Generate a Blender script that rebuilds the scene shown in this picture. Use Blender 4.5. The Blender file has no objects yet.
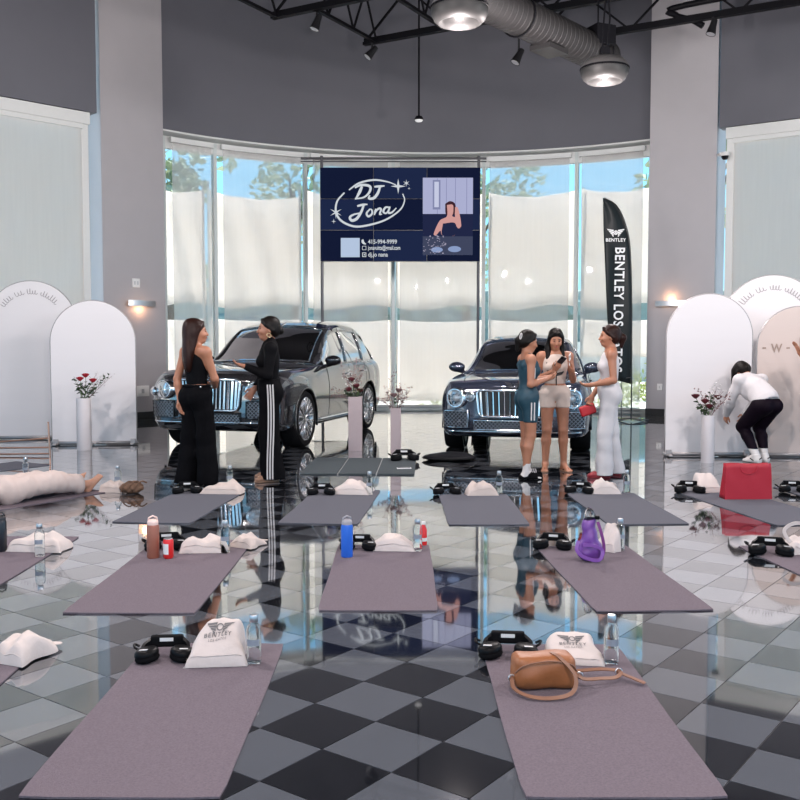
import bpy, bmesh, math, random
import numpy as np
from mathutils import Vector, Matrix
PI = math.pi
SC = bpy.context.scene
COL = SC.collection
random.seed(7)

# ---------------------------------------------------------------- camera
CAM_H, FPX, PITCH = 1.42, 950.0, math.atan(55/950.0)
cam = bpy.data.objects.new('camera', bpy.data.cameras.new('camera'))
COL.objects.link(cam)
cam.data.sensor_width = 36.0
cam.data.lens = 36.0*FPX/800.0
cam.data.clip_end = 400
cam.location = (0, 0, CAM_H)
cam.rotation_euler = (PI/2 - PITCH, 0, 0)
SC.camera = cam

# ---------------------------------------------------------------- world, sun, exposure
W = bpy.data.worlds.new('world'); SC.world = W; W.use_nodes = True
nt = W.node_tree; nt.nodes.clear()
_tc = nt.nodes.new('ShaderNodeTexCoord'); _sx = nt.nodes.new('ShaderNodeSeparateXYZ')
_rp = nt.nodes.new('ShaderNodeValToRGB'); _bg = nt.nodes.new('ShaderNodeBackground'); _wo = nt.nodes.new('ShaderNodeOutputWorld')
nt.links.new(_tc.outputs['Generated'], _sx.inputs[0]); nt.links.new(_sx.outputs['Z'], _rp.inputs[0])
_rp.color_ramp.elements[0].position = 0.0; _rp.color_ramp.elements[0].color = (0.30, 0.64, 0.86, 1)
_rp.color_ramp.elements[1].position = 0.45; _rp.color_ramp.elements[1].color = (0.20, 0.48, 0.84, 1)
nt.links.new(_rp.outputs[0], _bg.inputs['Color']); _bg.inputs['Strength'].default_value = 0.85
nt.links.new(_bg.outputs[0], _wo.inputs[0])

sun = bpy.data.objects.new('sun', bpy.data.lights.new('sun', 'SUN')); COL.objects.link(sun)
sun.data.energy = 6.0; sun.data.angle = math.radians(2.0); sun.data.color = (1.0, 0.95, 0.88)
sun.rotation_euler = Vector((0.10, -0.62, -0.95)).to_track_quat('-Z', 'Y').to_euler()

vs = SC.view_settings
SC.display_settings.display_device = 'sRGB'
vs.view_transform = 'Standard'; vs.look = 'None'; vs.gamma = 1.0; vs.use_curve_mapping = False
vs.exposure = 1.2
cy = SC.cycles
cy.use_denoising = True
cy.max_bounces = 10; cy.diffuse_bounces = 4; cy.glossy_bounces = 5; cy.transmission_bounces = 8; cy.transparent_max_bounces = 14
cy.caustics_reflective = False; cy.caustics_refractive = False
cy.sample_clamp_indirect = 6.0

# ---------------------------------------------------------------- projection helpers (floor points read off the photograph)
def ray(px, py):
    x = (px-400)/FPX; v = (400-py)/FPX
    c, s = math.cos(PITCH), math.sin(PITCH)
    return Vector((x, c+v*s, -s+v*c))
def G(px, py):
    d = ray(px, py); t = -CAM_H/d.z
    return Vector((d.x*t, d.y*t, 0))
def AT(px, py, Y):
    d = ray(px, py); t = Y/d.y
    return Vector((d.x*t, Y, CAM_H+d.z*t))

# ---------------------------------------------------------------- materials
MATS = {}
def mat(name, col, rough=0.5, metal=0.0, ior=1.5, coat=0.0, vary=0.0, vscale=20, bump=0.0, bscale=60, emit=0, ecol=None, trans=0.0, alpha=1.0, sheen=0.0, sub=0.0, stretch=None):
    if name in MATS: return MATS[name]
    m = bpy.data.materials.new(name); m.use_nodes = True; MATS[name] = m
    t = m.node_tree; b = t.nodes['Principled BSDF']
    c = (*col, 1)
    b.inputs['Base Color'].default_value = c
    b.inputs['Roughness'].default_value = rough; b.inputs['Metallic'].default_value = metal
    b.inputs['IOR'].default_value = ior; b.inputs['Coat Weight'].default_value = coat
    b.inputs['Coat Roughness'].default_value = 0.03
    b.inputs['Transmission Weight'].default_value = trans; b.inputs['Alpha'].default_value = alpha
    b.inputs['Sheen Weight'].default_value = sheen
    if sub: b.inputs['Subsurface Weight'].default_value = sub; b.inputs['Subsurface Radius'].default_value = (0.02, 0.008, 0.004)
    if emit: b.inputs['Emission Color'].default_value = (*(ecol or col), 1); b.inputs['Emission Strength'].default_value = emit
    tc = None
    def coords():
        nonlocal tc
        if tc is None:
            a = t.nodes.new('ShaderNodeTexCoord'); tc = a.outputs['Object']
            if stretch:
                mp = t.nodes.new('ShaderNodeMapping'); mp.inputs['Scale'].default_value = stretch
                t.links.new(tc, mp.inputs[0]); tc = mp.outputs[0]
        return tc
    if vary:
        n = t.nodes.new('ShaderNodeTexNoise'); n.inputs['Scale'].default_value = vscale; n.inputs['Detail'].default_value = 5
        t.links.new(coords(), n.inputs['Vector'])
        mx = t.nodes.new('ShaderNodeMix'); mx.data_type = 'RGBA'
        mx.inputs[6].default_value = tuple(max(0, v*(1-vary)) for v in col)+(1,); mx.inputs[7].default_value = tuple(min(1, v*(1+vary)) for v in col)+(1,)
        t.links.new(n.outputs[0], mx.inputs[0]); t.links.new(mx.outputs[2], b.inputs['Base Color'])
    if bump:
        n = t.nodes.new('ShaderNodeTexNoise'); n.inputs['Scale'].default_value = bscale; n.inputs['Detail'].default_value = 4
        t.links.new(coords(), n.inputs['Vector'])
        bp = t.nodes.new('ShaderNodeBump'); bp.inputs['Strength'].default_value = bump; bp.inputs['Distance'].default_value = 0.01
        t.links.new(n.outputs[0], bp.inputs['Height']); t.links.new(bp.outputs[0], b.inputs['Normal'])
    return m
def fabric_screen_mat(name, col, see, trl):
    """woven screen: part open (transparent), part translucent cloth, part diffuse"""
    if name in MATS: return MATS[name]
    m = bpy.data.materials.new(name); m.use_nodes = True; MATS[name] = m
    t = m.node_tree; t.nodes.clear()
    o = t.nodes.new('ShaderNodeOutputMaterial')
    tr = t.nodes.new('ShaderNodeBsdfTransparent'); tl = t.nodes.new('ShaderNodeBsdfTranslucent'); df = t.nodes.new('ShaderNodeBsdfDiffuse')
    tc = t.nodes.new('ShaderNodeTexCoord'); mp = t.nodes.new('ShaderNodeMapping'); mp.inputs['Scale'].default_value = (9, 9, 0.5)
    n = t.nodes.new('ShaderNodeTexNoise'); n.inputs['Scale'].default_value = 2.0
    mx = t.nodes.new('ShaderNodeMix'); mx.data_type = 'RGBA'
    mx.inputs[6].default_value = tuple(v*0.93 for v in col)+(1,); mx.inputs[7].default_value = (*col, 1)
    t.links.new(tc.outputs['Object'], mp.inputs[0]); t.links.new(mp.outputs[0], n.inputs['Vector']); t.links.new(n.outputs[0], mx.inputs[0])
    t.links.new(mx.outputs[2], tl.inputs[0]); t.links.new(mx.outputs[2], df.inputs[0])
    a = t.nodes.new('ShaderNodeMixShader'); a.inputs[0].default_value = trl
    t.links.new(df.outputs[0], a.inputs[1]); t.links.new(tl.outputs[0], a.inputs[2])
    b = t.nodes.new('ShaderNodeMixShader'); b.inputs[0].default_value = see
    t.links.new(a.outputs[0], b.inputs[1]); t.links.new(tr.outputs[0], b.inputs[2]); t.links.new(b.outputs[0], o.inputs[0])
    return m
def pane_mat(name, tint, gloss=0.08):
    if name in MATS: return MATS[name]
    m = bpy.data.materials.new(name); m.use_nodes = True; MATS[name] = m
    t = m.node_tree; t.nodes.clear()
    o = t.nodes.new('ShaderNodeOutputMaterial')
    tr = t.nodes.new('ShaderNodeBsdfTransparent'); tr.inputs[0].default_value = (*tint, 1)
    gl = t.nodes.new('ShaderNodeBsdfGlossy'); gl.inputs['Roughness'].default_value = 0.02
    fr = t.nodes.new('ShaderNodeFresnel'); fr.inputs[0].default_value = 1.45
    b = t.nodes.new('ShaderNodeMixShader')
    t.links.new(fr.outputs[0], b.inputs[0]); t.links.new(tr.outputs[0], b.inputs[1]); t.links.new(gl.outputs[0], b.inputs[2])
    t.links.new(b.outputs[0], o.inputs[0])
    return m

# ---------------------------------------------------------------- object helpers
def link_mesh(name, me, m=None, parent=None, smooth=False, auto=None):
    o = bpy.data.objects.new(name, me); COL.objects.link(o)
    if m is not None: me.materials.append(m)
    if parent is not None: o.parent = parent
    if smooth:
        me.polygons.foreach_set('use_smooth', [True]*len(me.polygons))
        if auto is not None:
            try: me.set_sharp_from_angle(angle=math.radians(auto))
            except Exception: pass
    return o
def from_bm(name, bm, m=None, parent=None, smooth=False, auto=None):
    me = bpy.data.meshes.new(name); bm.normal_update(); bm.to_mesh(me); bm.free()
    return link_mesh(name, me, m, parent, smooth, auto)
def from_vf(name, v, f, m=None, parent=None, smooth=False, auto=None):
    me = bpy.data.meshes.new(name); me.from_pydata([tuple(x) for x in v], [], f); me.validate(); me.update()
    return link_mesh(name, me, m, parent, smooth, auto)
def tag(o, label=None, cat=None, group=None, kind=None):
    if label: o['label'] = label
    if cat: o['category'] = cat
    if group: o['group'] = group
    if kind: o['kind'] = kind
    return o
def empty(name, loc=(0, 0, 0), rz=0.0, label=None, cat=None, group=None, kind=None):
    o = bpy.data.objects.new(name, None); COL.objects.link(o)
    o.location = loc; o.rotation_euler = (0, 0, rz); o.empty_display_size = 0.1
    return tag(o, label, cat, group, kind)
def box(bm, c, s, rz=0.0, bev=0.0, mtx=None):
    M = Matrix.Translation(c) @ Matrix.Rotation(rz, 4, 'Z') if mtx is None else mtx
    r = bmesh.ops.create_cube(bm, size=1.0, matrix=M @ Matrix.Diagonal((*s, 1)) if mtx is None else M)
    if bev:
        vs_ = r['verts']; es = {e for v in vs_ for e in v.link_edges}
        bmesh.ops.bevel(bm, geom=list(es), offset=bev, segments=2, affect='EDGES', profile=0.6)
def bar(bm, a, b, w, h=None):
    """square bar between two points"""
    a = Vector(a); b = Vector(b); d = b-a; L = d.length
    M = Matrix.Translation((a+b)/2) @ d.to_track_quat('Y', 'Z').to_matrix().to_4x4() @ Matrix.Diagonal((w, L, h or w, 1))
    bmesh.ops.create_cube(bm, size=1.0, matrix=M)
def tube(bm, pts, r, n=8, cap=True):
    pts = [Vector(p) for p in pts]; N = len(pts)
    rs = r if isinstance(r, (list, tuple)) else [r]*N
    rings = []; up = None
    for i, p in enumerate(pts):
        t = (pts[min(i+1, N-1)]-pts[max(i-1, 0)])
        t = t.normalized() if t.length > 1e-9 else Vector((0, 0, 1))
        if up is None:
            up = Vector((0, 0, 1)) if abs(t.z) < 0.9 else Vector((1, 0, 0))
        s = t.cross(up)
        if s.length < 1e-6: s = t.cross(Vector((0, 1, 0.1)))
        s.normalize(); up = s.cross(t).normalized()
        rings.append([bm.verts.new(p + (s*math.cos(2*PI*k/n)+up*math.sin(2*PI*k/n))*rs[i]) for k in range(n)])
    for i in range(N-1):
        for k in range(n):
            bm.faces.new((rings[i][k], rings[i][(k+1) % n], rings[i+1][(k+1) % n], rings[i+1][k]))
    if cap:
        bm.faces.new(rings[0][::-1]); bm.faces.new(rings[-1])
def lathe(bm, prof, n=24, M=None):
    """prof: list of (r, z); revolve about z"""
    rings = []
    for r, z in prof:
        if r < 1e-6: rings.append([bm.verts.new((0, 0, z))])
        else: rings.append([bm.verts.new((r*math.cos(2*PI*k/n), r*math.sin(2*PI*k/n), z)) for k in range(n)])
    vs_ = [v for r in rings for v in r]
    for a, b in zip(rings[:-1], rings[1:]):
        for k in range(n):
            k2 = (k+1) % n
            if len(a) == 1 and len(b) == 1: continue
            if len(a) == 1: bm.faces.new((a[0], b[k2], b[k]))
            elif len(b) == 1: bm.faces.new((a[k], a[k2], b[0]))
            else: bm.faces.new((a[k], a[k2], b[k2], b[k]))
    if M is not None: bmesh.ops.transform(bm, matrix=M, verts=vs_)
    return vs_
def catmull(pts, n=8):
    P = [np.array(p, float) for p in pts]; P = [2*P[0]-P[1]]+P+[2*P[-1]-P[-2]]
    out = []
    for i in range(1, len(P)-2):
        for k in range(n):
            t = k/n
            out.append(0.5*(2*P[i]+(P[i+1]-P[i-1])*t+(2*P[i-1]-5*P[i]+4*P[i+1]-P[i+2])*t*t+(3*P[i]-P[i-1]-3*P[i+1]+P[i+2])*t**3))
    out.append(P[-2]); return out
def prism(bm, outline, axis_pt, depth):
    """outline: list of 3D points (planar), extruded by vector depth"""
    a = [bm.verts.new(p) for p in outline]; b = [bm.verts.new(Vector(p)+Vector(depth)) for p in outline]
    bm.faces.new(a[::-1]); bm.faces.new(b); n = len(a)
    for i in range(n): bm.faces.new((a[i], a[(i+1) % n], b[(i+1) % n], b[i]))
def text_mesh(s, size, shear=0.0, off=0.0, align='CENTER', spacing=1.0, extrude=0.001):
    cu = bpy.data.curves.new('txt', 'FONT'); cu.body = s; cu.size = size; cu.shear = shear; cu.offset = off
    cu.align_x = align; cu.align_y = 'CENTER'; cu.space_character = spacing; cu.extrude = extrude; cu.resolution_u = 3
    o = bpy.data.objects.new('txt', cu); COL.objects.link(o)
    dg = bpy.context.evaluated_depsgraph_get()
    me = bpy.data.meshes.new_from_object(o.evaluated_get(dg))
    bpy.data.objects.remove(o); bpy.data.curves.remove(cu); me.materials.clear()
    return me
def text_part(name, s, size, m, parent, M, **k):
    me = text_mesh(s, size, **k); me.transform(M)
    return link_mesh(name, me, m, parent)
def ribbon(bm, pts, w, nrm, lift=0.0):
    """flat stroke through pts (3D), widths w(list or number), lying in the plane with normal nrm"""
    pts = [Vector(p) for p in pts]; N = len(pts); nrm = Vector(nrm)
    L = []; R_ = []
    for i, p in enumerate(pts):
        t = (pts[min(i+1, N-1)]-pts[max(i-1, 0)]).normalized(); s = t.cross(nrm).normalized()
        ww = (w[i] if isinstance(w, (list, tuple)) else w)/2
        L.append(bm.verts.new(p+s*ww+nrm*lift)); R_.append(bm.verts.new(p-s*ww+nrm*lift))
    for i in range(N-1): bm.faces.new((L[i], R_[i], R_[i+1], L[i+1]))
def copy_tree(o, parent=None):
    c = o.copy(); COL.objects.link(c); c.parent = parent
    for ch in list(o.children): copy_tree(ch, c)
    return c

# ---------------------------------------------------------------- implicit surfaces for soft bodies (people, cloth, shoes, bags)
class Soft:
    def __init__(s): s.p = []; s.cl = []
    def cap(s, a, b, ra, rb=None, k=0.02):
        rb = ra if rb is None else rb
        s.p.append(('c', np.array(a, float), np.array(b, float), ra, rb, k)); return s
    def ell(s, c, r, R=None, k=0.02):
        s.p.append(('e', np.array(c, float), np.array(r, float), None if R is None else np.array(R, float), 0, k)); return s
    def rbox(s, c, r, rad, R=None, k=0.01):
        s.p.append(('b', np.array(c, float), np.array(r, float), rad, None if R is None else np.array(R, float), k)); return s
    def clip(s, pt, nrm, k=0.0):
        """keep the side the normal points away from"""
        s.cl.append((np.array(pt, float), np.array(nrm, float)/np.linalg.norm(nrm))); return s
    def add(s, prims, grow=0.0):
        for q in prims:
            if q[0] == 'c': s.p.append(('c', q[1], q[2], q[3]+grow, q[4]+grow, q[5]))
            elif q[0] == 'e': s.p.append(('e', q[1], q[2]+grow, q[3], 0, q[5]))
            else: s.p.append(q)
        return s
    def mesh(s, h, noise=None):
        lo = np.full(3, 1e9); hi = -lo; bbs = []
        for q in s.p:
            if q[0] == 'c': r = max(q[3], q[4]); a = np.minimum(q[1], q[2])-r; b = np.maximum(q[1], q[2])+r
            elif q[0] == 'e': r = q[2].max() if q[3] is not None else q[2]; a = q[1]-r; b = q[1]+r
            else: r = np.linalg.norm(q[2])+q[3] if q[4] is not None else q[2]+q[3]; a = q[1]-r; b = q[1]+r
            bbs.append((a, b)); lo = np.minimum(lo, a); hi = np.maximum(hi, b)
        lo = lo-3*h; hi = hi+3*h
        n = np.ceil((hi-lo)/h).astype(int)+1
        F = np.full(n, 0.5, np.float32)
        ax = [lo[i]+h*np.arange(n[i]) for i in range(3)]
        for q, (a, b) in zip(s.p, bbs):
            k = q[5]; m = k+3*h
            i0 = np.maximum(((a-m-lo)/h).astype(int), 0); i1 = np.minimum(((b+m-lo)/h).astype(int)+2, n)
            X = ax[0][i0[0]:i1[0], None, None]; Y = ax[1][None, i0[1]:i1[1], None]; Z = ax[2][None, None, i0[2]:i1[2]]
            if q[0] == 'c':
                A, B = q[1], q[2]; d = B-A; dd = max((d*d).sum(), 1e-9)
                px, py, pz = X-A[0], Y-A[1], Z-A[2]
                t = np.clip((px*d[0]+py*d[1]+pz*d[2])/dd, 0, 1)
                D = np.sqrt((px-t*d[0])**2+(py-t*d[1])**2+(pz-t*d[2])**2)-(q[3]+(q[4]-q[3])*t)
            elif q[0] == 'e':
                px, py, pz = X-q[1][0], Y-q[1][1], Z-q[1][2]; r = q[2]
                if q[3] is not None:
                    R = q[3]; px, py, pz = (R[0, 0]*px+R[1, 0]*py+R[2, 0]*pz, R[0, 1]*px+R[1, 1]*py+R[2, 1]*pz, R[0, 2]*px+R[1, 2]*py+R[2, 2]*pz)
                k0 = np.sqrt((px/r[0])**2+(py/r[1])**2+(pz/r[2])**2); k1 = np.sqrt((px/r[0]**2)**2+(py/r[1]**2)**2+(pz/r[2]**2)**2)
                D = k0*(k0-1)/np.maximum(k1, 1e-6)
            else:
                px, py, pz = X-q[1][0], Y-q[1][1], Z-q[1][2]; r = q[2]
                if q[4] is not None:
                    R = q[4]; px, py, pz = (R[0, 0]*px+R[1, 0]*py+R[2, 0]*pz, R[0, 1]*px+R[1, 1]*py+R[2, 1]*pz, R[0, 2]*px+R[1, 2]*py+R[2, 2]*pz)
                qx, qy, qz = np.abs(px)-r[0], np.abs(py)-r[1], np.abs(pz)-r[2]
                D = np.sqrt(np.maximum(qx, 0)**2+np.maximum(qy, 0)**2+np.maximum(qz, 0)**2)+np.minimum(np.maximum(qx, np.maximum(qy, qz)), 0)-q[3]
            S = F[i0[0]:i1[0], i0[1]:i1[1], i0[2]:i1[2]]
            if k > 0:
                hh = np.maximum(k-np.abs(S-D), 0)/k
                S[...] = np.minimum(S, D)-hh*hh*k*0.25
            else: S[...] = np.minimum(S, D)
        if noise is not None:
            X, Y, Z = np.meshgrid(*ax, indexing='ij'); F = F+noise(X, Y, Z).astype(np.float32)
        for pt, nr in s.cl:
            D = (ax[0][:, None, None]-pt[0])*nr[0]+(ax[1][None, :, None]-pt[1])*nr[1]+(ax[2][None, None, :]-pt[2])*nr[2]
            F = np.maximum(F, D.astype(np.float32))
        return nets(F, lo, h)
def nets(F, lo, h):
    I = F < 0
    c = np.zeros(np.array(F.shape)-1, np.int8)
    for dx in (0, 1):
        for dy in (0, 1):
            for dz in (0, 1):
                c += I[dx:F.shape[0]-1+dx, dy:F.shape[1]-1+dy, dz:F.shape[2]-1+dz]
    act = (c > 0) & (c < 8)
    idx = np.argwhere(act)
    num = -np.ones(act.shape, np.int64); num[act] = np.arange(len(idx))
    acc = np.zeros((len(idx), 3)); cnt = np.zeros(len(idx))
    cor = [(0, 0, 0), (1, 0, 0), (0, 1, 0), (1, 1, 0), (0, 0, 1), (1, 0, 1), (0, 1, 1), (1, 1, 1)]
    val = [F[idx[:, 0]+a, idx[:, 1]+b, idx[:, 2]+d] for a, b, d in cor]
    for i in range(8):
        for j in range(i+1, 8):
            if sum(abs(np.array(cor[i])-np.array(cor[j]))) != 1: continue
            m = (val[i] < 0) != (val[j] < 0)
            t = np.where(m, val[i]/np.where(m, val[i]-val[j], 1), 0)
            acc += m[:, None]*(np.array(cor[i])+t[:, None]*(np.array(cor[j])-np.array(cor[i]))); cnt += m
    V = lo+h*(idx+acc/cnt[:, None])
    faces = []
    for a in range(3):
        sl0 = [slice(1, -1)]*3; sl0[a] = slice(0, -1); sl1 = [slice(1, -1)]*3; sl1[a] = slice(1, None)
        A = I[tuple(sl0)]; B = I[tuple(sl1)]
        off = [1, 1, 1]; off[a] = 0
        b, d = (a+1) % 3, (a+2) % 3
        for flip in (False, True):
            e = np.argwhere((A & ~B) if not flip else (B & ~A))+np.array(off)
            if len(e) == 0: continue
            q = []
            for (sb, sd) in ((-1, -1), (0, -1), (0, 0), (-1, 0)):
                k = e.copy(); k[:, b] += sb; k[:, d] += sd
                q.append(num[k[:, 0], k[:, 1], k[:, 2]])
            q = np.stack(q, 1)
            faces.append(q if not flip else q[:, ::-1])
    Fc = np.concatenate(faces)
    return V, Fc[(Fc >= 0).all(1)]
def soft_obj(name, soft, h, m, parent, noise=None, scale=1.0, post=None):
    V, Fc = soft.mesh(h, noise)
    if post is not None: V = post(V)
    V = V*scale
    me = bpy.data.meshes.new(name)
    me.vertices.add(len(V)); me.vertices.foreach_set('co', V.ravel())
    me.loops.add(len(Fc)*4); me.loops.foreach_set('vertex_index', Fc.ravel().astype(np.int32))
    me.polygons.add(len(Fc)); me.polygons.foreach_set('loop_start', np.arange(0, len(Fc)*4, 4, dtype=np.int32))
    me.update(calc_edges=True); me.validate()
    return link_mesh(name, me, m, parent, smooth=True)

# ================================================================ THE SETTING
M_WALL = mat('painted_wall_pale', (0.43, 0.415, 0.435), 0.55, vary=0.04, vscale=3)
M_DARKWALL = mat('painted_wall_charcoal', (0.122, 0.125, 0.148), 0.6, vary=0.06, vscale=1.5)
M_CEIL = mat('ceiling_black', (0.012, 0.012, 0.016), 0.7, vary=0.1)
M_STEEL = mat('truss_black_steel', (0.006, 0.006, 0.008), 0.5, ior=1.2, vary=0.2)
M_WFRAME = mat('window_frame_white', (0.72, 0.74, 0.73), 0.45, vary=0.03)
M_BASE = mat('baseboard_black', (0.01, 0.01, 0.012), 0.4, vary=0.1)
M_PANE = pane_mat('window_glass', (0.95, 0.98, 0.98))
M_SHADE = fabric_screen_mat('roller_shade_mesh', (0.95, 0.93, 0.92), 0.68, 0.65)
M_SHADE_SIDE = fabric_screen_mat('roller_shade_dense', (0.97, 0.91, 0.87), 0.13, 0.80)
M_SCREEN = fabric_screen_mat('cream_cloth_screen', (0.96, 0.90, 0.86), 0.04, 0.55)

def tile_mat(name, col, vary):
    m = mat(name, col, 0.045, ior=1.8, coat=1.0, vary=vary, vscale=5)
    t = m.node_tree; b = t.nodes['Principled BSDF']
    tc = t.nodes.new('ShaderNodeTexCoord')
    n = t.nodes.new('ShaderNodeTexNoise'); n.inputs['Scale'].default_value = 2.2; n.inputs['Detail'].default_value = 1
    t.links.new(tc.outputs['Object'], n.inputs['Vector'])
    bp = t.nodes.new('ShaderNodeBump'); bp.inputs['Strength'].default_value = 0.10; bp.inputs['Distance'].default_value = 0.004
    t.links.new(n.outputs[0], bp.inputs['Height']); t.links.new(bp.outputs[0], b.inputs['Normal'])
    return m
M_TILE_L = tile_mat('polished_tile_light', (0.095, 0.105, 0.122), 0.10)
M_TILE_D = tile_mat('polished_tile_dark', (0.008, 0.009, 0.012), 0.3)
M_GROUT = mat('grout', (0.10, 0.10, 0.11), 0.8, vary=0.1)

# curved front wall
def circle3(a, b, c):
    ax, ay = a; bx, by = b; cx, cy_ = c
    d = 2*(ax*(by-cy_)+bx*(cy_-ay)+cx*(ay-by))
    ux = ((ax*ax+ay*ay)*(by-cy_)+(bx*bx+by*by)*(cy_-ay)+(cx*cx+cy_*cy_)*(ay-by))/d
    uy = ((ax*ax+ay*ay)*(cx-bx)+(bx*bx+by*by)*(ax-cx)+(cx*cx+cy_*cy_)*(bx-ax))/d
    return ux, uy, math.hypot(ax-ux, ay-uy)
CX, CY, CR = circle3((-4.6, 18.4), (0.65, 20.7), (5.1, 19.3))
HDR = 5.56            # height of the window head
CEIL_Z = 9.4
def arc(ang, r=CR): return Vector((CX+r*math.sin(ang), CY+r*math.cos(ang), 0))
def arc_angle_of_px(px, r):
    """angle on the wall circle met by the vertical plane through that column"""
    k = (px-400)/FPX
    lo_, hi_ = -1.35, 1.35
    for _ in range(60):
        m_ = (lo_+hi_)/2; p = arc(m_, r)
        if p.x/p.y < k: lo_ = m_
        else: hi_ = m_
    return (lo_+hi_)/2
A0, A1 = arc_angle_of_px(158, CR), arc_angle_of_px(653, CR)
L_IN, L_OUT = Vector((-5.42, 17.25, 0)), Vector((-11.2, 11.55, 0))
R_IN, R_OUT = Vector((6.09, 18.4, 0)), Vector((11.6, 14.75, 0))
BACK_Y = -7.0

def arc_band(name, r0, r1, z0, z1, m, a0=A0, a1=A1, n=48, parent=None):
    bm = bmesh.new(); rows = []
    for i in range(n+1):
        a = a0+(a1-a0)*i/n; p = arc(a, r0); q = arc(a, r1)
        rows.append([bm.verts.new((p.x, p.y, z0)), bm.verts.new((q.x, q.y, z0)), bm.verts.new((q.x, q.y, z1)), bm.verts.new((p.x, p.y, z1))])
    for a, b in zip(rows[:-1], rows[1:]):
        for k in range(4): bm.faces.new((a[k], b[k], b[(k+1) % 4], a[(k+1) % 4]))
    bm.faces.new(rows[0]); bm.faces.new(rows[-1][::-1])
    bmesh.ops.recalc_face_normals(bm, faces=bm.faces)
    return from_bm(name, bm, m, parent, smooth=True, auto=35)
def wall_seg(name, a, b, z0, z1, th, m, label, out=1):
    """straight wall from a to b, thickness outwards"""
    d = (b-a).normalized(); n = Vector((d.y, -d.x, 0))*out
    bm = bmesh.new()
    prism(bm, [a+Vector((0, 0, z0)), b+Vector((0, 0, z0)), b+Vector((0, 0, z1)), a+Vector((0, 0, z1))], None, n*th)
    bmesh.ops.recalc_face_normals(bm, faces=bm.faces)
    o = from_bm(name, bm, m); return tag(o, label, 'wall', kind='structure')

# floor: grout bed, polished tiles laid at an angle
TS, TYAW = 0.3067, 0.9292
TO = Vector((-0.0644*CAM_H, 2.4742*CAM_H, 0))
fl_out = [Vector((L_OUT.x, BACK_Y, 0)), Vector((R_OUT.x, BACK_Y, 0)), R_OUT, R_IN+Vector((0.2, 0.3, 0))]
fl_out += [arc(A1+(A0-A1)*i/30, CR+0.45) for i in range(31)] + [L_IN+Vector((-0.2, 0.3, 0)), L_OUT]
bm = bmesh.new()
prism(bm, [Vector((p.x, p.y, -0.004)) for p in fl_out], None, (0, 0, -0.15))
bmesh.ops.recalc_face_normals(bm, faces=bm.faces)
floor = tag(from_bm('floor', bm, M_GROUT), 'polished checkerboard tile floor laid diagonally across the showroom', 'floor', kind='structure')
def inside(p):
    n = len(fl_out); c = False; j = n-1
    for i in range(n):
        a, b = fl_out[i], fl_out[j]
        if (a.y > p.y) != (b.y > p.y) and p.x < (b.x-a.x)*(p.y-a.y)/(b.y-a.y)+a.x: c = not c
        j = i
    return c
def tile_mesh(name):
    b_ = bmesh.new(); g = 0.0018; s = TS/2-g; t = 0.003
    top = [b_.verts.new((x*s, y*s, 0)) for x, y in ((-1, -1), (1, -1), (1, 1), (-1, 1))]
    bot = [b_.verts.new((x*s, y*s, -0.0038)) for x, y in ((-1, -1), (1, -1), (1, 1), (-1, 1))]
    b_.faces.new(top)
    for i in range(4):
        j = (i+1) % 4
        b_.faces.new((bot[i], bot[j], top[j], top[i]))
    me = bpy.data.meshes.new(name); b_.normal_update(); b_.to_mesh(me); b_.free(); return me
tm_l, tm_d = tile_mesh('tile_light'), tile_mesh('tile_dark')
tm_l.materials.append(M_TILE_L); tm_d.materials.append(M_TILE_D)
cyw, syw = math.cos(TYAW), math.sin(TYAW)
cands = []
for i in range(-75, 76):
    for j in range(-75, 76):
        u, v = (i+0.5)*TS, (j+0.5)*TS
        p = Vector((TO.x+u*cyw-v*syw, TO.y+u*syw+v*cyw, 0))
        if not inside(p): continue
        vis = False
        if p.y > 1.5:
            px = 400+FPX*p.x/p.y; py = 345+FPX*CAM_H/p.y
            vis = -20 < px < 820 and py < 830
        cands.append((0 if vis else 1, p.length, p, (i+j) % 2))
cands.sort(key=lambda c: (c[0], c[1]))
for c in cands[:300]:
    o = bpy.data.objects.new('tile', tm_d if c[3] else tm_l); COL.objects.link(o)
    o.parent = floor; o.location = c[2]; o.rotation_euler = (0, 0, TYAW)
V, Fq, MI = [], [], []
s = TS/2-0.0024
for c in cands[300:]:
    k = len(V)
    for x, y in ((-1, -1), (1, -1), (1, 1), (-1, 1)):
        V.append((c[2].x+s*(x*cyw-y*syw), c[2].y+s*(x*syw+y*cyw), 0))
    Fq.append((k, k+1, k+2, k+3)); MI.append(c[3])
me = bpy.data.meshes.new('tile_field'); me.from_pydata(V, [], Fq); me.materials.append(M_TILE_L); me.materials.append(M_TILE_D)
me.polygons.foreach_set('material_index', MI); me.update()
tag(link_mesh('tile_field', me, None, floor), kind='stuff')

# ceiling deck
bm = bmesh.new(); box(bm, (0, 7.2, CEIL_Z+0.1), (25, 30, 0.2))
bmesh.ops.recalc_face_normals(bm, faces=bm.faces)
tag(from_bm('ceiling', bm, M_CEIL), 'high black painted ceiling deck above the trusses', 'ceiling', kind='structure')

# charcoal header wall over the curved glass, with white soffit
o = arc_band('wall_front', CR, CR+0.25, HDR, CEIL_Z+0.1, M_DARKWALL)
tag(o, 'charcoal curved wall above the bowed window front', 'wall', kind='structure')
o = arc_band('trim_1', CR+0.01, CR+0.62, HDR-0.035, HDR-0.002, M_WFRAME)
tag(o, 'white soffit strip under the charcoal curved wall', 'trim', kind='structure')
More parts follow.
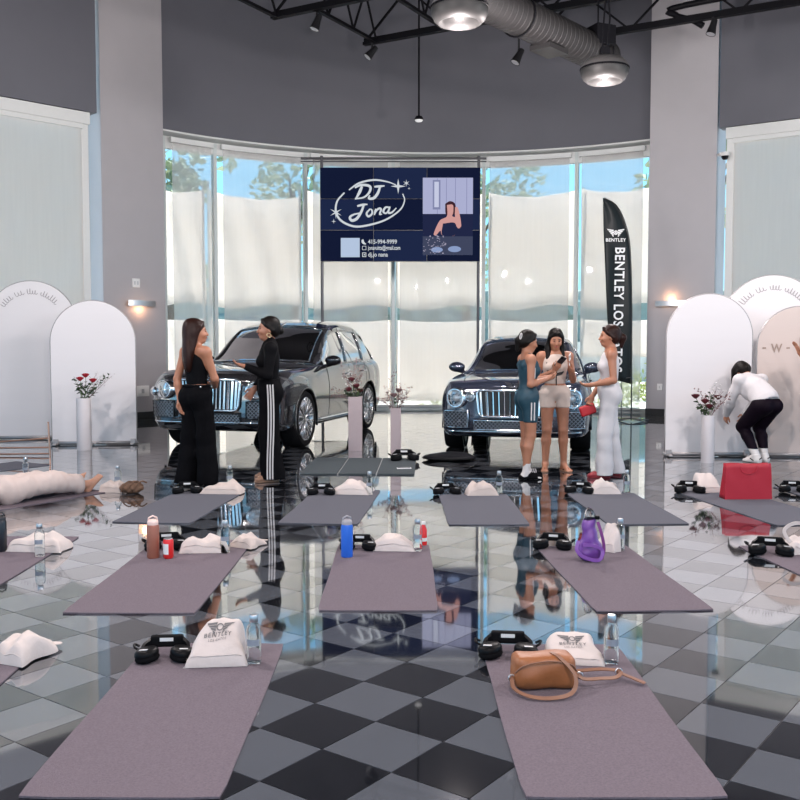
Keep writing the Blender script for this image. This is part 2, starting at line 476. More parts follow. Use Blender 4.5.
# side walls
for side, a, b, out in (('left', L_OUT, L_IN, -1), ('right', R_IN, R_OUT, -1)):
    wall_seg('wall_%s' % side, a, b, HDR, CEIL_Z+0.1, 0.3, M_DARKWALL, 'charcoal wall above the %s tall side window' % side, out)
bm = bmesh.new()
def plain_wall(name, a, b, z0, z1, label, m=M_WALL, out=-1): return wall_seg(name, a, b, z0, z1, 0.25, m, label, out)
bm.free()
for side, x, ytop, out in (('left', L_OUT.x, L_OUT.y, 1), ('right', R_OUT.x, R_OUT.y, -1)):
    # long side walls behind the view: piers and glazed openings
    ys = [BACK_Y, -3.6, -3.0, 1.0, 1.6, 5.6, 6.2, ytop-0.8, ytop]
    root = None
    wall_seg('wall_%s_header' % side, Vector((x, BACK_Y, 0)), Vector((x, ytop, 0)), HDR, CEIL_Z+0.1, 0.25, M_DARKWALL, 'charcoal wall above the %s row of tall windows' % side, -out)
    for k in range(0, len(ys)-1, 2):
        if k == 0: a_, b_ = ys[0], ys[0]+0.5
        else: a_, b_ = ys[k]-0.6, ys[k]
    for k, (a_, b_) in enumerate(((BACK_Y, BACK_Y+0.4), (-3.6, -3.0), (0.9, 1.5), (5.4, 6.0), (ytop-0.7, ytop))):
        wall_seg('wall_%s_pier' % side, Vector((x, a_, 0)), Vector((x, b_, 0)), 0, HDR, 0.25, M_WALL, 'pale pier between tall windows of the %s wall' % side, -out)
# back wall with wide glazed front (behind the viewer)
wall_seg('wall_back_header', Vector((L_OUT.x, BACK_Y, 0)), Vector((R_OUT.x, BACK_Y, 0)), HDR, CEIL_Z+0.1, 0.25, M_DARKWALL, 'charcoal wall above the entrance windows', 1)
for x in (L_OUT.x+0.4, -6.2, -1.6, 3.0, 7.6, R_OUT.x-0.4):
    wall_seg('wall_back_pier', Vector((x-0.4, BACK_Y, 0)), Vector((x+0.4, BACK_Y, 0)), 0, HDR, 0.25, M_WALL, 'pale pier between the entrance windows', 1)

# pale pillars flanking the bowed front
def pillar(side, pts, label):
    bm = bmesh.new(); prism(bm, [Vector((x, y, 0.0)) for x, y in pts], None, (0, 0, CEIL_Z+0.1))
    bmesh.ops.recalc_face_normals(bm, faces=bm.faces)
    o = tag(from_bm('wall_pillar_%s' % side, bm, M_WALL), label, 'pillar', kind='structure')
    cx_ = sum(p[0] for p in pts)/len(pts); cy_ = sum(p[1] for p in pts)/len(pts)
    bm = bmesh.new(); prism(bm, [Vector((cx_+(x-cx_)*1.025, cy_+(y-cy_)*1.05, 0.001)) for x, y in pts], None, (0, 0, 0.15))
    bmesh.ops.recalc_face_normals(bm, faces=bm.faces)
    from_bm('baseboard', bm, M_BASE, o)
    return o
pl_l = pillar('left', [(-5.42, 17.45), (-4.53, 18.42), (-5.0, 19.2), (-6.1, 18.3)], 'pale square pillar between left side window and bowed front')
pl_r = pillar('right', [(4.93, 19.0), (6.07, 18.44), (6.5, 19.2), (5.3, 20.0)], 'pale square pillar between bowed front and right side window')

# bowed window front: bays between mullions
RG = CR+0.42
SHLAB = ['against the left pillar', 'behind the two women in black', 'behind the left half of the video wall', 'behind the right half of the video wall', 'behind the dark blue saloon', 'behind the feather flag']
MULL_PX = [165, 216, 306, 393, 483, 575, 649]
MA = [arc_angle_of_px(p, RG) for p in MULL_PX]
M_MULL = mat('mullion_aluminium', (0.62, 0.68, 0.67), 0.35, vary=0.04)
for n_ in range(len(MA)-1):
    a0, a1 = MA[n_], MA[n_+1]; da = 0.06/RG
    am = (a0+a1)/2; pm = arc(am, RG)
    w = empty('window_%d' % (n_+1), pm, -am, 'tall glazed bay of the bowed window front', 'window', 'glazed bays of the bowed front', 'structure')
    iv = w.matrix_basis.inverted()
    def rel(o): o.parent = w; o.matrix_parent_inverse = iv; return o
    bpy.context.view_layer.update()
    rel(arc_band('pane', RG, RG+0.012, 0.05, HDR-0.25, M_PANE, a0+da*0.5, a1-da*0.5, 8))
    rel(arc_band('sill', RG-0.08, RG+0.08, 0.0, 0.09, M_MULL, a0, a1, 8))
    rel(arc_band('head_rail', RG-0.06, RG+0.08, HDR-0.27, HDR-0.04, M_WFRAME, a0, a1, 8))
    rel(arc_band('mullion', RG-0.07, RG+0.07, 0.0, HDR-0.05, M_MULL, a0-da*0.6, a0+da*0.6, 2))
    if n_ == len(MA)-2: rel(arc_band('mullion', RG-0.07, RG+0.07, 0.0, HDR-0.05, M_MULL, a1-da*0.6, a1+da*0.6, 2))
    # roller shade in front of the glass
    s_ = empty('roller_shade', pm, -am, 'fine white roller shade over the bowed-front bay %s' % SHLAB[n_], 'shade', 'roller shades of the bowed front')
    iv = s_.matrix_basis.inverted()
    def rel2(o): o.parent = s_; o.matrix_parent_inverse = iv; return o
    rel2(arc_band('shade_cloth', RG-0.16, RG-0.157, 0.10, HDR-0.16, M_SHADE, a0+da*2.2, a1-da*2.2, 8))
    rel2(arc_band('roller', RG-0.20, RG-0.12, HDR-0.17, HDR-0.07, M_WFRAME, a0+da*1.5, a1-da*1.5, 8))
    rel2(arc_band('hem_bar', RG-0.172, RG-0.145, 0.06, 0.10, M_WFRAME, a0+da*2.2, a1-da*2.2, 8))
# cream cloth screens hung outside, sagging between the posts
def cloth_mesh(a0, a1, r, zt, zb, sag_t, sag_b, name, parent):
    n, mz = 20, 8; V = []; Fq = []
    for i in range(n+1):
        u = i/n; a = a0+(a1-a0)*u; bell = 4*u*(1-u)
        t_, b_ = zt-sag_t*bell, zb-sag_b*math.sin(u*2*PI)
        for j in range(mz+1):
            p = arc(a, r+0.05*math.sin(u*17+j*0.6)); V.append((p.x, p.y, b_+(t_-b_)*j/mz))
    for i in range(n):
        for j in range(mz):
            k = i*(mz+1)+j; Fq.append((k, k+mz+1, k+mz+2, k+1))
    o = from_vf(name, V, Fq, M_SCREEN, parent, smooth=True)
    o.modifiers.new('thick', 'SOLIDIFY').thickness = 0.004
    return o
RS = RG+1.0
SA = [arc_angle_of_px(p, RS) for p in (140, 209, 304, 394, 486, 578, 668)]
for n_ in range(6):
    g = 0.05/RS
    sc_ = empty('cloth_screen', (0, 0, 0), 0, 'two-tier cream cloth screen outside the bay %s' % SHLAB[n_], 'screen', 'cream cloth screens outside the bowed front')
    cloth_mesh(SA[n_]+g, SA[n_+1]-g, RS, 4.75 if n_ < 2 else 4.9, 2.28, 0.12, 0.06, 'upper_cloth', sc_)
    cloth_mesh(SA[n_]+g, SA[n_+1]-g, RS+0.02, 2.0, 0.12 if n_ < 5 else 1.16, 0.05, 0.0, 'lower_cloth', sc_)
    for a_ in (SA[n_]+g*1.2, SA[n_+1]-g*1.2):
        bm = bmesh.new(); p = arc(a_, RS+0.08); tube(bm, [(p.x, p.y, -0.15), (p.x, p.y, 4.95)], 0.025, 8); from_bm('post', bm, M_MULL, sc_)

# tall side windows
def side_window(n_, a, b, near_inner, label):
    """a..b along the wall base line"""
    d = (b-a).normalized(); nrm = Vector((-d.y, d.x, 0))   # outward
    if nrm.y < 0: nrm = -nrm
    L = (b-a).length; rz = math.atan2(d.y, d.x)
    w = empty('window_%d' % n_, a, rz, label, 'window', None, 'structure')
    sgn = 1 if (Matrix.Rotation(rz, 3, 'Z') @ Vector((0, 1, 0))).dot(nrm) > 0 else -1
    def bx_(name, x0, x1, y0, y1, z0, z1, m, bev=0.0):
        bm = bmesh.new(); box(bm, ((x0+x1)/2, sgn*(y0+y1)/2, (z0+z1)/2), (x1-x0, abs(y1-y0), z1-z0), bev=bev)
        return from_bm(name, bm, m, w)
    bx_('head_rail', 0, L, 0.02, 0.28, HDR-0.22, HDR-0.01, M_WFRAME, 0.01)
    bx_('sill', 0, L, 0.05, 0.28, 0, 0.12, M_WFRAME, 0.01)
    k = max(1, round(L/2.6))
    for i in range(k+1):
        x = i*L/k; x = min(max(x, 0.08), L-0.08)
        bx_('mullion', x-0.07, x+0.07, 0.08, 0.26, 0.1, HDR-0.2, M_WFRAME, 0.008)
    for i in range(k):
        bx_('pane', i*L/k+0.1, (i+1)*L/k-0.1, 0.2, 0.212, 0.1, HDR-0.2, M_PANE)
    for i in range(k):
        s_ = empty('roller_shade', a, rz, 'pale dense roller shade drawn over the tall window %s' % ('beside the left pillar' if n_ == 7 else 'beside the right pillar'), 'shade', 'roller shades of side window %s' % ('left' if n_ == 7 else 'right'))
        for nm, x0, x1, y0, y1, z0, z1, m in (('shade_cloth', i*L/k+0.16, (i+1)*L/k-0.16, 0.05, 0.053, 0.14, HDR-0.3, M_SHADE_SIDE), ('roller', i*L/k+0.14, (i+1)*L/k-0.14, 0.02, 0.075, HDR-0.31, HDR-0.225, M_WFRAME), ('hem_bar', i*L/k+0.16, (i+1)*L/k-0.16, 0.038, 0.066, 0.121, 0.15, M_WFRAME)):
            bm = bmesh.new(); box(bm, ((x0+x1)/2, sgn*(y0+y1)/2, (z0+z1)/2), (x1-x0, y1-y0, z1-z0)); from_bm(nm, bm, m, s_)
dl = (L_IN-L_OUT).normalized(); dr = (R_OUT-R_IN).normalized()
side_window(7, L_OUT+dl*0.3, L_IN-dl*0.12, False, 'tall shaded side window left of the pale pillar')
side_window(8, R_IN+dr*0.12, R_OUT-dr*0.3, True, 'tall shaded side window right of the pale pillar')

# sconces and small fixtures on the pillars
M_NICK = mat('brushed_nickel', (0.55, 0.55, 0.56), 0.35, metal=0.8, vary=0.1)
M_WARM = mat('warm_lamp', (1.0, 0.62, 0.36), 0.5, emit=3.0)
M_PLATE = mat('white_plate', (0.78, 0.78, 0.77), 0.4, vary=0.03)
def sconce(px, py, p0, p1, label, up):
    """p0,p1: ends of the pillar face (left, right) seen in the room"""
    a = Vector((*p0, 0)); b = Vector((*p1, 0)); d = (b-a).normalized(); n = Vector((d.y, -d.x, 0))
    # intersect the column px with the face
    k = (px-400)/FPX; t = (k*a.y-a.x)/(d.x-k*d.y); q = a+d*t
    z = AT(px, py, q.y).z
    r = empty('wall_sconce', (q.x, q.y, z), math.atan2(d.y, d.x), label, 'wall lamp')
    bm = bmesh.new(); box(bm, (0, -0.02, 0), (0.12, 0.04, 0.08), bev=0.008); from_bm('wall_plate', bm, M_NICK, r)
    bm = bmesh.new()
    n_ = 14
    V = []
    for i in range(n_+1):
        th = -0.9+1.8*i/n_; x = 0.29*math.sin(th)/math.sin(0.9); y = -0.05-0.10*math.cos(th)
        V.append((x, y))
    ring = []
    for (x, y) in V: ring.append((bm.verts.new((x, y, -0.055)), bm.verts.new((x, y, 0.055)), bm.verts.new((x, y+0.012, 0.055)), bm.verts.new((x, y+0.012, -0.055))))
    for A, B in zip(ring[:-1], ring[1:]):
        for q_ in range(4): bm.faces.new((A[q_], B[q_], B[(q_+1) % 4], A[(q_+1) % 4]))
    bm.faces.new(ring[0]); bm.faces.new(ring[-1][::-1]); bmesh.ops.recalc_face_normals(bm, faces=bm.faces)
    from_bm('shade', bm, M_NICK, r, smooth=True, auto=40)
    bm = bmesh.new(); box(bm, (0, -0.06, 0.0), (0.26, 0.03, 0.03), bev=0.008); from_bm('lamp_tube', bm, M_WARM, r)
    l = bpy.data.objects.new('sconce_light', bpy.data.lights.new('sconce_light', 'POINT')); COL.objects.link(l)
    l.parent = r; l.location = (0, -0.10, 0.10 if up else -0.10); l.data.energy = 1.3; l.data.color = (1, 0.5, 0.25); l.data.shadow_soft_size = 0.05
sconce(140, 303.5, (-5.42, 17.45), (-4.53, 18.42), 'small curved wall sconce glowing on the left pillar', False)
sconce(670, 303.5, (4.93, 19.0), (6.07, 18.44), 'small curved wall sconce glowing on the right pillar', True)
def face_pt(px, py, p0, p1):
    a = Vector((*p0, 0)); b = Vector((*p1, 0)); d = (b-a).normalized(); k = (px-400)/FPX; t = (k*a.y-a.x)/(d.x-k*d.y); q = a+d*t
    return Vector((q.x, q.y, AT(px, py, q.y).z)), math.atan2(d.y, d.x)
def plate(name, px, py, p0, p1, w, h, label, cat, slots):
    q, rz = face_pt(px, py, p0, p1); r = empty(name, q, rz, label, cat)
    bm = bmesh.new(); box(bm, (0, -0.012, 0), (w, 0.024, h), bev=0.006); from_bm('cover', bm, M_PLATE, r)
    for i in range(slots):
        bm = bmesh.new(); box(bm, ((i-(slots-1)/2)*w*0.38, -0.026, 0), (w*0.2, 0.008, h*0.4), bev=0.002); from_bm('grille_slot', bm, M_NICK, r)
plate('alarm_strobe', 137, 283, (-5.42, 17.45), (-4.53, 18.42), 0.16, 0.17, 'small square alarm strobe above the sconce on the left pillar', 'alarm', 2)
plate('control_box', 142, 391, (-5.42, 17.45), (-4.53, 18.42), 0.28, 0.2, 'white control box low on the left pillar', 'box', 1)
plate('wall_outlet', 660, 387, (4.93, 19.0), (6.07, 18.44), 0.10, 0.13, 'small wall outlet low on the right pillar', 'outlet', 1)
# dome camera at the corner of the right pillar
q = AT(725, 155, 18.25)
r = empty('dome_camera', q, 0, 'white dome security camera at the corner of the right pillar', 'camera')
bm = bmesh.new(); box(bm, (-0.05, 0.05, 0.02), (0.12, 0.16, 0.05), bev=0.01); from_bm('bracket', bm, M_PLATE, r)
bm = bmesh.new(); lathe(bm, [(0, 0.05), (0.085, 0.05), (0.09, 0.0), (0.075, -0.02)], 16); from_bm('housing', bm, M_PLATE, r, True, 40)
bm = bmesh.new(); lathe(bm, [(0.07, -0.02), (0.055, -0.07), (0.03, -0.09), (0, -0.095)], 16); from_bm('lens_dome', bm, mat('black_gloss_plastic', (0.01, 0.01, 0.012), 0.15, vary=0.1), r, True)

# ---------------------------------------------------------------- outdoors
M_GROUND = mat('pale_paving', (0.62, 0.60, 0.55), 0.85, vary=0.12, vscale=0.7)
bm = bmesh.new()
for i in range(1):
    vs_ = [bm.verts.new((x, y, -0.16)) for x, y in ((-120, -90), (120, -90), (120, 130), (-120, 130))]; bm.faces.new(vs_)
tag(from_bm('ground', bm, M_GROUND), 'pale paved ground outside the showroom', 'ground', kind='structure')
M_LEAF = mat('tree_leaves', (0.36, 0.42, 0.28), 0.7, vary=0.35, vscale=1.2)
M_BARK = mat('tree_bark', (0.12, 0.09, 0.07), 0.9, vary=0.3)
def tree(x, y, h, rad, seed, label, dens=1500):
    rnd = random.Random(seed)
    r = empty('tree', (x, y, -0.16), 0, label, 'tree', 'trees outside the windows')
    bm = bmesh.new(); tube(bm, [(0, 0, 0), (0.05, 0.03, h*0.35), (-0.08, 0.02, h*0.7)], [0.22, 0.16, 0.07], 8)
    for k in range(5):
        a = k*1.3+seed; tube(bm, [(0, 0, h*(0.35+0.06*k)), (math.cos(a)*rad*0.6, math.sin(a)*rad*0.6, h*(0.6+0.06*k))], [0.08, 0.03], 6)
    from_bm('trunk', bm, M_BARK, r, True)
    V = []; Fq = []
    cl = [(rnd.gauss(0, rad*0.45), rnd.gauss(0, rad*0.45), h*(0.42+0.55*rnd.random()), rad*(0.28+0.25*rnd.random())) for _ in range(16)]
    for _ in range(dens):
        cx_, cy_, cz_, cr_ = rnd.choice(cl)
        p = Vector((rnd.gauss(0, 1), rnd.gauss(0, 1), rnd.gauss(0, 1))).normalized()*cr_*rnd.uniform(0.6, 1.0)+Vector((cx_, cy_, cz_))
        q_ = Matrix.Rotation(rnd.uniform(0, 6.28), 3, Vector((rnd.gauss(0, 1), rnd.gauss(0, 1), rnd.gauss(0, 1))).normalized()); sz = rnd.uniform(0.10, 0.24)
        k = len(V)
        for a, b in ((-1, 0), (0, -0.5), (1, 0), (0, 0.5)): V.append(p+q_ @ Vector((a*sz, b*sz, 0.1*sz*a*a)))
        Fq.append((k, k+1, k+2, k+3))
    from_vf('foliage', V, Fq, M_LEAF, r)
tree(-6.6, 27, 7.2, 1.2, 1, 'slim leafy tree outside beyond the left end of the bowed front', 700)
tree(-3.6, 33, 10.0, 1.5, 2, 'tall leafy tree outside beside the video wall', 800)
tree(2.6, 38, 9.5, 2.4, 3, 'broad leafy tree outside beyond the feather flag')
tree(9.2, 30, 10.5, 2.2, 4, 'broad leafy tree outside beyond the right pillar')
tree(-17, 22, 9.0, 2.2, 5, 'leafy tree outside the left side window')
tree(-11.5, 28, 8.0, 1.8, 6, 'rounded leafy tree outside behind the left pillar')
tree(14, 25, 9.5, 2.8, 8, 'leafy tree outside the right side window')
bm = bmesh.new(); box(bm, (0, 42, 0.7), (90, 0.4, 1.72), bev=0.03)
for k in range(30): box(bm, (-43.5+k*3, 41.75, 0.7), (0.35, 0.2, 1.74))
tag(from_bm('boundary_wall', bm, mat('cream_render', (0.66, 0.62, 0.56), 0.9, vary=0.1, vscale=0.6)), 'cream boundary wall with pilasters beyond the trees', 'wall')
rnd = random.Random(77); bm = bmesh.new(); box(bm, (0, 44.4, 1.9), (90, 1.2, 4.1), bev=0.3)
for k in range(160): bmesh.ops.create_icosphere(bm, subdivisions=1, radius=rnd.uniform(0.35, 0.7), matrix=Matrix.Translation((rnd.uniform(-45, 45), rnd.uniform(43.7, 44.2), rnd.uniform(1.8, 3.7))))
tag(from_bm('hedge', bm, mat('hedge_grey_green', (0.22, 0.28, 0.25), 0.9, vary=0.3, vscale=2)), 'clipped grey-green hedge behind the cream boundary wall', 'hedge')
# low planting strip outside
for k, (px, Y) in enumerate(((615, 24.0), (638, 27.0), (560, 26.0), (450, 25.0), (405, 28.2))):
    p = AT(px, 395, Y); rnd = random.Random(50+k); V = []; Fq = []
    for _ in range(260):
        q_ = Vector((rnd.gauss(0, 0.30), rnd.gauss(0, 0.25), abs(rnd.gauss(0.35, 0.25)))); R3 = Matrix.Rotation(rnd.uniform(0, 6), 3, Vector((rnd.gauss(0, 1), rnd.gauss(0, 1), 1)).normalized())
        kk = len(V)
        for a, b in ((-1, 0), (0, -0.35), (1, 0), (0, 0.35)): V.append(q_+R3 @ Vector((a*0.09, b*0.09, 0.02*a)))
        Fq.append((kk, kk+1, kk+2, kk+3))
    r = empty('shrub', (p.x, Y, -0.16), 0, 'low yellow-green shrub outside the foot of the bowed front', 'shrub', 'shrubs outside the bowed front')
    from_vf('foliage', V, Fq, mat('shrub_leaves', (0.38, 0.42, 0.12), 0.7, vary=0.4, vscale=3), r)
    bm = bmesh.new(); tube(bm, [(0, 0, 0), (0.02, 0, 0.35)], 0.02, 6); from_bm('stem', bm, M_BARK, r)

# ---------------------------------------------------------------- roof trusses
TU = Vector((0.87, -0.49, 0)).normalized(); TV = Vector((0.49, 0.87, 0)).normalized()
def truss(p, l0, l1, label, hgt=0.85):
    r = empty('roof_truss', p, math.atan2(TU.y, TU.x), label, 'truss', 'parallel black roof trusses')
    bm = bmesh.new(); bar(bm, (l0, 0, 0), (l1, 0, 0), 0.11, 0.05); bar(bm, (l0, 0.0, 0.06), (l1, 0.0, 0.06), 0.03, 0.08); from_bm('bottom_chord', bm, M_STEEL, r)
    bm = bmesh.new(); bar(bm, (l0, 0, hgt), (l1, 0, hgt), 0.12, 0.07); from_bm('top_chord', bm, M_STEEL, r)
    n = int((l1-l0)/0.9); st = (l1-l0)/n
    for i in range(n):
        bm = bmesh.new(); bar(bm, (l0+i*st, 0, 0.02 if i % 2 == 0 else hgt), (l0+(i+1)*st, 0, hgt if i % 2 == 0 else 0.02), 0.035); from_bm('web_bar', bm, M_STEEL, r)
    return r
TZ = 7.0
def at_z(px, py, z):
    d = ray(px, py); t = (z-CAM_H)/d.z; return Vector((d.x*t, d.y*t, z))
t_a = at_z(371, 43, TZ); t_b = at_z(277, 17, TZ); t_c = at_z(660, 26, TZ)
truss(t_a, -0.15, 9.0, 'black open-web roof truss ending above the video wall')
truss(t_b, -0.1, 9.5, 'black open-web roof truss over the striped trousers woman')
truss(t_c, -2.4, 6.0, 'black open-web roof truss crossing in front of the right pillar')
for k in (1, 2, 3, 4):
    truss(t_b-TV*2.2*k+TU*0.2, 0.3, 11.0, 'black open-web roof truss over the yoga mats')
def bridging(a, b, label):
    r = empty('truss_bridging', a, 0, label, 'beam', 'cross beams between the roof trusses')
    bm = bmesh.new(); bar(bm, (0, 0, 0), b-a, 0.07, 0.05); from_bm('lower_beam', bm, M_STEEL, r)
    bm = bmesh.new(); up = Vector((0, 0, 0.8)); bar(bm, up, b-a+up, 0.06, 0.06); from_bm('upper_beam', bm, M_STEEL, r)
    n = 5
    for i in range(n):
        p0 = (b-a)*(i/n); p1 = (b-a)*((i+1)/n)
        bm = bmesh.new(); bar(bm, p0+(up if i % 2 else Vector((0, 0, 0))), p1+(Vector((0, 0, 0)) if i % 2 else up), 0.03); from_bm('brace', bm, M_STEEL, r)
for d_ in (0.12, 1.55):
    bridging(t_a+TU*d_, t_a+TU*d_-TV*2.0, 'black cross beam tying two roof trusses above the video wall')
bridging(t_b, t_b-TV*2.2, 'black cross beam tying trusses above the striped trousers woman')
# dark acoustic panel lying on the bay between two trusses
bm = bmesh.new(); c_ = (t_a+t_b)/2+TU*3.4+Vector((0, 0, 0.5)); box(bm, c_, (2.7, 1.5, 0.06), math.atan2(TU.y, TU.x), bev=0.01)
tag(from_bm('ceiling_baffle', bm, mat('baffle_black', (0.01, 0.011, 0.016), 0.4, vary=0.2)), 'black panel lying between two roof trusses near the round lamp', 'panel')
# track spotlights on the trusses
M_SPOT = mat('spot_black', (0.012, 0.012, 0.014), 0.4, vary=0.2); M_SPOTLENS = mat('spot_lens', (0.3, 0.3, 0.32), 0.3, emit=0.08)
def spotlight(px, py, z, tilt, label, drop=0.0):
    p = at_z(px, py, z); r = empty('track_spotlight', p, 0.3, label, 'spotlight')
    bm = bmesh.new(); tube(bm, [(0, 0, 0.0), (0, 0, -0.14-drop)], 0.018, 8); from_bm('stem', bm, M_SPOT, r)
    R3 = Matrix.Translation((0, 0, -0.16-drop)) @ Matrix.Rotation(tilt, 4, 'Y')
    bm = bmesh.new(); lathe(bm, [(0, 0.13), (0.05, 0.12), (0.06, 0.0), (0.085, -0.14), (0.075, -0.14)], 14, R3); from_bm('lamp_head', bm, M_SPOT, r, True, 40)
    bm = bmesh.new(); lathe(bm, [(0.074, -0.135), (0.0, -0.125)], 14, R3); from_bm('lens', bm, M_SPOTLENS, r)
spotlight(317, 12, TZ-0.02, 0.35, 'black track spotlight hanging beside the truss cross beam')
spotlight(372, 43, TZ-0.02, 0.7, 'black track spotlight at the truss end above the video wall')
spotlight(713, 17, TZ-0.02, 0.3, 'black track spotlight on the truss in front of the right pillar')
spotlight(519, 16, TZ-0.02, 0.5, 'black spotlight on a long stem below the round air duct', 0.5)
# pipe bend on the right truss
bm = bmesh.new(); q = at_z(690, 22, TZ+0.02)
tube(bm, catmull([q+TU*0.22+Vector((0, 0, -0.1)), q+TU*0.05+Vector((0, 0, 0.02)), q-TU*0.25+Vector((0, 0, 0.16)), q-TU*0.1+Vector((0, 0, 0.3)), q+TU*3+Vector((0, 0, 0.32))], 6), 0.055, 8)
tag(from_bm('conduit_pipe', bm, M_STEEL, None, True), 'black bent conduit pipe along the truss by the right pillar', 'pipe')
# thin pendant hanging before the curved wall
p = at_z(419, 20, TZ+0.6); q = AT(419, 119, p.y)
r = empty('pendant_sensor', (p.x, p.y, q.z), 0, 'small disc pendant on a long thin rod above the video wall', 'pendant')
bm = bmesh.new(); tube(bm, [(0, 0, 0.04), (0, 0, p.z+0.9-q.z)], 0.018, 8); from_bm('rod', bm, M_STEEL, r)
bm = bmesh.new(); lathe(bm, [(0, 0.06), (0.06, 0.05), (0.09, 0.0), (0.085, -0.02)], 16); from_bm('cap', bm, M_STEEL, r, True, 40)
bm = bmesh.new(); lathe(bm, [(0.08, -0.02), (0.06, -0.05), (0, -0.055)], 16); from_bm('lens', bm, mat('pendant_lens', (0.6, 0.6, 0.6), 0.3, emit=0.3), r, True)

# spiral air duct
M_DUCT = mat('galvanised_duct', (0.026, 0.024, 0.025), 0.55, metal=0.1, vary=0.12, vscale=3)
da_, db_ = at_z(455, -14, 5.95), at_z(606, 58, 5.95)
dd = (db_-da_); u_ = dd.normalized(); r_ = empty('air_duct', da_-u_*5, 0, 'large round spiral air duct hanging under the trusses', 'duct')
Ld = dd.length+5; Rd = 0.255
prof = []
n_ = int(Ld/0.115)
for i in range(n_):
    z = i*0.115; prof += [(Rd, z), (Rd, z+0.09), (Rd+0.006, z+0.098), (Rd+0.006, z+0.108)]
prof += [(Rd, Ld), (0, Ld)]
bm = bmesh.new(); lathe(bm, prof, 24, u_.to_track_quat('Z', 'Y').to_matrix().to_4x4()); from_bm('spiral_shell', bm, M_DUCT, r_, True, 30)
for f_ in (0.35, 0.72, 0.97):
    bm = bmesh.new(); c0 = u_*Ld*f_
    ring = [c0+(u_.cross(Vector((0, 0, 1))).normalized()*math.cos(t*PI/12)+Vector((0, 0, 1))*math.sin(t*PI/12))*(Rd+0.02) for t in range(25)]
    tube(bm, ring, 0.014, 6); tube(bm, [c0+Vector((0, 0, Rd)), c0+Vector((0, 0, 1.6))], 0.012, 6); from_bm('hanger_strap', bm, M_STEEL, r_)
bm = bmesh.new(); c0 = u_*(Ld-1.7)-Vector((0, 0, Rd+0.02)); M4 = Matrix.Translation(c0) @ u_.to_track_quat('Y', 'Z').to_matrix().to_4x4()
bmesh.ops.create_cube(bm, size=1, matrix=M4 @ Matrix.Diagonal((0.34, 0.5, 0.07, 1)))
from_bm('air_register', bm, M_DUCT, r_)
bm = bmesh.new(); c0 = u_*(Ld-0.25)+Vector((-0.02, -0.3, 0.18)); box(bm, c0, (0.34, 0.3, 0.3), 0.4, bev=0.015); from_bm('junction_box', bm, M_STEEL, r_)

# high-bay lamps: two in view, the rest added out of view as fill light
M_HB = mat('highbay_aluminium', (0.28, 0.27, 0.27), 0.35, metal=0.7, vary=0.1); M_HBIN = mat('highbay_reflector', (0.028, 0.027, 0.027), 0.5, metal=0.2, vary=0.05)
M_BULB = mat('highbay_bulb', (1.0, 0.95, 0.90), 0.3, emit=5.0)
def highbay(loc, label, power):
    r = empty('high_bay_lamp', loc, 0, label, 'ceiling lamp', 'round high bay lamps')
    bm = bmesh.new(); lathe(bm, [(0.0, 0.22), (0.14, 0.21), (0.24, 0.17), (0.295, 0.10), (0.305, 0.075)], 32); from_bm('dome_top', bm, M_HB, r, True)
    bm = bmesh.new(); lathe(bm, [(0.305, 0.074), (0.312, 0.07), (0.312, 0.055), (0.305, 0.05)], 32); from_bm('dark_band', bm, M_STEEL, r)
    bm = bmesh.new(); lathe(bm, [(0.304, 0.049), (0.30, 0.0), (0.27, -0.06), (0.225, -0.10), (0.215, -0.10), (0.19, -0.03), (0.10, 0.05), (0, 0.08)], 32); from_bm('bowl', bm, M_HBIN, r, True)
    bm = bmesh.new(); lathe(bm, [(0, -0.065), (0.035, -0.05), (0.05, 0.0), (0.035, 0.05)], 16); from_bm('bulb', bm, M_BULB, r, True)
    bm = bmesh.new(); tube(bm, [(-0.03, 0, 0.2), (-0.02, 0, 0.6), (0.02, 0, 1.2), (0, 0, 2.0)], 0.012, 6); tube(bm, [(0.03, 0, 0.2), (0.06, 0, 0.7), (0.02, 0, 1.2)], 0.012, 6); from_bm('cable', bm, M_STEEL, r)
    bm = bmesh.new(); box(bm, (0, 0, 0.27), (0.12, 0.12, 0.12), bev=0.012); from_bm('ballast_box', bm, M_STEEL, r)
    l = bpy.data.objects.new('lamp_light', bpy.data.lights.new('lamp_light', 'POINT')); COL.objects.link(l); l.parent = r
    l.location = (0, 0, -0.85); l.data.energy = power; l.data.shadow_soft_size = 0.12; l.data.color = (1.0, 0.90, 0.885)
HBP = 165
for (px, py, d_, lb) in ((459.5, 14, 10.2, 'round aluminium high bay lamp hanging beside the air duct start'), (604.5, 74, 12.3, 'round aluminium high bay lamp hanging under the air duct end')):
    highbay(AT(px, py, d_), lb, HBP)
for (x, y) in ((-5.0, 9.0), (-2.2, 5.6), (3.6, 5.8), (6.4, 9.0), (-5.0, 2.0), (0.6, 1.6), (5.4, 2.0), (-2.2, -2.5), (3.2, -2.5)):  # extra unseen lamps, added to brighten the floor, mats and walls
    highbay((x, y, 5.0), 'round aluminium high bay lamp added as unseen fill light over the yoga mats', HBP)

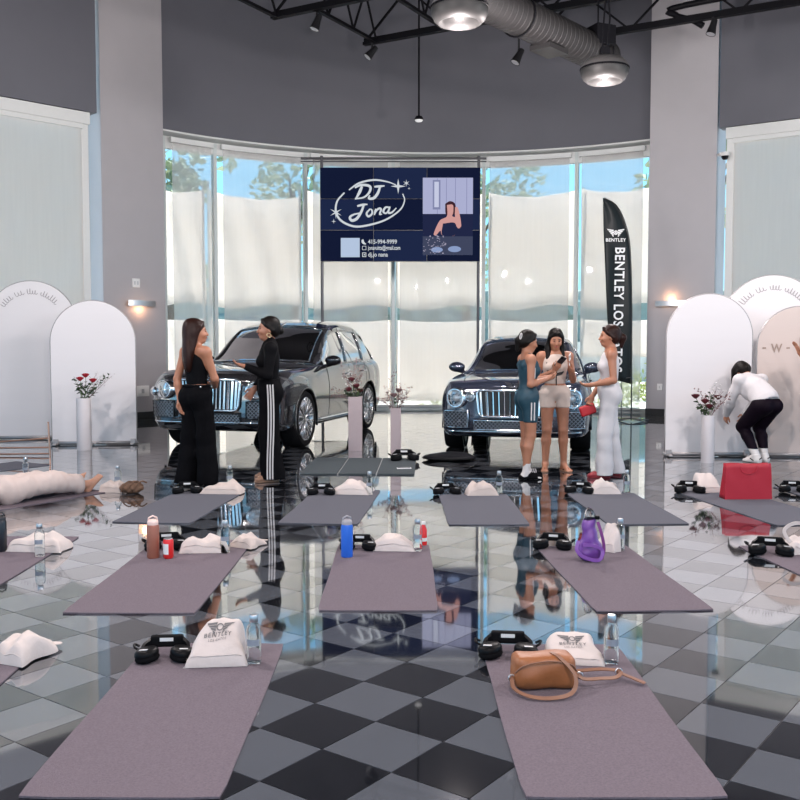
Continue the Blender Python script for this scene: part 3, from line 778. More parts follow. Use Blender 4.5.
# ================================================================ VIDEO WALL ON POLES
M_BLACKP = mat('black_plastic', (0.012, 0.012, 0.014), 0.35, vary=0.15)
M_POLE = mat('dark_pole', (0.10, 0.10, 0.11), 0.4, metal=0.3, vary=0.1)
def glow(name, col, e): return mat(name, tuple(0.05*v for v in col), 0.6, ior=1.05, emit=e*0.42, ecol=col)
TVY = 19.0
tl, br_ = AT(320, 167.5, TVY), AT(480, 261.5, TVY)
TW, TH = br_.x-tl.x, tl.z-br_.z
tvc = Vector(((tl.x+br_.x)/2, TVY, (tl.z+br_.z)/2))
tv = empty('video_wall', (tvc.x, TVY, 0), 0, 'dark video wall on two poles showing a white DJ logo and a photo', 'screen')
zc = tvc.z
M_SCR = glow('screen_navy', (0.006, 0.010, 0.034), 1.0); M_SCR2 = glow('screen_navy_glow', (0.012, 0.020, 0.060), 1.0)
for r_ in range(3):
    for c_ in range(3):
        bm = bmesh.new(); box(bm, ((c_-1)*TW/3, 0.04, zc+(1-r_)*TH/3), (TW/3-0.0015, 0.10, TH/3-0.0015), bev=0.001)
        pnl = from_bm('display_panel', bm, M_BLACKP, tv)
        bm = bmesh.new(); box(bm, ((c_-1)*TW/3, -0.012, zc+(1-r_)*TH/3), (TW/3-0.014, 0.004, TH/3-0.014))
        from_bm('lit_screen', bm, M_SCR2 if (r_+c_) % 2 else M_SCR, pnl)
for sx in (-1, 1):
    bm = bmesh.new(); tube(bm, [(sx*TW/2*0.985, 0.12, 0.0), (sx*TW/2*0.985, 0.12, zc+TH/2+0.25)], 0.03, 10); from_bm('pole', bm, M_POLE, tv)
    bm = bmesh.new(); lathe(bm, [(0, 0.02), (0.24, 0.015), (0.25, 0.0), (0, 0.0)], 20, Matrix.Translation((sx*TW/2*0.985, 0.12, 0.001))); from_bm('pole_foot', bm, M_POLE, tv)
bm = bmesh.new(); tube(bm, [(AT(300, 156, TVY).x-tvc.x, 0.12, zc+TH/2+0.2), (AT(487, 156, TVY).x-tvc.x, 0.12, zc+TH/2+0.2)], 0.025, 8)
tube(bm, [(AT(300, 156, TVY).x-tvc.x, 0.12, zc+TH/2+0.14), (AT(487, 156, TVY).x-tvc.x, 0.12, zc+TH/2+0.14)], 0.014, 8); from_bm('crossbar', bm, M_POLE, tv)
SY = -0.0165
def scr(u, v): return Vector(((u-0.5)*TW, SY, zc+(0.5-v)*TH))     # u,v in 0..1 across the screen
M_SW = glow('screen_white', (0.62, 0.66, 0.70), 1.0); M_SW2 = glow('screen_pale', (0.45, 0.55, 0.72), 1.0)
NRM = Vector((0, -1, 0))
def U(x, y): return ((x-42)/(752-42), (y-28)/(447-28))             # crop pixels of the reading
def strokes(name, lst, m, parent):
    bm = bmesh.new()
    for pts, w in lst:
        P = [scr(*U(*p)) for p in pts]; P = [Vector(q) for q in catmull([tuple(q) for q in P], 6)]
        n = len(P); ws = [w*1.45*TW*(0.55+0.45*math.sin(PI*min(1, 0.1+i/(n-1)))) for i in range(n)]
        ribbon(bm, P, ws, NRM, 0.001)
    return from_bm(name, bm, m, parent)
strokes('lettering_top', [
    ([(228, 112), (216, 140), (200, 168)], 0.013),
    ([(196, 118), (225, 106), (262, 112), (262, 135), (238, 160), (196, 168)], 0.011),
    ([(282, 114), (308, 112), (328, 110)], 0.010), ([(308, 113), (298, 142), (280, 164), (258, 166), (262, 152)], 0.012)], M_SW, tv)
strokes('lettering_bottom', [
    ([(206, 200), (232, 194), (252, 192)], 0.010), ([(236, 194), (224, 226), (204, 256), (182, 264), (174, 250), (190, 238), (215, 232)], 0.012),
    ([(262, 214), (248, 232), (256, 246), (272, 234), (270, 216), (258, 214)], 0.009),
    ([(290, 212), (282, 240)], 0.010), ([(284, 230), (300, 212), (312, 214), (306, 236), (316, 236)], 0.009),
    ([(350, 206), (332, 206), (322, 224), (334, 232), (348, 214)], 0.009), ([(352, 202), (344, 228), (360, 228), (380, 208)], 0.009)], M_SW, tv)
strokes('logo_ring', [
    ([(150, 140), (118, 178), (112, 225), (135, 265), (190, 290), (250, 286), (330, 262), (395, 218), (416, 176), (408, 145)], 0.009),
    ([(170, 128), (215, 98), (280, 84), (340, 92), (378, 106)], 0.008)], M_SW, tv)
def star(u, v, R_, pts=4, m=M_SW):
    bm = bmesh.new(); c = scr(*U(u, v)); vs_ = []
    for k in range(pts*2):
        rr = R_ if k % 2 == 0 else R_*0.22; a = k*PI/pts+PI/2
        vs_.append(bm.verts.new(c+Vector((math.cos(a)*rr, -0.002, math.sin(a)*rr))))
    bm.faces.new(vs_); from_bm('star', bm, m, tv)
star(388, 112, 0.15); star(424, 98, 0.075, 6); star(436, 122, 0.03); star(112, 228, 0.13, 6); star(102, 268, 0.05)
def srect(name, x0, y0, x1, y1, m, lift=0.0):
    bm = bmesh.new(); a, b = scr(*U(x0, y0)), scr(*U(x1, y1)); box(bm, ((a.x+b.x)/2, SY-lift, (a.z+b.z)/2), (abs(b.x-a.x), 0.003, abs(a.z-b.z))); return from_bm(name, bm, m, tv)
srect('pale_square', 133, 342, 217, 428, M_SW2)
RX = Matrix.Rotation(PI/2, 4, 'X')
for s_, y_ in (('415-994-9999', 360), ('jonavuitta@gmail.com', 387), ('dj.jo nana', 417)):
    p_ = scr(*U(254, y_)); text_part('contact_line', s_, 0.115 if '@' in s_ else 0.12, M_SW, tv, Matrix.Translation((p_.x, SY-0.004, p_.z)) @ RX @ Matrix.Diagonal((0.62 if '@' in s_ else 0.85, 1, 1, 1)), align='LEFT', off=0.002)
strokes('phone_icon', [([(230, 349), (232, 362), (244, 370)], 0.011)], M_SW, tv)
bm = bmesh.new()
for (x0, y0, x1, y1) in ((228, 378, 246, 380), (228, 394, 246, 396), (228, 378, 230, 396), (244, 378, 246, 396)):
    a, b = scr(*U(x0, y0)), scr(*U(x1, y1)); box(bm, ((a.x+b.x)/2, SY-0.002, (a.z+b.z)/2), (abs(b.x-a.x), 0.003, abs(a.z-b.z)))
from_bm('mail_icon', bm, M_SW, tv)
bm = bmesh.new()
for (x0, y0, x1, y1) in ((228, 407, 246, 410), (228, 424, 246, 427), (228, 407, 231, 427), (243, 407, 246, 427), (235, 414, 240, 420)):
    a, b = scr(*U(x0, y0)), scr(*U(x1, y1)); box(bm, ((a.x+b.x)/2, SY-0.002, (a.z+b.z)/2), (abs(b.x-a.x), 0.003, abs(a.z-b.z)))
from_bm('camera_icon', bm, M_SW, tv)
# the picture on the right of the screen (flat print)
srect('picture_background', 497, 74, 719, 418, glow('pic_pale', (0.40, 0.42, 0.62), 1.0))
for x_ in (560, 600, 640, 690): srect('picture_board', x_, 76, x_+3, 235, glow('pic_line', (0.26, 0.27, 0.45), 1.0), 0.002)
srect('picture_window', 541, 84, 575, 215, glow('pic_win', (0.22, 0.24, 0.40), 1.0), 0.002)
srect('picture_window_light', 548, 92, 568, 205, glow('pic_pale2', (0.55, 0.58, 0.75), 1.0), 0.004)
srect('picture_sofa', 497, 235, 719, 345, glow('pic_dark', (0.015, 0.02, 0.06), 1.0), 0.002)
srect('picture_deck', 497, 335, 719, 418, glow('pic_deck', (0.05, 0.06, 0.11), 1.0), 0.003)
def blob(name, pts, m, lift):
    bm = bmesh.new(); P = catmull([tuple(scr(*U(*p))) for p in pts+[pts[0]]], 5)[:-1]
    bm.faces.new([bm.verts.new((p[0], SY-lift, p[2])) for p in P]); from_bm(name, bm, m, tv)
blob('picture_hair', [(596, 190), (618, 178), (640, 190), (642, 225), (630, 240), (600, 238)], glow('pic_hair', (0.05, 0.02, 0.03), 1), 0.005)
blob('picture_figure', [(604, 195), (630, 195), (632, 228), (628, 245), (652, 255), (668, 285), (655, 300), (640, 285), (640, 330), (585, 330), (575, 310), (556, 330), (546, 322), (572, 265), (604, 245)], glow('pic_skin', (0.62, 0.32, 0.30), 1), 0.007)
blob('picture_raised_arm', [(640, 205), (652, 208), (664, 255), (666, 290), (650, 290), (640, 250)], glow('pic_skin', (0.62, 0.32, 0.30), 1), 0.0075)
blob('picture_top', [(586, 278), (640, 276), (642, 328), (584, 330)], glow('pic_dark', (0.015, 0.02, 0.06), 1.0), 0.009)
for (x_, y_, R_) in ((638, 392, 0.10), (560, 395, 0.09)):
    bm = bmesh.new(); c = scr(*U(x_, y_)); bm.faces.new([bm.verts.new((c.x+R_*1.3*math.cos(t*PI/10), SY-0.006, c.z+R_*0.6*math.sin(t*PI/10))) for t in range(20)]); from_bm('picture_jog_wheel', bm, glow('pic_jog', (0.25, 0.33, 0.55), 1), tv)
rnd = random.Random(3); bm = bmesh.new()
for _ in range(60):
    c = scr(*U(rnd.uniform(500, 600), rnd.uniform(330, 412))); box(bm, (c.x, SY-0.006, c.z), (0.02, 0.002, 0.012))
from_bm('picture_knobs', bm, glow('pic_knob', (0.45, 0.42, 0.55), 1), tv)

# ================================================================ FEATHER FLAG
FY = 17.6
M_FLAG = mat('flag_black_satin', (0.012, 0.017, 0.019), 0.38, ior=1.25, vary=0.25, vscale=3, bump=0.4, bscale=4, sheen=0.2)
ff = empty('feather_flag', (AT(634, 420, FY).x, FY, 0), 0, 'tall black feather flag printed with a winged emblem and white lettering', 'flag')
fx0 = ff.location.x
def fp(px, py): q = AT(px, py, FY); return (q.x-fx0, q.z)
left_e = [fp(603, 198), fp(604, 240), fp(606, 300), fp(610, 345), fp(615, 380)]
right_e = [fp(603.5, 198), fp(616, 206), fp(625, 225), fp(629.5, 250), fp(631, 300), fp(631, 345), fp(631, 384)]
Lc = catmull(left_e, 12); Rc = catmull(right_e, 12); n_ = 30; V = []; Fq = []
for i in range(n_+1):
    a = Lc[int(round(i/n_*(len(Lc)-1)))]; b = Rc[int(round(i/n_*(len(Rc)-1)))]
    for j in range(9):
        t = j/8; x = a[0]+(b[0]-a[0])*t; z = a[1]+(b[1]-a[1])*t
        V.append((x, 0.03*math.sin(t*4+i*0.35)*(1-t*0.6)+0.012*math.sin(t*9-i*0.2), z))
for i in range(n_):
    for j in range(8):
        k = i*9+j; Fq.append((k, k+1, k+10, k+9))
fo = from_vf('cloth', V, Fq, M_FLAG, ff, True); md = fo.modifiers.new('t', 'SOLIDIFY'); md.thickness = 0.006
bm = bmesh.new(); P = [(b[0]+0.012, 0.0, b[1]) for b in Rc]; P += [(P[-1][0], 0, 0.25), (P[-1][0], 0, 0.02)]
tube(bm, P, 0.013, 8); from_bm('pole', bm, M_BLACKP, ff)
bm = bmesh.new()
bxp = P[-1][0]
for k in range(4):
    a = k*PI/2+0.5; tube(bm, [(bxp, 0, 0.06), (bxp+0.42*math.cos(a), 0.42*math.sin(a), 0.012)], 0.012, 6)
tube(bm, [(bxp-0.18, 0.02, 0.8), (bxp-0.18, 0.02, 0.03)], 0.009, 6); tube(bm, [(bxp-0.18, 0.02, 0.8), (bxp, 0, 0.82)], 0.009, 6); from_bm('cross_base', bm, M_POLE, ff)
M_PRINT = mat('print_white', (0.85, 0.86, 0.86), 0.5, vary=0.03)
# lettering reads downwards, turned a quarter
a_, b_ = fp(616, 248), fp(617.5, 372)
wds = [text_mesh(w_, 0.40, off=0.008, align='LEFT', spacing=1.12) for w_ in ('BENTLEY', 'LOS', 'GATOS')]
lens = [max(v.co.x for v in m_.vertices)-min(v.co.x for v in m_.vertices) for m_ in wds]; gap = 0.16; tot = sum(lens)+2*gap; sc_ = (a_[1]-b_[1])/tot; run = 0.0
for m_, l_ in zip(wds, lens):
    x0 = min(v.co.x for v in m_.vertices); m_.transform(Matrix.Translation((run-x0-tot/2, 0, 0))); run += l_+gap
    m_.transform(Matrix.Translation(((a_[0]+b_[0])/2+0.01, -0.062, (a_[1]+b_[1])/2)) @ Matrix.Rotation(0.012, 4, 'Y') @ RX @ Matrix.Rotation(-PI/2, 4, 'Z') @ Matrix.Diagonal((sc_, sc_*1.15, 1, 1)))
    link_mesh('lettering', m_, M_PRINT, ff)
def wings(bm, c, w, up, right, nrm, lift):
    """winged roundel emblem"""
    c = Vector(c); up = Vector(up); right = Vector(right); nrm = Vector(nrm)
    for sgn in (-1, 1):
        for k in range(4):
            y = (0.16-0.11*k)*w; x0, x1 = 0.13*w, (0.52-0.09*k)*w
            q = [c+right*sgn*x0+up*y, c+right*sgn*x1+up*(y+0.06*w), c+right*sgn*(x1-0.05*w)+up*(y-0.02*w), c+right*sgn*x0+up*(y-0.09*w)]
            q = [v+nrm*lift for v in q]; bm.faces.new([bm.verts.new(v) for v in (q if sgn > 0 else q[::-1])])
    n = 16; R0, R1 = 0.09*w, 0.13*w
    ring = [(bm.verts.new(c+nrm*lift+(right*math.cos(2*PI*i/n)+up*math.sin(2*PI*i/n))*R0), bm.verts.new(c+nrm*lift+(right*math.cos(2*PI*i/n)+up*math.sin(2*PI*i/n))*R1)) for i in range(n)]
    for i in range(n):
        A, B = ring[i], ring[(i+1) % n]; bm.faces.new((A[0], A[1], B[1], B[0]))
ec = fp(615, 233)
bm = bmesh.new(); wings(bm, (ec[0], -0.06, ec[1]), 0.31, (0, 0, 1), (1, 0, 0), (0, -1, 0), 0.004); from_bm('winged_emblem', bm, M_PRINT, ff)
text_part('emblem_letter', 'B', 0.075, M_PRINT, ff, Matrix.Translation((ec[0], -0.062, ec[1])) @ RX, off=0.002)
e2 = fp(615, 240.5); text_part('emblem_word', 'BENTLEY', 0.085, M_PRINT, ff, Matrix.Translation((e2[0], -0.062, e2[1])) @ RX, off=0.002, spacing=1.1)

# ================================================================ FABRIC ARCHES
M_ARCH = mat('arch_fabric_white', (0.70, 0.68, 0.69), 0.75, vary=0.03, vscale=2, bump=0.25, bscale=3, stretch=(0.3, 1, 2.2))
M_ARCHB = mat('arch_fabric_beige', (0.60, 0.51, 0.47), 0.75, vary=0.03, vscale=2, bump=0.35, bscale=3, stretch=(0.3, 1, 2.2))
M_TUBE = mat('arch_tube_grey', (0.36, 0.34, 0.34), 0.4, metal=0.4, vary=0.1)
M_INK = mat('ink_grey', (0.30, 0.28, 0.29), 0.7, vary=0.1); M_TAUPE = mat('ink_taupe', (0.33, 0.25, 0.21), 0.7, vary=0.1)
def arch(loc, rz, w, h, m, label, script=0, words=None):
    r = empty('arch_panel', (loc[0], loc[1], 0), rz, label, 'backdrop', 'arched fabric backdrops')
    R_ = w/2; pts = [(-R_, 0.05)]+[(-R_, 0.05+(h-R_-0.05)*i/6) for i in range(1, 7)]
    pts += [(R_*math.cos(PI-PI*i/28), h-R_+R_*math.sin(PI-PI*i/28)) for i in range(1, 28)]
    pts += [(R_, 0.05+(h-R_-0.05)*i/6) for i in range(6, -1, -1)]
    bm = bmesh.new(); prism(bm, [Vector((x, -0.018, z)) for x, z in pts], None, (0, 0.036, 0)); bmesh.ops.recalc_face_normals(bm, faces=bm.faces)
    from_bm('fabric_cover', bm, m, r)
    bm = bmesh.new(); tube(bm, [(x*1.004, 0, z+0.002) for x, z in pts], 0.0125, 6); from_bm('edge_tube', bm, M_TUBE, r, True)
    bm = bmesh.new(); tube(bm, [(-R_-0.02, 0, 0.035), (R_+0.02, 0, 0.035)], 0.03, 8); from_bm('bottom_rail', bm, M_TUBE, r, True)
    for s_ in (-1, 1):
        bm = bmesh.new(); box(bm, (s_*R_*0.92, 0.0, 0.02), (0.05, 0.26, 0.025), bev=0.006); box(bm, (s_*R_*0.92, 0.0, 0.05), (0.07, 0.07, 0.08), bev=0.006); from_bm('foot', bm, M_TUBE, r)
    if script:
        rnd = random.Random(script); bm = bmesh.new()
        Rt = R_*0.74; cz = h-R_
        for wd, (a0, a1) in enumerate(((2.55, 2.15), (2.05, 1.78), (1.68, 1.38), (1.28, 0.72))):
            n = int((a0-a1)/0.075); P = []
            for i in range(n*4+1):
                t = i/4; a = a0-(a0-a1)*t/n
                tall = 0.5+0.9*rnd.random() if i % 4 == 1 else 0.4
                rr = Rt+0.052*math.sin(t*2*PI)*tall; aa = a-0.022*math.cos(t*2*PI)
                P.append((rr*math.cos(aa), -0.0195, cz+rr*math.sin(aa)))
            P = catmull(P, 3); ribbon(bm, P, 0.008, NRM, 0.001)
        from_bm('script_lettering', bm, M_INK, r)
    if words:
        for s_, x, z, sz in words: text_part('lettering', s_, sz, M_TAUPE, r, Matrix.Translation((x, -0.022, z)) @ RX @ Matrix.Diagonal((0.8, 1, 1, 1)))
    return r
def at_floor(px, py): g = G(px, py); return (g.x, g.y)
ga = at_floor(95, 445); arch(ga, 0.10, 1.16, 2.04, M_ARCH, 'shorter white fabric arch behind the round vase of roses')
gb = at_floor(29, 441); arch((gb[0]-0.02, gb[1]+0.25), 0.12, 1.30, 2.37, M_ARCH, 'taller white fabric arch with grey script behind the shorter arch', script=11)
gc = at_floor(707, 456.5); arch(gc, -0.02, 1.07, 2.06, M_ARCH, 'plain white fabric arch behind the tall vase of dark roses')
gd = AT(772, 345, gc[1]+0.50); arch((gd.x, gd.y), -0.12, 1.28, 2.33, M_ARCH, 'taller white fabric arch with grey script behind the beige arch', script=23)
ge = AT(800, 345, gc[1]-0.08); arch((ge.x, ge.y), -0.10, 1.04, 1.90, M_ARCHB, 'beige fabric arch with taupe serif lettering', words=[('w', -0.29, 1.40, 0.24), ('-', -0.44, 1.40, 0.22), ('-', -0.15, 1.40, 0.22), ('l', 0.00, 1.41, 0.27), ('l', 0.07, 1.41, 0.27), ('n', 0.20, 1.40, 0.24), ('e', 0.33, 1.40, 0.24)])

# rose-gold low rail beside the reclining person
M_RG = mat('rose_gold', (0.55, 0.32, 0.24), 0.3, metal=0.8, vary=0.1)
pr_ = at_floor(50, 456); pl_ = (pr_[0]-0.78, pr_[1]-0.05)
r = empty('garment_rail', (pr_[0], pr_[1], 0), 0, 'low rose gold metal rail standing before the tall script arch', 'rail')
bm = bmesh.new(); tube(bm, [(0, 0, 0), (-0.015, 0, 0.44)], 0.013, 8); from_bm('post', bm, M_RG, r)
bm = bmesh.new(); tube(bm, [(-0.95, 0, 0), (-0.95, 0, 0.36)], 0.013, 8); from_bm('post', bm, M_RG, r)
for z0, z1 in ((0.16, 0.23), (0.10, 0.11), (0.02, 0.03)):
    bm = bmesh.new(); tube(bm, [(-0.95, 0, z0), (0, 0, z1)], 0.011, 8); from_bm('rail_bar', bm, M_RG, r)

# ================================================================ VASES WITH FLOWERS
M_VW = mat('vase_white', (0.60, 0.57, 0.58), 0.45, vary=0.03); M_VP = mat('vase_blush', (0.38, 0.315, 0.325), 0.5, vary=0.04)
M_STEM = mat('stem_green', (0.10, 0.16, 0.06), 0.6, vary=0.3); M_LF = mat('rose_leaf', (0.045, 0.07, 0.035), 0.55, vary=0.4)
M_RED = mat('rose_red', (0.42, 0.015, 0.03), 0.55, vary=0.3); M_DRED = mat('rose_dark', (0.12, 0.015, 0.025), 0.55, vary=0.3)
M_BABY = mat('baby_breath', (0.62, 0.60, 0.60), 0.7, vary=0.1); M_DUSTY = mat('dried_mauve', (0.22, 0.13, 0.13), 0.7, vary=0.3)
def bez(a, b, bend, n=7):
    a = Vector(a); b = Vector(b); d = b-a; s = Vector((d.y, -d.x, 0.0)); s = s.normalized() if s.length > 1e-6 else Vector((1, 0, 0))
    return [a+d*(i/n)+(s*bend+Vector((0, 0, abs(bend)*0.6)))*math.sin(PI*i/n) for i in range(n+1)]
def leaf(bm, p, d, L, w, tw):
    d = Vector(d).normalized(); s = d.cross(Vector((0.1, 0.2, 1))).normalized(); n = s.cross(d); s = s*math.cos(tw)+n*math.sin(tw); n = s.cross(d)
    a = [p, p+d*L*0.45+s*w+n*0.12*L, p+d*L+n*0.0, p+d*L*0.45-s*w+n*0.12*L, p+d*L*0.45]
    v = [bm.verts.new(q) for q in a]; bm.faces.new((v[0], v[1], v[4])); bm.faces.new((v[1], v[2], v[4])); bm.faces.new((v[2], v[3], v[4])); bm.faces.new((v[3], v[0], v[4]))
def rose(base, tip, mb, label, grp, rnd, size=0.045):
    r = empty('rose', base, 0, label, 'flower', grp)
    t = Vector(tip)-Vector(base); P = bez((0, 0, 0), t, rnd.uniform(-0.03, 0.03))
    bm = bmesh.new(); tube(bm, P, 0.004, 5); from_bm('stem', bm, M_STEM, r)
    bm = bmesh.new()
    for ring, (n, rr, hh, op) in enumerate(((3, 0.30, 0.9, 0.15), (5, 0.62, 0.85, 0.45), (6, 0.95, 0.7, 0.85))):
        for k in range(n):
            a = 2*PI*k/n+ring*0.5; w_ = PI/n*1.4
            rows = []
            for j in range(4):
                f = j/3; rad = size*rr*(0.35+0.65*math.sin(f*PI*0.55)+op*0.25*f*f); z = size*1.5*hh*(f-0.35)
                rows.append([bm.verts.new((t.x+rad*math.cos(a+w_*q), t.y+rad*math.sin(a+w_*q), t.z+z-size*0.12*abs(q)*f)) for q in (-1, 0, 1)])
            for A, B in zip(rows[:-1], rows[1:]):
                for q in range(2): bm.faces.new((A[q], A[q+1], B[q+1], B[q]))
    bmesh.ops.create_icosphere(bm, subdivisions=1, radius=size*0.45, matrix=Matrix.Translation(t))
    from_bm('bloom', bm, mb, r, True)
    for k in range(3):
        p = P[3+k]; bm = bmesh.new(); leaf(bm, p, (rnd.uniform(-1, 1), rnd.uniform(-1, 1), 0.25), 0.08, 0.024, rnd.uniform(-0.5, 0.5)); from_bm('leaf', bm, M_LF, r)
def sprig(base, tip, ml, label, grp, rnd, nl=14, L=0.045, w=0.014, berries=None):
    r = empty('sprig', base, 0, label, 'flower', grp)
    t = Vector(tip)-Vector(base); P = bez((0, 0, 0), t, rnd.uniform(-0.06, 0.06), 10)
    bm = bmesh.new(); tube(bm, P, [0.004-0.0025*i/10 for i in range(11)], 5)
    for k in range(4):
        p = P[4+k]; q = p+Vector((rnd.uniform(-0.06, 0.06), rnd.uniform(-0.06, 0.06), 0.06)); tube(bm, [p, q], 0.002, 4)
    from_bm('stem', bm, M_STEM if berries is None else M_DUSTY, r)
    bm = bmesh.new()
    for k in range(nl):
        i = 3+int(rnd.random()*7.9); p = P[min(i, 10)]+Vector((rnd.uniform(-0.02, 0.02), rnd.uniform(-0.02, 0.02), rnd.uniform(-0.01, 0.03)))
        leaf(bm, p, (rnd.uniform(-1, 1), rnd.uniform(-1, 1), rnd.uniform(-0.3, 0.9)), L*rnd.uniform(0.7, 1.3), w, rnd.uniform(-0.8, 0.8))
    from_bm('leaves', bm, ml, r)
    if berries is not None:
        bm = bmesh.new()
        for k in range(14):
            p = P[5+k % 6]+Vector((rnd.gauss(0, 0.03), rnd.gauss(0, 0.03), rnd.gauss(0.02, 0.02)))
            bmesh.ops.create_icosphere(bm, subdivisions=1, radius=rnd.uniform(0.006, 0.011), matrix=Matrix.Translation(p))
        from_bm('blossoms', bm, berries, r, True)
def vase_at(px, py, wpx, top_py, square, m, label):
    g = G(px, py); d = g.y; w = wpx*d/FPX; h = AT(px, top_py, d).z
    r = empty('flower_vase', g, 0.0, label, 'vase')
    bm = bmesh.new()
    if square:
        o_ = w/2; i_ = w/2-0.012
        for (x0, x1, y0, y1) in ((-o_, o_, -o_, -i_), (-o_, o_, i_, o_), (-o_, -i_, -i_, i_), (i_, o_, -i_, i_)):
            box(bm, ((x0+x1)/2, (y0+y1)/2, h/2), (x1-x0, y1-y0, h))
        box(bm, (0, 0, 0.02), (2*i_, 2*i_, 0.04))
        from_bm('body', bm, m, r)
        bm = bmesh.new(); box(bm, (0, 0, h-0.07), (2*i_, 2*i_, 0.03)); from_bm('soil', bm, M_STEM, r)
    else:
        R_ = w/2; lathe(bm, [(0, 0), (R_*0.97, 0), (R_, 0.01), (R_, h-0.01), (R_*0.98, h), (R_-0.012, h-0.002), (R_-0.014, 0.04), (0, 0.04)], 28); from_bm('body', bm, m, r, True, 40)
        bm = bmesh.new(); lathe(bm, [(0, h-0.06), (R_-0.015, h-0.06)], 20); from_bm('soil', bm, M_STEM, r)
    return Vector((g.x, g.y, h)), d
def fill(top, d, blooms, sprigs, mb, vl, rnd):
    for (px, py, dy) in blooms:
        rose(top+Vector((rnd.uniform(-.03, .03), rnd.uniform(-.03, .03), -0.05)), AT(px, py, d+dy), mb, 'rose in bloom on a leafy stem in %s' % vl, 'roses in %s' % vl, rnd)
    for (px, py, dy, kind) in sprigs:
        b = top+Vector((rnd.uniform(-.03, .03), rnd.uniform(-.03, .03), -0.05)); t = AT(px, py, d+dy)
        if kind == 'g': sprig(b, t, M_LF, 'dark leafy green sprig in %s' % vl, 'green sprigs in %s' % vl, rnd, 14, 0.06, 0.02)
        elif kind == 'w': sprig(b, t, M_BABY, 'wispy pale filler sprig in %s' % vl, 'pale sprigs in %s' % vl, rnd, 8, 0.03, 0.007, M_BABY)
        else: sprig(b, t, M_DUSTY, 'dried mauve branch in %s' % vl, 'dried branches in %s' % vl, rnd, 12, 0.035, 0.013, M_DUSTY)
rnd = random.Random(21)
tp, d = vase_at(84.5, 450, 14.5, 398, False, M_VW, 'tall round white vase of red roses before the short white arch')
fill(tp, d, [(80, 379.5, 0), (85.5, 376, 0.06), (93, 381, -0.04)], [(73, 379, 0, 'g'), (77, 390, -0.05, 'g'), (92, 392, -0.04, 'g'), (101, 377, 0.05, 'w'), (108, 378, 0, 'g'), (112, 376, 0.03, 'w'), (97, 373, 0, 'w'), (86, 386, -0.05, 'g'), (95, 393, 0.03, 'g')], M_RED, 'the round white vase by the left arches', rnd)
tp, d = vase_at(355.5, 450, 13.5, 396.5, True, M_VP, 'taller square blush vase beside the black car')
fill(tp, d, [(351.5, 380, 0), (356.5, 386.5, -0.05), (348.5, 390, -0.05), (360, 391, 0)], [(341, 365, 0.0, 'd'), (358, 359, 0.02, 'd'), (362, 368, 0, 'd'), (329, 397, 0.0, 'd'), (333, 390, 0.05, 'd'), (346, 376, 0.04, 'w'), (350, 371, 0, 'w'), (358, 393, -0.06, 'g'), (345, 394, -0.05, 'g'), (360, 380, 0.04, 'd')], M_DRED, 'the taller blush vase', rnd)
tp, d = vase_at(395.8, 451.5, 10.5, 408, True, M_VP, 'shorter square blush vase between the two cars')
fill(tp, d, [(394, 396, -0.03), (399, 391, 0.02)], [(393, 374, 0, 'd'), (400, 384, 0.03, 'd'), (410, 388, 0, 'd'), (377, 400, 0, 'd'), (382, 398, 0.04, 'd'), (386, 390, -0.03, 'd'), (404, 400, 0.02, 'd'), (390, 393, 0.05, 'w'), (403, 392, -0.03, 'd')], M_DUSTY, 'the shorter blush vase', rnd)
tp, d = vase_at(707.5, 462.5, 13.0, 415, False, M_VW, 'tall round white vase of dark roses before the plain white arch')
fill(tp, d, [(695.5, 397, 0), (705, 402, -0.05), (709, 407, -0.03), (718, 398, 0.03)], [(697, 407, 0, 'g'), (703, 412, -0.05, 'g'), (713, 392, 0, 'w'), (722, 389, 0.04, 'w'), (728, 397, 0, 'd'), (717, 386, 0.02, 'w'), (700, 392, 0.03, 'd'), (710, 394, 0.02, 'g'), (724, 403, 0, 'w')], M_DRED, 'the round white vase by the right arches', rnd)

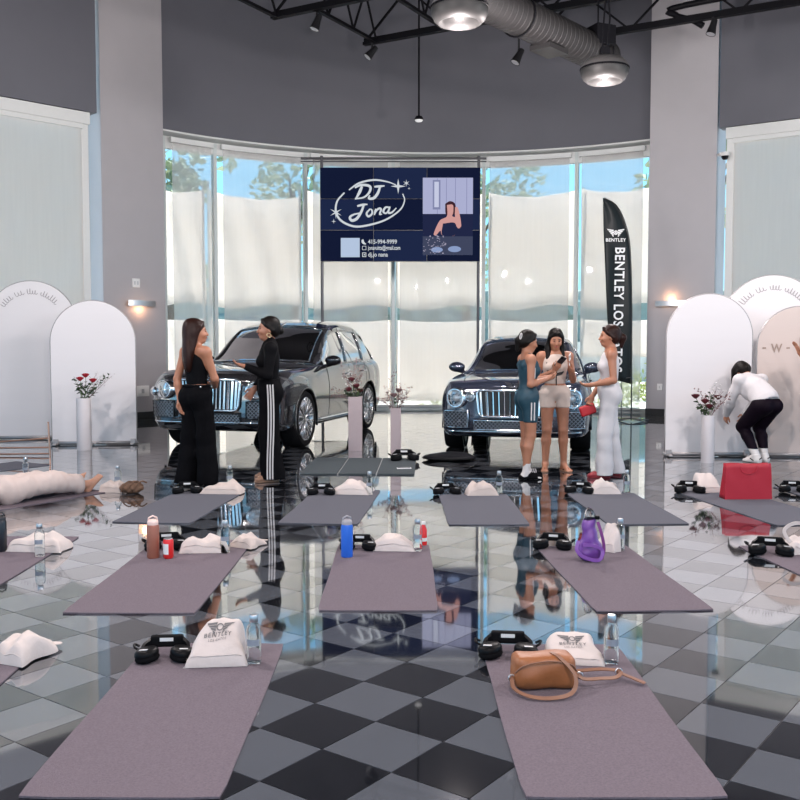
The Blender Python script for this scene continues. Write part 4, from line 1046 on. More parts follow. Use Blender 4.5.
# ================================================================ YOGA MATS AND WHAT LIES ON THEM
M_MAT = mat('yoga_mat_mauve_grey', (0.165, 0.138, 0.160), 0.9, ior=1.2, vary=0.34, vscale=120, bump=0.5, bscale=260)
M_MAT2 = mat('yoga_mat_slate', (0.115, 0.118, 0.140), 0.9, ior=1.2, vary=0.2, vscale=160, bump=0.35, bscale=260)
M_TEAL = mat('fold_mat_teal_grey', (0.05, 0.065, 0.073), 0.8, vary=0.15, vscale=120, bump=0.2, bscale=200)
MW, ML, MH = 0.645, 1.74, 0.006
def yoga_mat(far, near, label, m=M_MAT, L=ML, w=MW, seed=0):
    far = Vector((far[0], far[1], 0)); near = Vector((near[0], near[1], 0)); d = (near-far).normalized()
    if 1.5 < (near-far).length < 2.0: L = (near-far).length
    rz = math.atan2(d.y, d.x)+PI/2
    c = far+d*L/2
    rnd = random.Random(seed); nx, ny = 6, 16; ph = rnd.uniform(0, 6)
    bm = bmesh.new(); top = []; bot = []
    def P(i, j):
        u = i/nx-0.5; v = j/ny-0.5; x, y = u*w, v*L
        cr = 0.014   # trimmed corners
        if i in (0, nx) and j in (0, ny): x *= 1-cr/w; y *= 1-cr/L
        x += 0.002*math.sin(v*9+ph); return x, y
    for i in range(nx+1):
        top.append([]); bot.append([])
        for j in range(ny+1):
            x, y = P(i, j); e = 0.003*max(0, abs(2*j/ny-1)-0.85)/0.15
            top[-1].append(bm.verts.new((x, y, MH+e))); bot[-1].append(bm.verts.new((x, y, 0.0005+e*0.3)))
    for i in range(nx):
        for j in range(ny):
            bm.faces.new((top[i][j], top[i+1][j], top[i+1][j+1], top[i][j+1])); bm.faces.new((bot[i][j], bot[i][j+1], bot[i+1][j+1], bot[i+1][j]))
    for j in range(ny):
        bm.faces.new((bot[0][j], top[0][j], top[0][j+1], bot[0][j+1])); bm.faces.new((bot[nx][j], bot[nx][j+1], top[nx][j+1], top[nx][j]))
    for i in range(nx):
        bm.faces.new((bot[i][0], bot[i+1][0], top[i+1][0], top[i][0])); bm.faces.new((bot[i][ny], top[i][ny], top[i+1][ny], bot[i+1][ny]))
    o = from_bm('yoga_mat', bm, m); o.location = c; o.rotation_euler = (0, 0, rz)
    tag(o, label, 'yoga mat', 'yoga mats on the tile floor'); return o
def gp(px, py): g = G(px, py); return (g.x, g.y)
yoga_mat(gp(217, 645), gp(118, 800), 'mauve-grey yoga mat with only a logo tote, headphones and bottle, beside the tan handbag mat', seed=1)
yoga_mat(gp(549, 646), gp(627, 800), 'mauve-grey yoga mat carrying the tan leather handbag', seed=2)
yoga_mat(gp(205, 541), gp(128, 614.5), 'mauve-grey yoga mat with the copper bottle and red can', w=0.71, seed=3)
yoga_mat(gp(384, 546), gp(378, 612), 'mauve-grey yoga mat with the blue bottle', seed=4)
yoga_mat(gp(581, 547), gp(656, 612), 'mauve-grey yoga mat with the purple bag', seed=5)
yoga_mat(gp(209, 493), gp(150, 523.5), 'slate yoga mat at the feet of the two women in black', M_MAT2, seed=6)
yoga_mat(gp(348, 490.5), gp(317.5, 524.5), 'slate yoga mat between the blue bottle mat and the three-panel mat', M_MAT2, seed=7)
yoga_mat(gp(473, 495), gp(489.5, 525.5), 'slate yoga mat in front of the woman in teal', M_MAT2, seed=8)
yoga_mat(gp(600, 494), gp(650, 525), 'slate yoga mat at the feet of the woman in white trousers', M_MAT2, seed=9)
yoga_mat(gp(706, 491), gp(815, 525), 'slate yoga mat under the red shopping bag', M_MAT2, seed=10)
yoga_mat((-3.08, 9.28), (-4.0, 7.8), 'mauve-grey yoga mat under the reclining person', seed=11)
yoga_mat((-2.69, 6.95), (-2.69, 5.2), 'mauve-grey yoga mat with the black bottle', seed=12)
yoga_mat((-2.0, 4.43), (-1.98, 2.7), 'mauve-grey yoga mat in the tan handbag row, farthest from the handbag', seed=13)
yoga_mat((2.70, 6.66), (2.88, 4.9), 'mauve-grey yoga mat holding the tote with a looped upright handle', seed=14)
yoga_mat((4.04, 9.45), (4.22, 7.7), 'slate yoga mat near the beige arch with headphones only', M_MAT2, seed=15)
yoga_mat((-4.40, 11.33), (-5.36, 9.86), 'dark bare yoga mat by the rose gold rail', M_MAT2, seed=16)
# three-panel folding mat of the teacher
a_, b_, c_, d_ = G(316, 459), G(420, 459.5), G(298, 474.5), G(411, 475.6)
ctr = (a_+b_+c_+d_)/4; wd = ((b_-a_).length+(d_-c_).length)/2; dp = ((a_-c_).length+(b_-d_).length)/2
fm = empty('folding_mat', ctr, -0.03, 'teal-grey floor mat of three joined panels before the blush vases', 'floor mat')
for k in range(3):
    bm = bmesh.new(); box(bm, ((k-1)*wd/3, 0, 0.009), (wd/3-0.014, dp, 0.016), bev=0.004); from_bm('panel', bm, M_TEAL, fm)
for k in range(2):
    bm = bmesh.new(); box(bm, ((k-0.5)*wd/3, 0, 0.004), (0.02, dp-0.01, 0.006)); from_bm('hinge_strip', bm, mat('hinge_pale', (0.4, 0.42, 0.43), 0.7, vary=0.1), fm)
Z_M = MH+0.0005

# ---- tote bags
M_TOTE = mat('cotton_tote', (0.60, 0.53, 0.50), 0.85, vary=0.06, vscale=12, bump=0.9, bscale=11)
M_TOTEC = mat('cotton_tote_cream', (0.54, 0.46, 0.42), 0.85, vary=0.08, vscale=12, bump=0.9, bscale=11)
M_LOGO = mat('logo_grey_print', (0.16, 0.15, 0.15), 0.7, vary=0.1)
def tote(px, py, w, L, h, rz, label, seed, logo=False, m=M_TOTE, handle=True, z=Z_M, skew=0.0, grp='cotton tote bags on the mats', taper=0.85, drape=0.35, upright=False):
    """soft bag lying on its side: base towards the viewer, mouth away"""
    g = G(px, py); rnd = random.Random(seed)
    r = empty('tote_bag', (g.x, g.y, z), rz, label, 'tote bag', grp)
    n, k = 22, 20
    ph = [rnd.uniform(0, 6.28) for _ in range(6)]
    def S(u, v):      # u -1..1 across, v 0..1 from base (near) to mouth (far)
        ww = w/2*(1-(1-taper)*v)
        x = u*ww+skew*v*w + 0.012*math.sin(7*v+ph[0])*abs(u)
        y = v*L
        if upright:      # slumped, face sloping back from a boxy base
            prof = 0.22*min(1, v/0.05)+0.78*min(1, v/0.8)**0.85 if v < 0.93 else 0.5
        else:
            prof = (min(1, v/0.12)**0.6)*(0.35+0.65*math.sin(PI*min(1, 0.18+v*0.62)))*(1-drape*max(0, v-0.6)*2)
        edge = max(0, 1-abs(u)**3.0)**0.5 if not upright else max(0, 1-abs(u)**7)**0.5
        zz = h*prof*edge
        q_ = 0.35 if upright else 1.0
        zz *= 1+q_*(0.10*math.sin(3*u+ph[1]+2.5*v)+0.07*math.sin(6*v+3*u+ph[2])+0.05*math.sin(9*u-7*v+ph[3]))
        if not upright: zz -= h*edge*(0.13*abs(math.sin(4.2*u+2.6*v+ph[4]))+0.10*abs(math.sin(5.5*v-3.1*u+ph[5])))*min(1, v*4)
        return Vector((x, y, max(0.003, zz)))
    V = []; Fq = []
    for i in range(n+1):
        for j in range(k+1):
            V.append(S(2*i/n-1, j/k))
    o0 = len(V)
    for i in range(n+1):
        for j in range(k+1):
            p = V[i*(k+1)+j]; V.append(Vector((p.x, p.y, 0.001)))
    for i in range(n):
        for j in range(k):
            q = i*(k+1)+j; Fq.append((q, q+k+1, q+k+2, q+1)); q += o0; Fq.append((q, q+1, q+k+2, q+k+1))
    for i in range(n):
        q = i*(k+1); Fq.append((q, o0+q, o0+q+k+1, q+k+1)); q = i*(k+1)+k; Fq.append((q, q+k+1, o0+q+k+1, o0+q))
    for j in range(k):
        Fq.append((j, j+1, o0+j+1, o0+j)); q = n*(k+1)+j; Fq.append((q, o0+q, o0+q+1, q+1))
    from_vf('body', V, Fq, m, r, True, 75)
    if handle:
        for s_ in (-1, 1):
            bm = bmesh.new(); hx = 0.16*w
            sx = s_*hx*0.3+skew*w
            P = catmull([(sx-hx, L*0.93, 0.02*h/0.1+0.012), (sx-hx*1.3, L*1.12, 0.016), (sx+s_*0.03, L*(1.25+0.06*rnd.random()), 0.012), (sx+hx*1.3, L*1.1, 0.018), (sx+hx, L*0.93, 0.022)], 6)
            ribbon(bm, P, 0.025, (0, 0, 1)); hd = from_bm('handle', bm, m, r); md = hd.modifiers.new('t', 'SOLIDIFY'); md.thickness = 0.004
    bm = bmesh.new(); P = [S(2*i/n-1, 0.055)+Vector((0, -0.002, 0.0015)) for i in range(2, n-1)]; tube(bm, P, 0.0022, 4); from_bm('base_seam', bm, m, r)
    if logo:
        me = bpy.data.meshes.new('winged_emblem'); bm = bmesh.new(); wings(bm, (0, 0.60*L, 0), 0.12, (0, 1, 0), (1, 0, 0), (0, 0, 1), 0)
        bm.to_mesh(me); bm.free()
        me2 = text_mesh('BENTLEY', 0.026, off=0.0003, spacing=1.2, extrude=0); me2.transform(Matrix.Translation((0, 0.44*L, 0)))
        me3 = text_mesh('LOS GATOS', 0.013, off=0.0001, spacing=1.2, extrude=0); me3.transform(Matrix.Translation((0, 0.34*L, 0)))
        for nm, e in (('winged_emblem', me), ('logo_word', me2), ('logo_place', me3)):
            for v in e.vertices:
                vv = v.co.y/L; ww = w/2*(1-(1-taper)*vv); uu = max(-0.99, min(0.99, v.co.x/ww)); p = S(uu, vv); v.co = (p.x, p.y, p.z+0.004)
            link_mesh(nm, e, M_LOGO, r)
    return r
tote(213, 669, 0.28, 0.20, 0.165, 0.10, 'white tote bag with printed wings slumped on the mat beside the handbag mat', 1, True, skew=0.14, taper=0.62, upright=True)
tote(573, 667, 0.28, 0.22, 0.09, -0.12, 'white tote bag with printed wings lying behind the tan handbag', 2, True, taper=0.75, skew=0.02, upright=True)
tote(201, 554.5, 0.33, 0.24, 0.115, 0.05, 'cream tote bag on the mat with the copper bottle', 3, m=M_TOTE, skew=0.05)
tote(239, 549, 0.20, 0.20, 0.09, -0.5, 'crumpled cream cloth bag beside the tote on the copper bottle mat', 31, m=M_TOTEC, handle=True)
tote(392, 552.5, 0.30, 0.24, 0.105, -0.05, 'cream tote bag on the mat with the blue bottle', 4)
tote(606, 553, 0.15, 0.13, 0.18, -0.6, 'white paper-thin tote standing behind the purple bag', 5, taper=0.8, upright=True)
tote(221, 495, 0.40, 0.30, 0.11, -0.08, 'cream tote bag at the feet of the striped trousers woman', 6, m=M_TOTEC)
tote(349, 495.5, 0.36, 0.34, 0.12, -0.15, 'cream tote bag on the mat before the three-panel mat', 7, skew=0.08)
tote(482, 496.5, 0.30, 0.26, 0.13, 0.05, 'cream tote bag on the mat in front of the woman in teal', 8, m=M_TOTEC)
tote(607, 495, 0.28, 0.24, 0.14, 0.0, 'cream tote bag at the feet of the woman in white trousers', 9)
tote(712, 493.5, 0.26, 0.2, 0.17, 0.2, 'white tote bag half hidden by the red shopping bag', 10, taper=0.8, upright=True)
tote(110, 493, 0.24, 0.22, 0.12, -0.1, 'cream tote bag by the bare feet of the reclining person', 11, m=M_TOTEC, z=0.001)
tote(33, 553.5, 0.40, 0.26, 0.125, -0.12, 'cream tote bag with a loose handle on the black bottle mat', 12)
tote(3, 666, 0.20, 0.24, 0.12, -0.4, 'cream tote bag on the mat farthest from the handbag in its row', 13, m=M_TOTE)
tote(803, 556, 0.22, 0.20, 0.12, 0.1, 'white tote bag with its handle looped upright', 14)
tote(30, 485, 0.36, 0.3, 0.10, 0.0, 'cream tote bag behind the legs of the reclining person', 15, m=M_TOTEC, z=0.001)
# upright handle loop of the last but one
g = G(797, 553); bm = bmesh.new(); P = catmull([(-0.03, 0.05, 0.05), (-0.08, 0.06, 0.10), (-0.10, 0.07, 0.16), (-0.03, 0.08, 0.20), (0.06, 0.08, 0.19), (0.09, 0.08, 0.12), (0.06, 0.08, 0.08)], 6)
ribbon(bm, P, 0.024, (0, -1, 0)); hd = [o for o in bpy.data.objects if o.get('label', '').endswith('handle looped upright')][0]
hl = from_bm('upright_handle', bm, M_TOTE, hd); hl.modifiers.new('t', 'SOLIDIFY').thickness = 0.005

# ---- headphones
M_HPH = mat('headphone_black', (0.005, 0.005, 0.006), 0.4, ior=1.2, vary=0.2); M_PADS = mat('headphone_pad', (0.006, 0.006, 0.007), 0.7, ior=1.15, vary=0.2)
M_HPW = mat('headphone_white', (0.70, 0.70, 0.70), 0.5, vary=0.05)
def make_headphones():
    r = empty('headphones')
    # the padded band arches up behind, the two cups lie flat in front of it
    bm = bmesh.new(); rows = []
    for i in range(17):
        a = PI*i/16; x = -0.092*math.cos(a); y = 0.03+0.075*math.sin(a)**0.6; z = 0.028+0.030*math.sin(a)**0.6
        wv = 0.034 if 3 < i < 13 else 0.022; p = Vector((x, y, z))
        ny_ = math.sin(a)
        rows.append([bm.verts.new(p+Vector((0.005*math.cos(a), -0.012*ny_, -wv/2))), bm.verts.new(p+Vector((-0.008*math.cos(a), 0.012*ny_, -wv/2))), bm.verts.new(p+Vector((-0.008*math.cos(a), 0.012*ny_, wv/2))), bm.verts.new(p+Vector((0.005*math.cos(a), -0.012*ny_, wv/2)))])
    for A, B in zip(rows[:-1], rows[1:]):
        for q in range(4): bm.faces.new((A[q], B[q], B[(q+1) % 4], A[(q+1) % 4]))
    bm.faces.new(rows[0]); bm.faces.new(rows[-1][::-1]); bmesh.ops.recalc_face_normals(bm, faces=bm.faces)
    bd = from_bm('headband', bm, M_HPH, r, True, 40)
    bm = bmesh.new(); box(bm, (0, 0.098, 0.056), (0.135, 0.036, 0.048), bev=0.010); from_bm('head_pad', bm, M_PADS, bd)
    bm = bmesh.new(); box(bm, (0, 0.0795, 0.066), (0.055, 0.003, 0.014)); from_bm('name_strip', bm, M_HPW, bd)
    for s_ in (-1, 1):
        Mx = Matrix.Translation((s_*0.070, 0.012, 0.030)) @ Matrix.Rotation(s_*0.35, 4, 'Z') @ Matrix.Rotation(s_*0.12, 4, 'Y') @ Matrix.Diagonal((0.9, 1.1, 1, 1))
        bm = bmesh.new(); lathe(bm, [(0, 0.024), (0.040, 0.022), (0.050, 0.013), (0.052, 0.0), (0.050, -0.006)], 18, Mx); cp = from_bm('ear_cup', bm, M_HPH, r, True, 50)
        bm = bmesh.new(); lathe(bm, [(0.050, -0.006), (0.053, -0.016), (0.046, -0.026), (0.0, -0.027)], 18, Mx); from_bm('ear_pad', bm, M_PADS, cp, True)
        bm = bmesh.new(); box(bm, None, (1, 1, 1), mtx=Mx @ Matrix.Translation((0, -0.020, 0.0235)) @ Matrix.Diagonal((0.038, 0.010, 0.002, 1))); from_bm('white_stripe', bm, M_HPW, cp)
        bm = bmesh.new(); tube(bm, [(s_*0.090, 0.035, 0.028), (s_*0.105, 0.01, 0.035), (s_*0.110, -0.01, 0.032)], 0.007, 6); from_bm('yoke', bm, M_HPH, r)
        bm = bmesh.new(); tube(bm, catmull([(s_*0.10, 0.05, 0.03), (s_*0.125, 0.055, 0.045), (s_*0.13, 0.08, 0.05), (s_*0.11, 0.085, 0.04)], 4), 0.005, 6); from_bm('cord_loop', bm, M_HPH, r)
    return r
hp0 = make_headphones(); hp_used = False
def headphones(px, py, rz, label, sc=1.0, z=Z_M):
    global hp_used
    o = hp0 if not hp_used else copy_tree(hp0); hp_used = True
    g = G(px, py); o.location = (g.x, g.y, z); o.rotation_euler = (0, 0, rz); o.scale = (sc, sc, sc)
    tag(o, label, 'headphones', 'black headphones laid out on the mats')
for px, py, rz, lb, sc in (
    (164, 663, 0.1, 'black headphones on the mat beside the handbag mat', 1.1), (508, 660, -0.1, 'black headphones beside the tan handbag', 1.15),
    (166, 551, 0.2, 'black headphones behind the copper bottle and red can', 1.25), (358, 551, -0.1, 'black headphones behind the blue bottle', 1.1),
    (552, 550, -0.25, 'black headphones beside the purple bag', 1.15), (187, 494, 0.2, 'black headphones by the platform shoes of the long-haired woman', 1.2),
    (321, 495.5, 0.0, 'black headphones on the mat before the three-panel mat', 1.15), (447, 495, 0.1, 'black headphones on the mat in front of the woman in teal', 1.15),
    (579, 494, -0.3, 'black headphones at the feet of the woman in white trousers', 1.2), (690, 493.5, -0.2, 'black headphones beside the red shopping bag', 1.25),
    (771, 556, -0.3, 'black headphones on the mat of the looped-handle tote', 1.25), (794, 493, -0.2, 'black headphones on the mat near the beige arch', 1.2),
    (2, 487, 0.2, 'black headphones behind the reclining person', 1.1)):
    headphones(px, py, rz, lb, sc)
headphones(405, 462, 0.1, 'black headphones on the three-panel mat', 1.5, 0.0175)

# ---- clear water bottles
M_CLEAR = mat('bottle_clear', (0.95, 0.98, 0.98), 0.03, trans=1.0, ior=1.25); M_CAP = mat('cap_silver', (0.55, 0.55, 0.57), 0.3, metal=0.9, vary=0.1)
M_WATER = mat('water', (0.94, 0.98, 0.99), 0.02, trans=1.0, ior=1.2)
def make_bottle():
    r = empty('water_bottle')
    bm = bmesh.new(); lathe(bm, [(0, 0.002), (0.030, 0.0), (0.033, 0.006), (0.033, 0.150), (0.029, 0.168), (0.017, 0.182), (0.016, 0.196), (0.0145, 0.196), (0.0145, 0.182), (0.027, 0.166), (0.031, 0.150), (0.031, 0.010), (0, 0.008)], 20); from_bm('glass_body', bm, M_CLEAR, r, True, 50)
    bm = bmesh.new(); lathe(bm, [(0.018, 0.186), (0.0195, 0.188), (0.0195, 0.216), (0.017, 0.220), (0, 0.220)], 18); from_bm('cap', bm, M_CAP, r, True, 40)
    bm = bmesh.new(); lathe(bm, [(0.0335, 0.085), (0.0335, 0.115)], 20); 
    vs_ = [f for f in bm.faces if f.calc_center_median().y > -0.022]; bmesh.ops.delete(bm, geom=vs_, context='FACES'); from_bm('label', bm, mat('bottle_print', (0.25, 0.28, 0.33), 0.5, vary=0.2), r, True)
    return r
bt0 = make_bottle(); bt_used = False
def bottle(px, py, label, z=Z_M, rz=0.0, sc=1.0):
    global bt_used
    o = bt0 if not bt_used else copy_tree(bt0); bt_used = True
    g = G(px, py); o.location = (g.x, g.y, z); o.rotation_euler = (0, 0, rz); o.scale = (sc, sc, sc)
    tag(o, label, 'bottle', 'clear water bottles on the mats')
for px, py, lb in ((254, 664.5, 'clear water bottle beside the winged tote, away from the handbag'), (611, 664.5, 'clear water bottle behind the tan handbag'), (225.5, 553.5, 'clear water bottle on the copper bottle mat'),
    (417.5, 551.5, 'clear water bottle on the blue bottle mat'), (620, 551, 'clear water bottle beside the purple bag'), (230, 488, 'clear water bottle by the striped trousers woman'),
    (369.5, 495, 'clear water bottle on the mat before the three-panel mat'), (499, 494.5, 'clear water bottle on the mat in front of the woman in teal'), (626.5, 493.5, 'clear water bottle by the woman in white trousers'),
    (40, 557, 'clear water bottle on the black bottle mat')):
    bottle(px, py, lb)
bottle(118, 488, 'clear water bottle by the bare feet of the reclining person', 0.001); bottle(26, 478, 'clear water bottle behind the reclining person', 0.001)

# ---- coloured bottles and the can
def flask(px, py, hgt, rad, mb, mc, label, loop=True):
    g = G(px, py); r = empty('drink_flask', (g.x, g.y, Z_M), 0.3, label, 'bottle')
    bm = bmesh.new(); b = hgt*0.80; lathe(bm, [(0, 0), (rad*0.94, 0), (rad, 0.006), (rad, b*0.93), (rad*0.86, b)], 24); from_bm('body', bm, mb, r, True, 45)
    bm = bmesh.new(); lathe(bm, [(rad*0.88, b-0.002), (rad*0.9, b+0.012), (rad*0.82, b+hgt*0.09), (rad*0.5, b+hgt*0.12), (0, b+hgt*0.12)], 24); cp = from_bm('lid', bm, mc, r, True, 45)
    if loop:
        bm = bmesh.new(); tube(bm, [(-rad*0.7, 0, b+hgt*0.08), (-rad*0.6, 0, b+hgt*0.16), (0, 0, b+hgt*0.2), (rad*0.6, 0, b+hgt*0.16), (rad*0.7, 0, b+hgt*0.08)], 0.006, 8); from_bm('carry_loop', bm, mc, cp, True)
    return r
flask(153.3, 558.5, 0.28, 0.041, mat('copper_flask', (0.36, 0.13, 0.085), 0.35, metal=0.25, vary=0.06), mat('blush_lid', (0.80, 0.60, 0.54), 0.45, vary=0.03), 'copper brown drink bottle with a blush loop lid')
flask(347, 557.5, 0.275, 0.040, mat('blue_flask', (0.02, 0.13, 0.62), 0.35, vary=0.06), mat('grey_lid', (0.34, 0.33, 0.36), 0.4, vary=0.05), 'bright blue drink bottle with a grey lid')
flask(1, 552, 0.27, 0.040, mat('black_flask', (0.012, 0.014, 0.02), 0.3, vary=0.1), mat('black_flask_lid', (0.02, 0.02, 0.024), 0.4, vary=0.1), 'black drink bottle on the mat of the loose-handled tote')
g = G(168.5, 559); r = empty('drink_can', (g.x, g.y, Z_M), 0.4, 'small red drink can with a white panel beside the copper bottle', 'can')
bm = bmesh.new(); lathe(bm, [(0, 0.003), (0.026, 0), (0.034, 0.01), (0.034, 0.118), (0.028, 0.130)], 22); from_bm('body', bm, mat('can_red', (0.72, 0.02, 0.02), 0.3, vary=0.06), r, True, 45)
bm = bmesh.new(); lathe(bm, [(0.0285, 0.129), (0.029, 0.133), (0.026, 0.132), (0, 0.130)], 22); from_bm('lid', bm, M_CAP, r, True)
bm = bmesh.new(); lathe(bm, [(0.0345, 0.03), (0.0345, 0.10)], 22); bmesh.ops.delete(bm, geom=[f for f in bm.faces if not (f.calc_center_median().y < -0.0 and f.calc_center_median().x < -0.008)], context='FACES'); from_bm('white_panel', bm, M_PLATE, r, True)
g = G(423.5, 546); r = empty('juice_bottle', (g.x, g.y, Z_M), 0, 'slim clear bottle of red drink beside the water bottle on the blue bottle mat', 'bottle')
bm = bmesh.new(); lathe(bm, [(0, 0), (0.022, 0), (0.024, 0.006), (0.024, 0.11), (0.013, 0.14), (0.013, 0.152)], 18); from_bm('body', bm, mat('red_drink', (0.75, 0.03, 0.03), 0.12, vary=0.1), r, True, 50)
bm = bmesh.new(); lathe(bm, [(0.0145, 0.148), (0.015, 0.168), (0, 0.17)], 16); from_bm('cap', bm, M_PLATE, r, True, 40)
bm = bmesh.new(); lathe(bm, [(0.0246, 0.03), (0.0246, 0.055)], 18); from_bm('white_band', bm, M_PLATE, r, True)

# ---- tan leather handbag
M_TAN = mat('tan_leather', (0.30, 0.105, 0.035), 0.42, vary=0.12, vscale=18, bump=0.12, bscale=60); M_TAN2 = mat('tan_strap', (0.24, 0.115, 0.07), 0.5, vary=0.1)
gh = G(547, 693); hb = empty('handbag', (gh.x, gh.y, Z_M), 0.10, 'tan leather handbag with a long looped strap lying on a mat', 'handbag')
S_ = Soft(); Lh, Dh, Hh = 0.255, 0.10, 0.15
S_.rbox((0, 0.07, 0.068), (0.098, 0.035, 0.036), 0.03, k=0.02); S_.ell((0.0, 0.07, 0.075), (0.128, 0.068, 0.062), k=0.03); S_.ell((-0.07, 0.06, 0.055), (0.055, 0.06, 0.05), k=0.03); S_.ell((0.08, 0.06, 0.05), (0.055, 0.055, 0.045), k=0.03)
S_.clip((0, 0, 0.002), (0, 0, -1))
soft_obj('body', S_, 0.006, M_TAN, hb, noise=lambda X, Y, Z: 0.0025*np.sin(38*X+20*Z)+0.002*np.sin(55*Z-20*X))
bm = bmesh.new(); tube(bm, catmull([(-0.128, 0.02, 0.075), (-0.10, -0.002, 0.108), (-0.04, -0.002, 0.122), (0.03, -0.002, 0.124), (0.10, 0.0, 0.108), (0.128, 0.02, 0.075)], 6), 0.0035, 6); from_bm('zip', bm, M_TAN2, hb)
bm = bmesh.new(); P = catmull([(0.02, 0.09, 0.135), (0.05, 0.02, 0.137), (0.105, -0.035, 0.075), (0.085, -0.075, 0.02), (0.0, -0.105, 0.01), (-0.09, -0.085, 0.012), (-0.140, -0.02, 0.022), (-0.142, 0.03, 0.05)], 8)
ribbon(bm, P, 0.017, Vector((0.15, -0.55, 0.85)).normalized()); st = from_bm('strap', bm, M_TAN2, hb); st.modifiers.new('t', 'SOLIDIFY').thickness = 0.004
bm = bmesh.new(); P = catmull([(0.13, 0.06, 0.06), (0.16, 0.03, 0.035), (0.24, 0.04, 0.03), (0.31, 0.06, 0.025), (0.34, 0.10, 0.035), (0.28, 0.15, 0.03), (0.19, 0.165, 0.022), (0.10, 0.17, 0.02)], 8)
ribbon(bm, P, 0.017, Vector((0.0, -0.4, 0.9)).normalized()); st = from_bm('strap', bm, M_TAN2, hb); st.modifiers.new('t', 'SOLIDIFY').thickness = 0.004
bm = bmesh.new(); P = catmull([(0.33, 0.11, 0.03), (0.37, 0.07, 0.022), (0.42, 0.02, 0.01)], 6); ribbon(bm, P, 0.022, (0, 0, 1)); st = from_bm('strap_end', bm, M_TAN2, hb); st.modifiers.new('t', 'SOLIDIFY').thickness = 0.004
for p_ in ((0.148, 0.045, 0.045), (-0.14, 0.03, 0.05), (0.335, 0.10, 0.036)):
    bm = bmesh.new(); tube(bm, [(p_[0]+0.014*math.cos(t*PI/6), p_[1], p_[2]+0.014*math.sin(t*PI/6)) for t in range(13)], 0.003, 6); from_bm('ring', bm, M_CAP, hb)

# ---- purple bag with a clear bottle in it
gpz = G(590, 562); pb = empty('purple_bag', (gpz.x, gpz.y, Z_M), -0.1, 'shiny purple drawstring bag standing on a mat with a clear bottle top', 'bag')
M_PUR = mat('purple_nylon', (0.17, 0.055, 0.30), 0.32, vary=0.25, vscale=14, bump=0.6, bscale=18); M_PUR2 = mat('purple_strap', (0.22, 0.08, 0.36), 0.4, vary=0.1); M_PUR3 = mat('purple_trim_dark', (0.16, 0.02, 0.16), 0.4, vary=0.1)
S_ = Soft(); S_.cap((0.005, 0.03, 0.055), (-0.005, 0.04, 0.25), 0.068, 0.042, k=0.02); S_.ell((0.0, 0.03, 0.07), (0.085, 0.055, 0.072), k=0.03); S_.clip((0, 0, 0.001), (0, 0, -1))
soft_obj('pouch', S_, 0.006, M_PUR, pb, noise=lambda X, Y, Z: 0.004*np.sin(50*X+30*Z)+0.003*np.sin(70*Z-35*X))
bm = bmesh.new(); ribbon(bm, catmull([(-0.08, -0.03, 0.14), (-0.09, -0.045, 0.08), (-0.04, -0.05, 0.035), (0.05, -0.055, 0.02), (0.075, -0.04, 0.08), (0.02, -0.045, 0.11), (-0.05, -0.04, 0.115)], 8), 0.022, (0, -1, 0)); from_bm('strap', bm, M_PUR2, pb).modifiers.new('t', 'SOLIDIFY').thickness = 0.006
bm = bmesh.new(); ribbon(bm, catmull([(0.045, -0.005, 0.26), (0.07, -0.02, 0.18), (0.085, -0.025, 0.09), (0.07, -0.03, 0.02)], 8), 0.02, Vector((0.5, -1, 0)).normalized()); from_bm('side_band', bm, M_PUR3, pb).modifiers.new('t', 'SOLIDIFY').thickness = 0.006
bm = bmesh.new(); lathe(bm, [(0.034, 0.26), (0.036, 0.29), (0.030, 0.325), (0.012, 0.345), (0, 0.346)], 18, Matrix.Translation((-0.005, 0.04, 0))); from_bm('bottle_top', bm, M_CLEAR, pb, True)
bm = bmesh.new(); box(bm, (0.045, 0.02, 0.285), (0.03, 0.03, 0.025), bev=0.006); from_bm('cord_lock', bm, M_HPH, pb)

# ---- red shopping bag
M_REDB = mat('red_paper', (0.38, 0.010, 0.026), 0.55, vary=0.08, vscale=6, bump=0.25, bscale=7)
gr = G(748.5, 500); rb = empty('shopping_bag', (gr.x, gr.y, Z_M), 0.04, 'large red paper shopping bag standing on a mat', 'shopping bag')
bm = bmesh.new(); w_, d_, h_ = 0.44, 0.14, 0.325
def rv(x, y, z): return bm.verts.new((x, y, z))
nx, nz = 10, 8; grid = {}
for s_ in (0, 1):
    for i in range(nx+1):
        for j in range(nz+1):
            t = j/nz; x = (i/nx-0.5)*w_*(1-0.05*t); y = (0 if s_ == 0 else d_*(1-0.45*t)); y += 0.012*t*(1 if s_ == 0 else 0)+0.006*math.sin(i*1.3+j*0.9)*t
            grid[s_, i, j] = rv(x, y, t*h_+0.004*math.sin(i*0.8)*t)
for s_ in (0, 1):
    for i in range(nx):
        for j in range(nz):
            q = (grid[s_, i, j], grid[s_, i+1, j], grid[s_, i+1, j+1], grid[s_, i, j+1]); bm.faces.new(q if s_ == 0 else q[::-1])
for e in (0, nx):
    mid = [rv((0.5 if e else -0.5)*w_*(1-0.05*j/nz)+(0.045*(j/nz)*(-1 if e else 1)), d_*(1-0.45*j/nz)/2, j/nz*h_) for j in range(nz+1)]
    for j in range(nz):
        bm.faces.new((grid[0, e, j], mid[j], mid[j+1], grid[0, e, j+1])); bm.faces.new((mid[j], grid[1, e, j], grid[1, e, j+1], mid[j+1]))
for i in range(nx): bm.faces.new((grid[0, i, 0], grid[1, i, 0], grid[1, i+1, 0], grid[0, i+1, 0]))
bmesh.ops.recalc_face_normals(bm, faces=bm.faces); ob = from_bm('paper_body', bm, M_REDB, rb, True, 30); ob.modifiers.new('t', 'SOLIDIFY').thickness = 0.0015
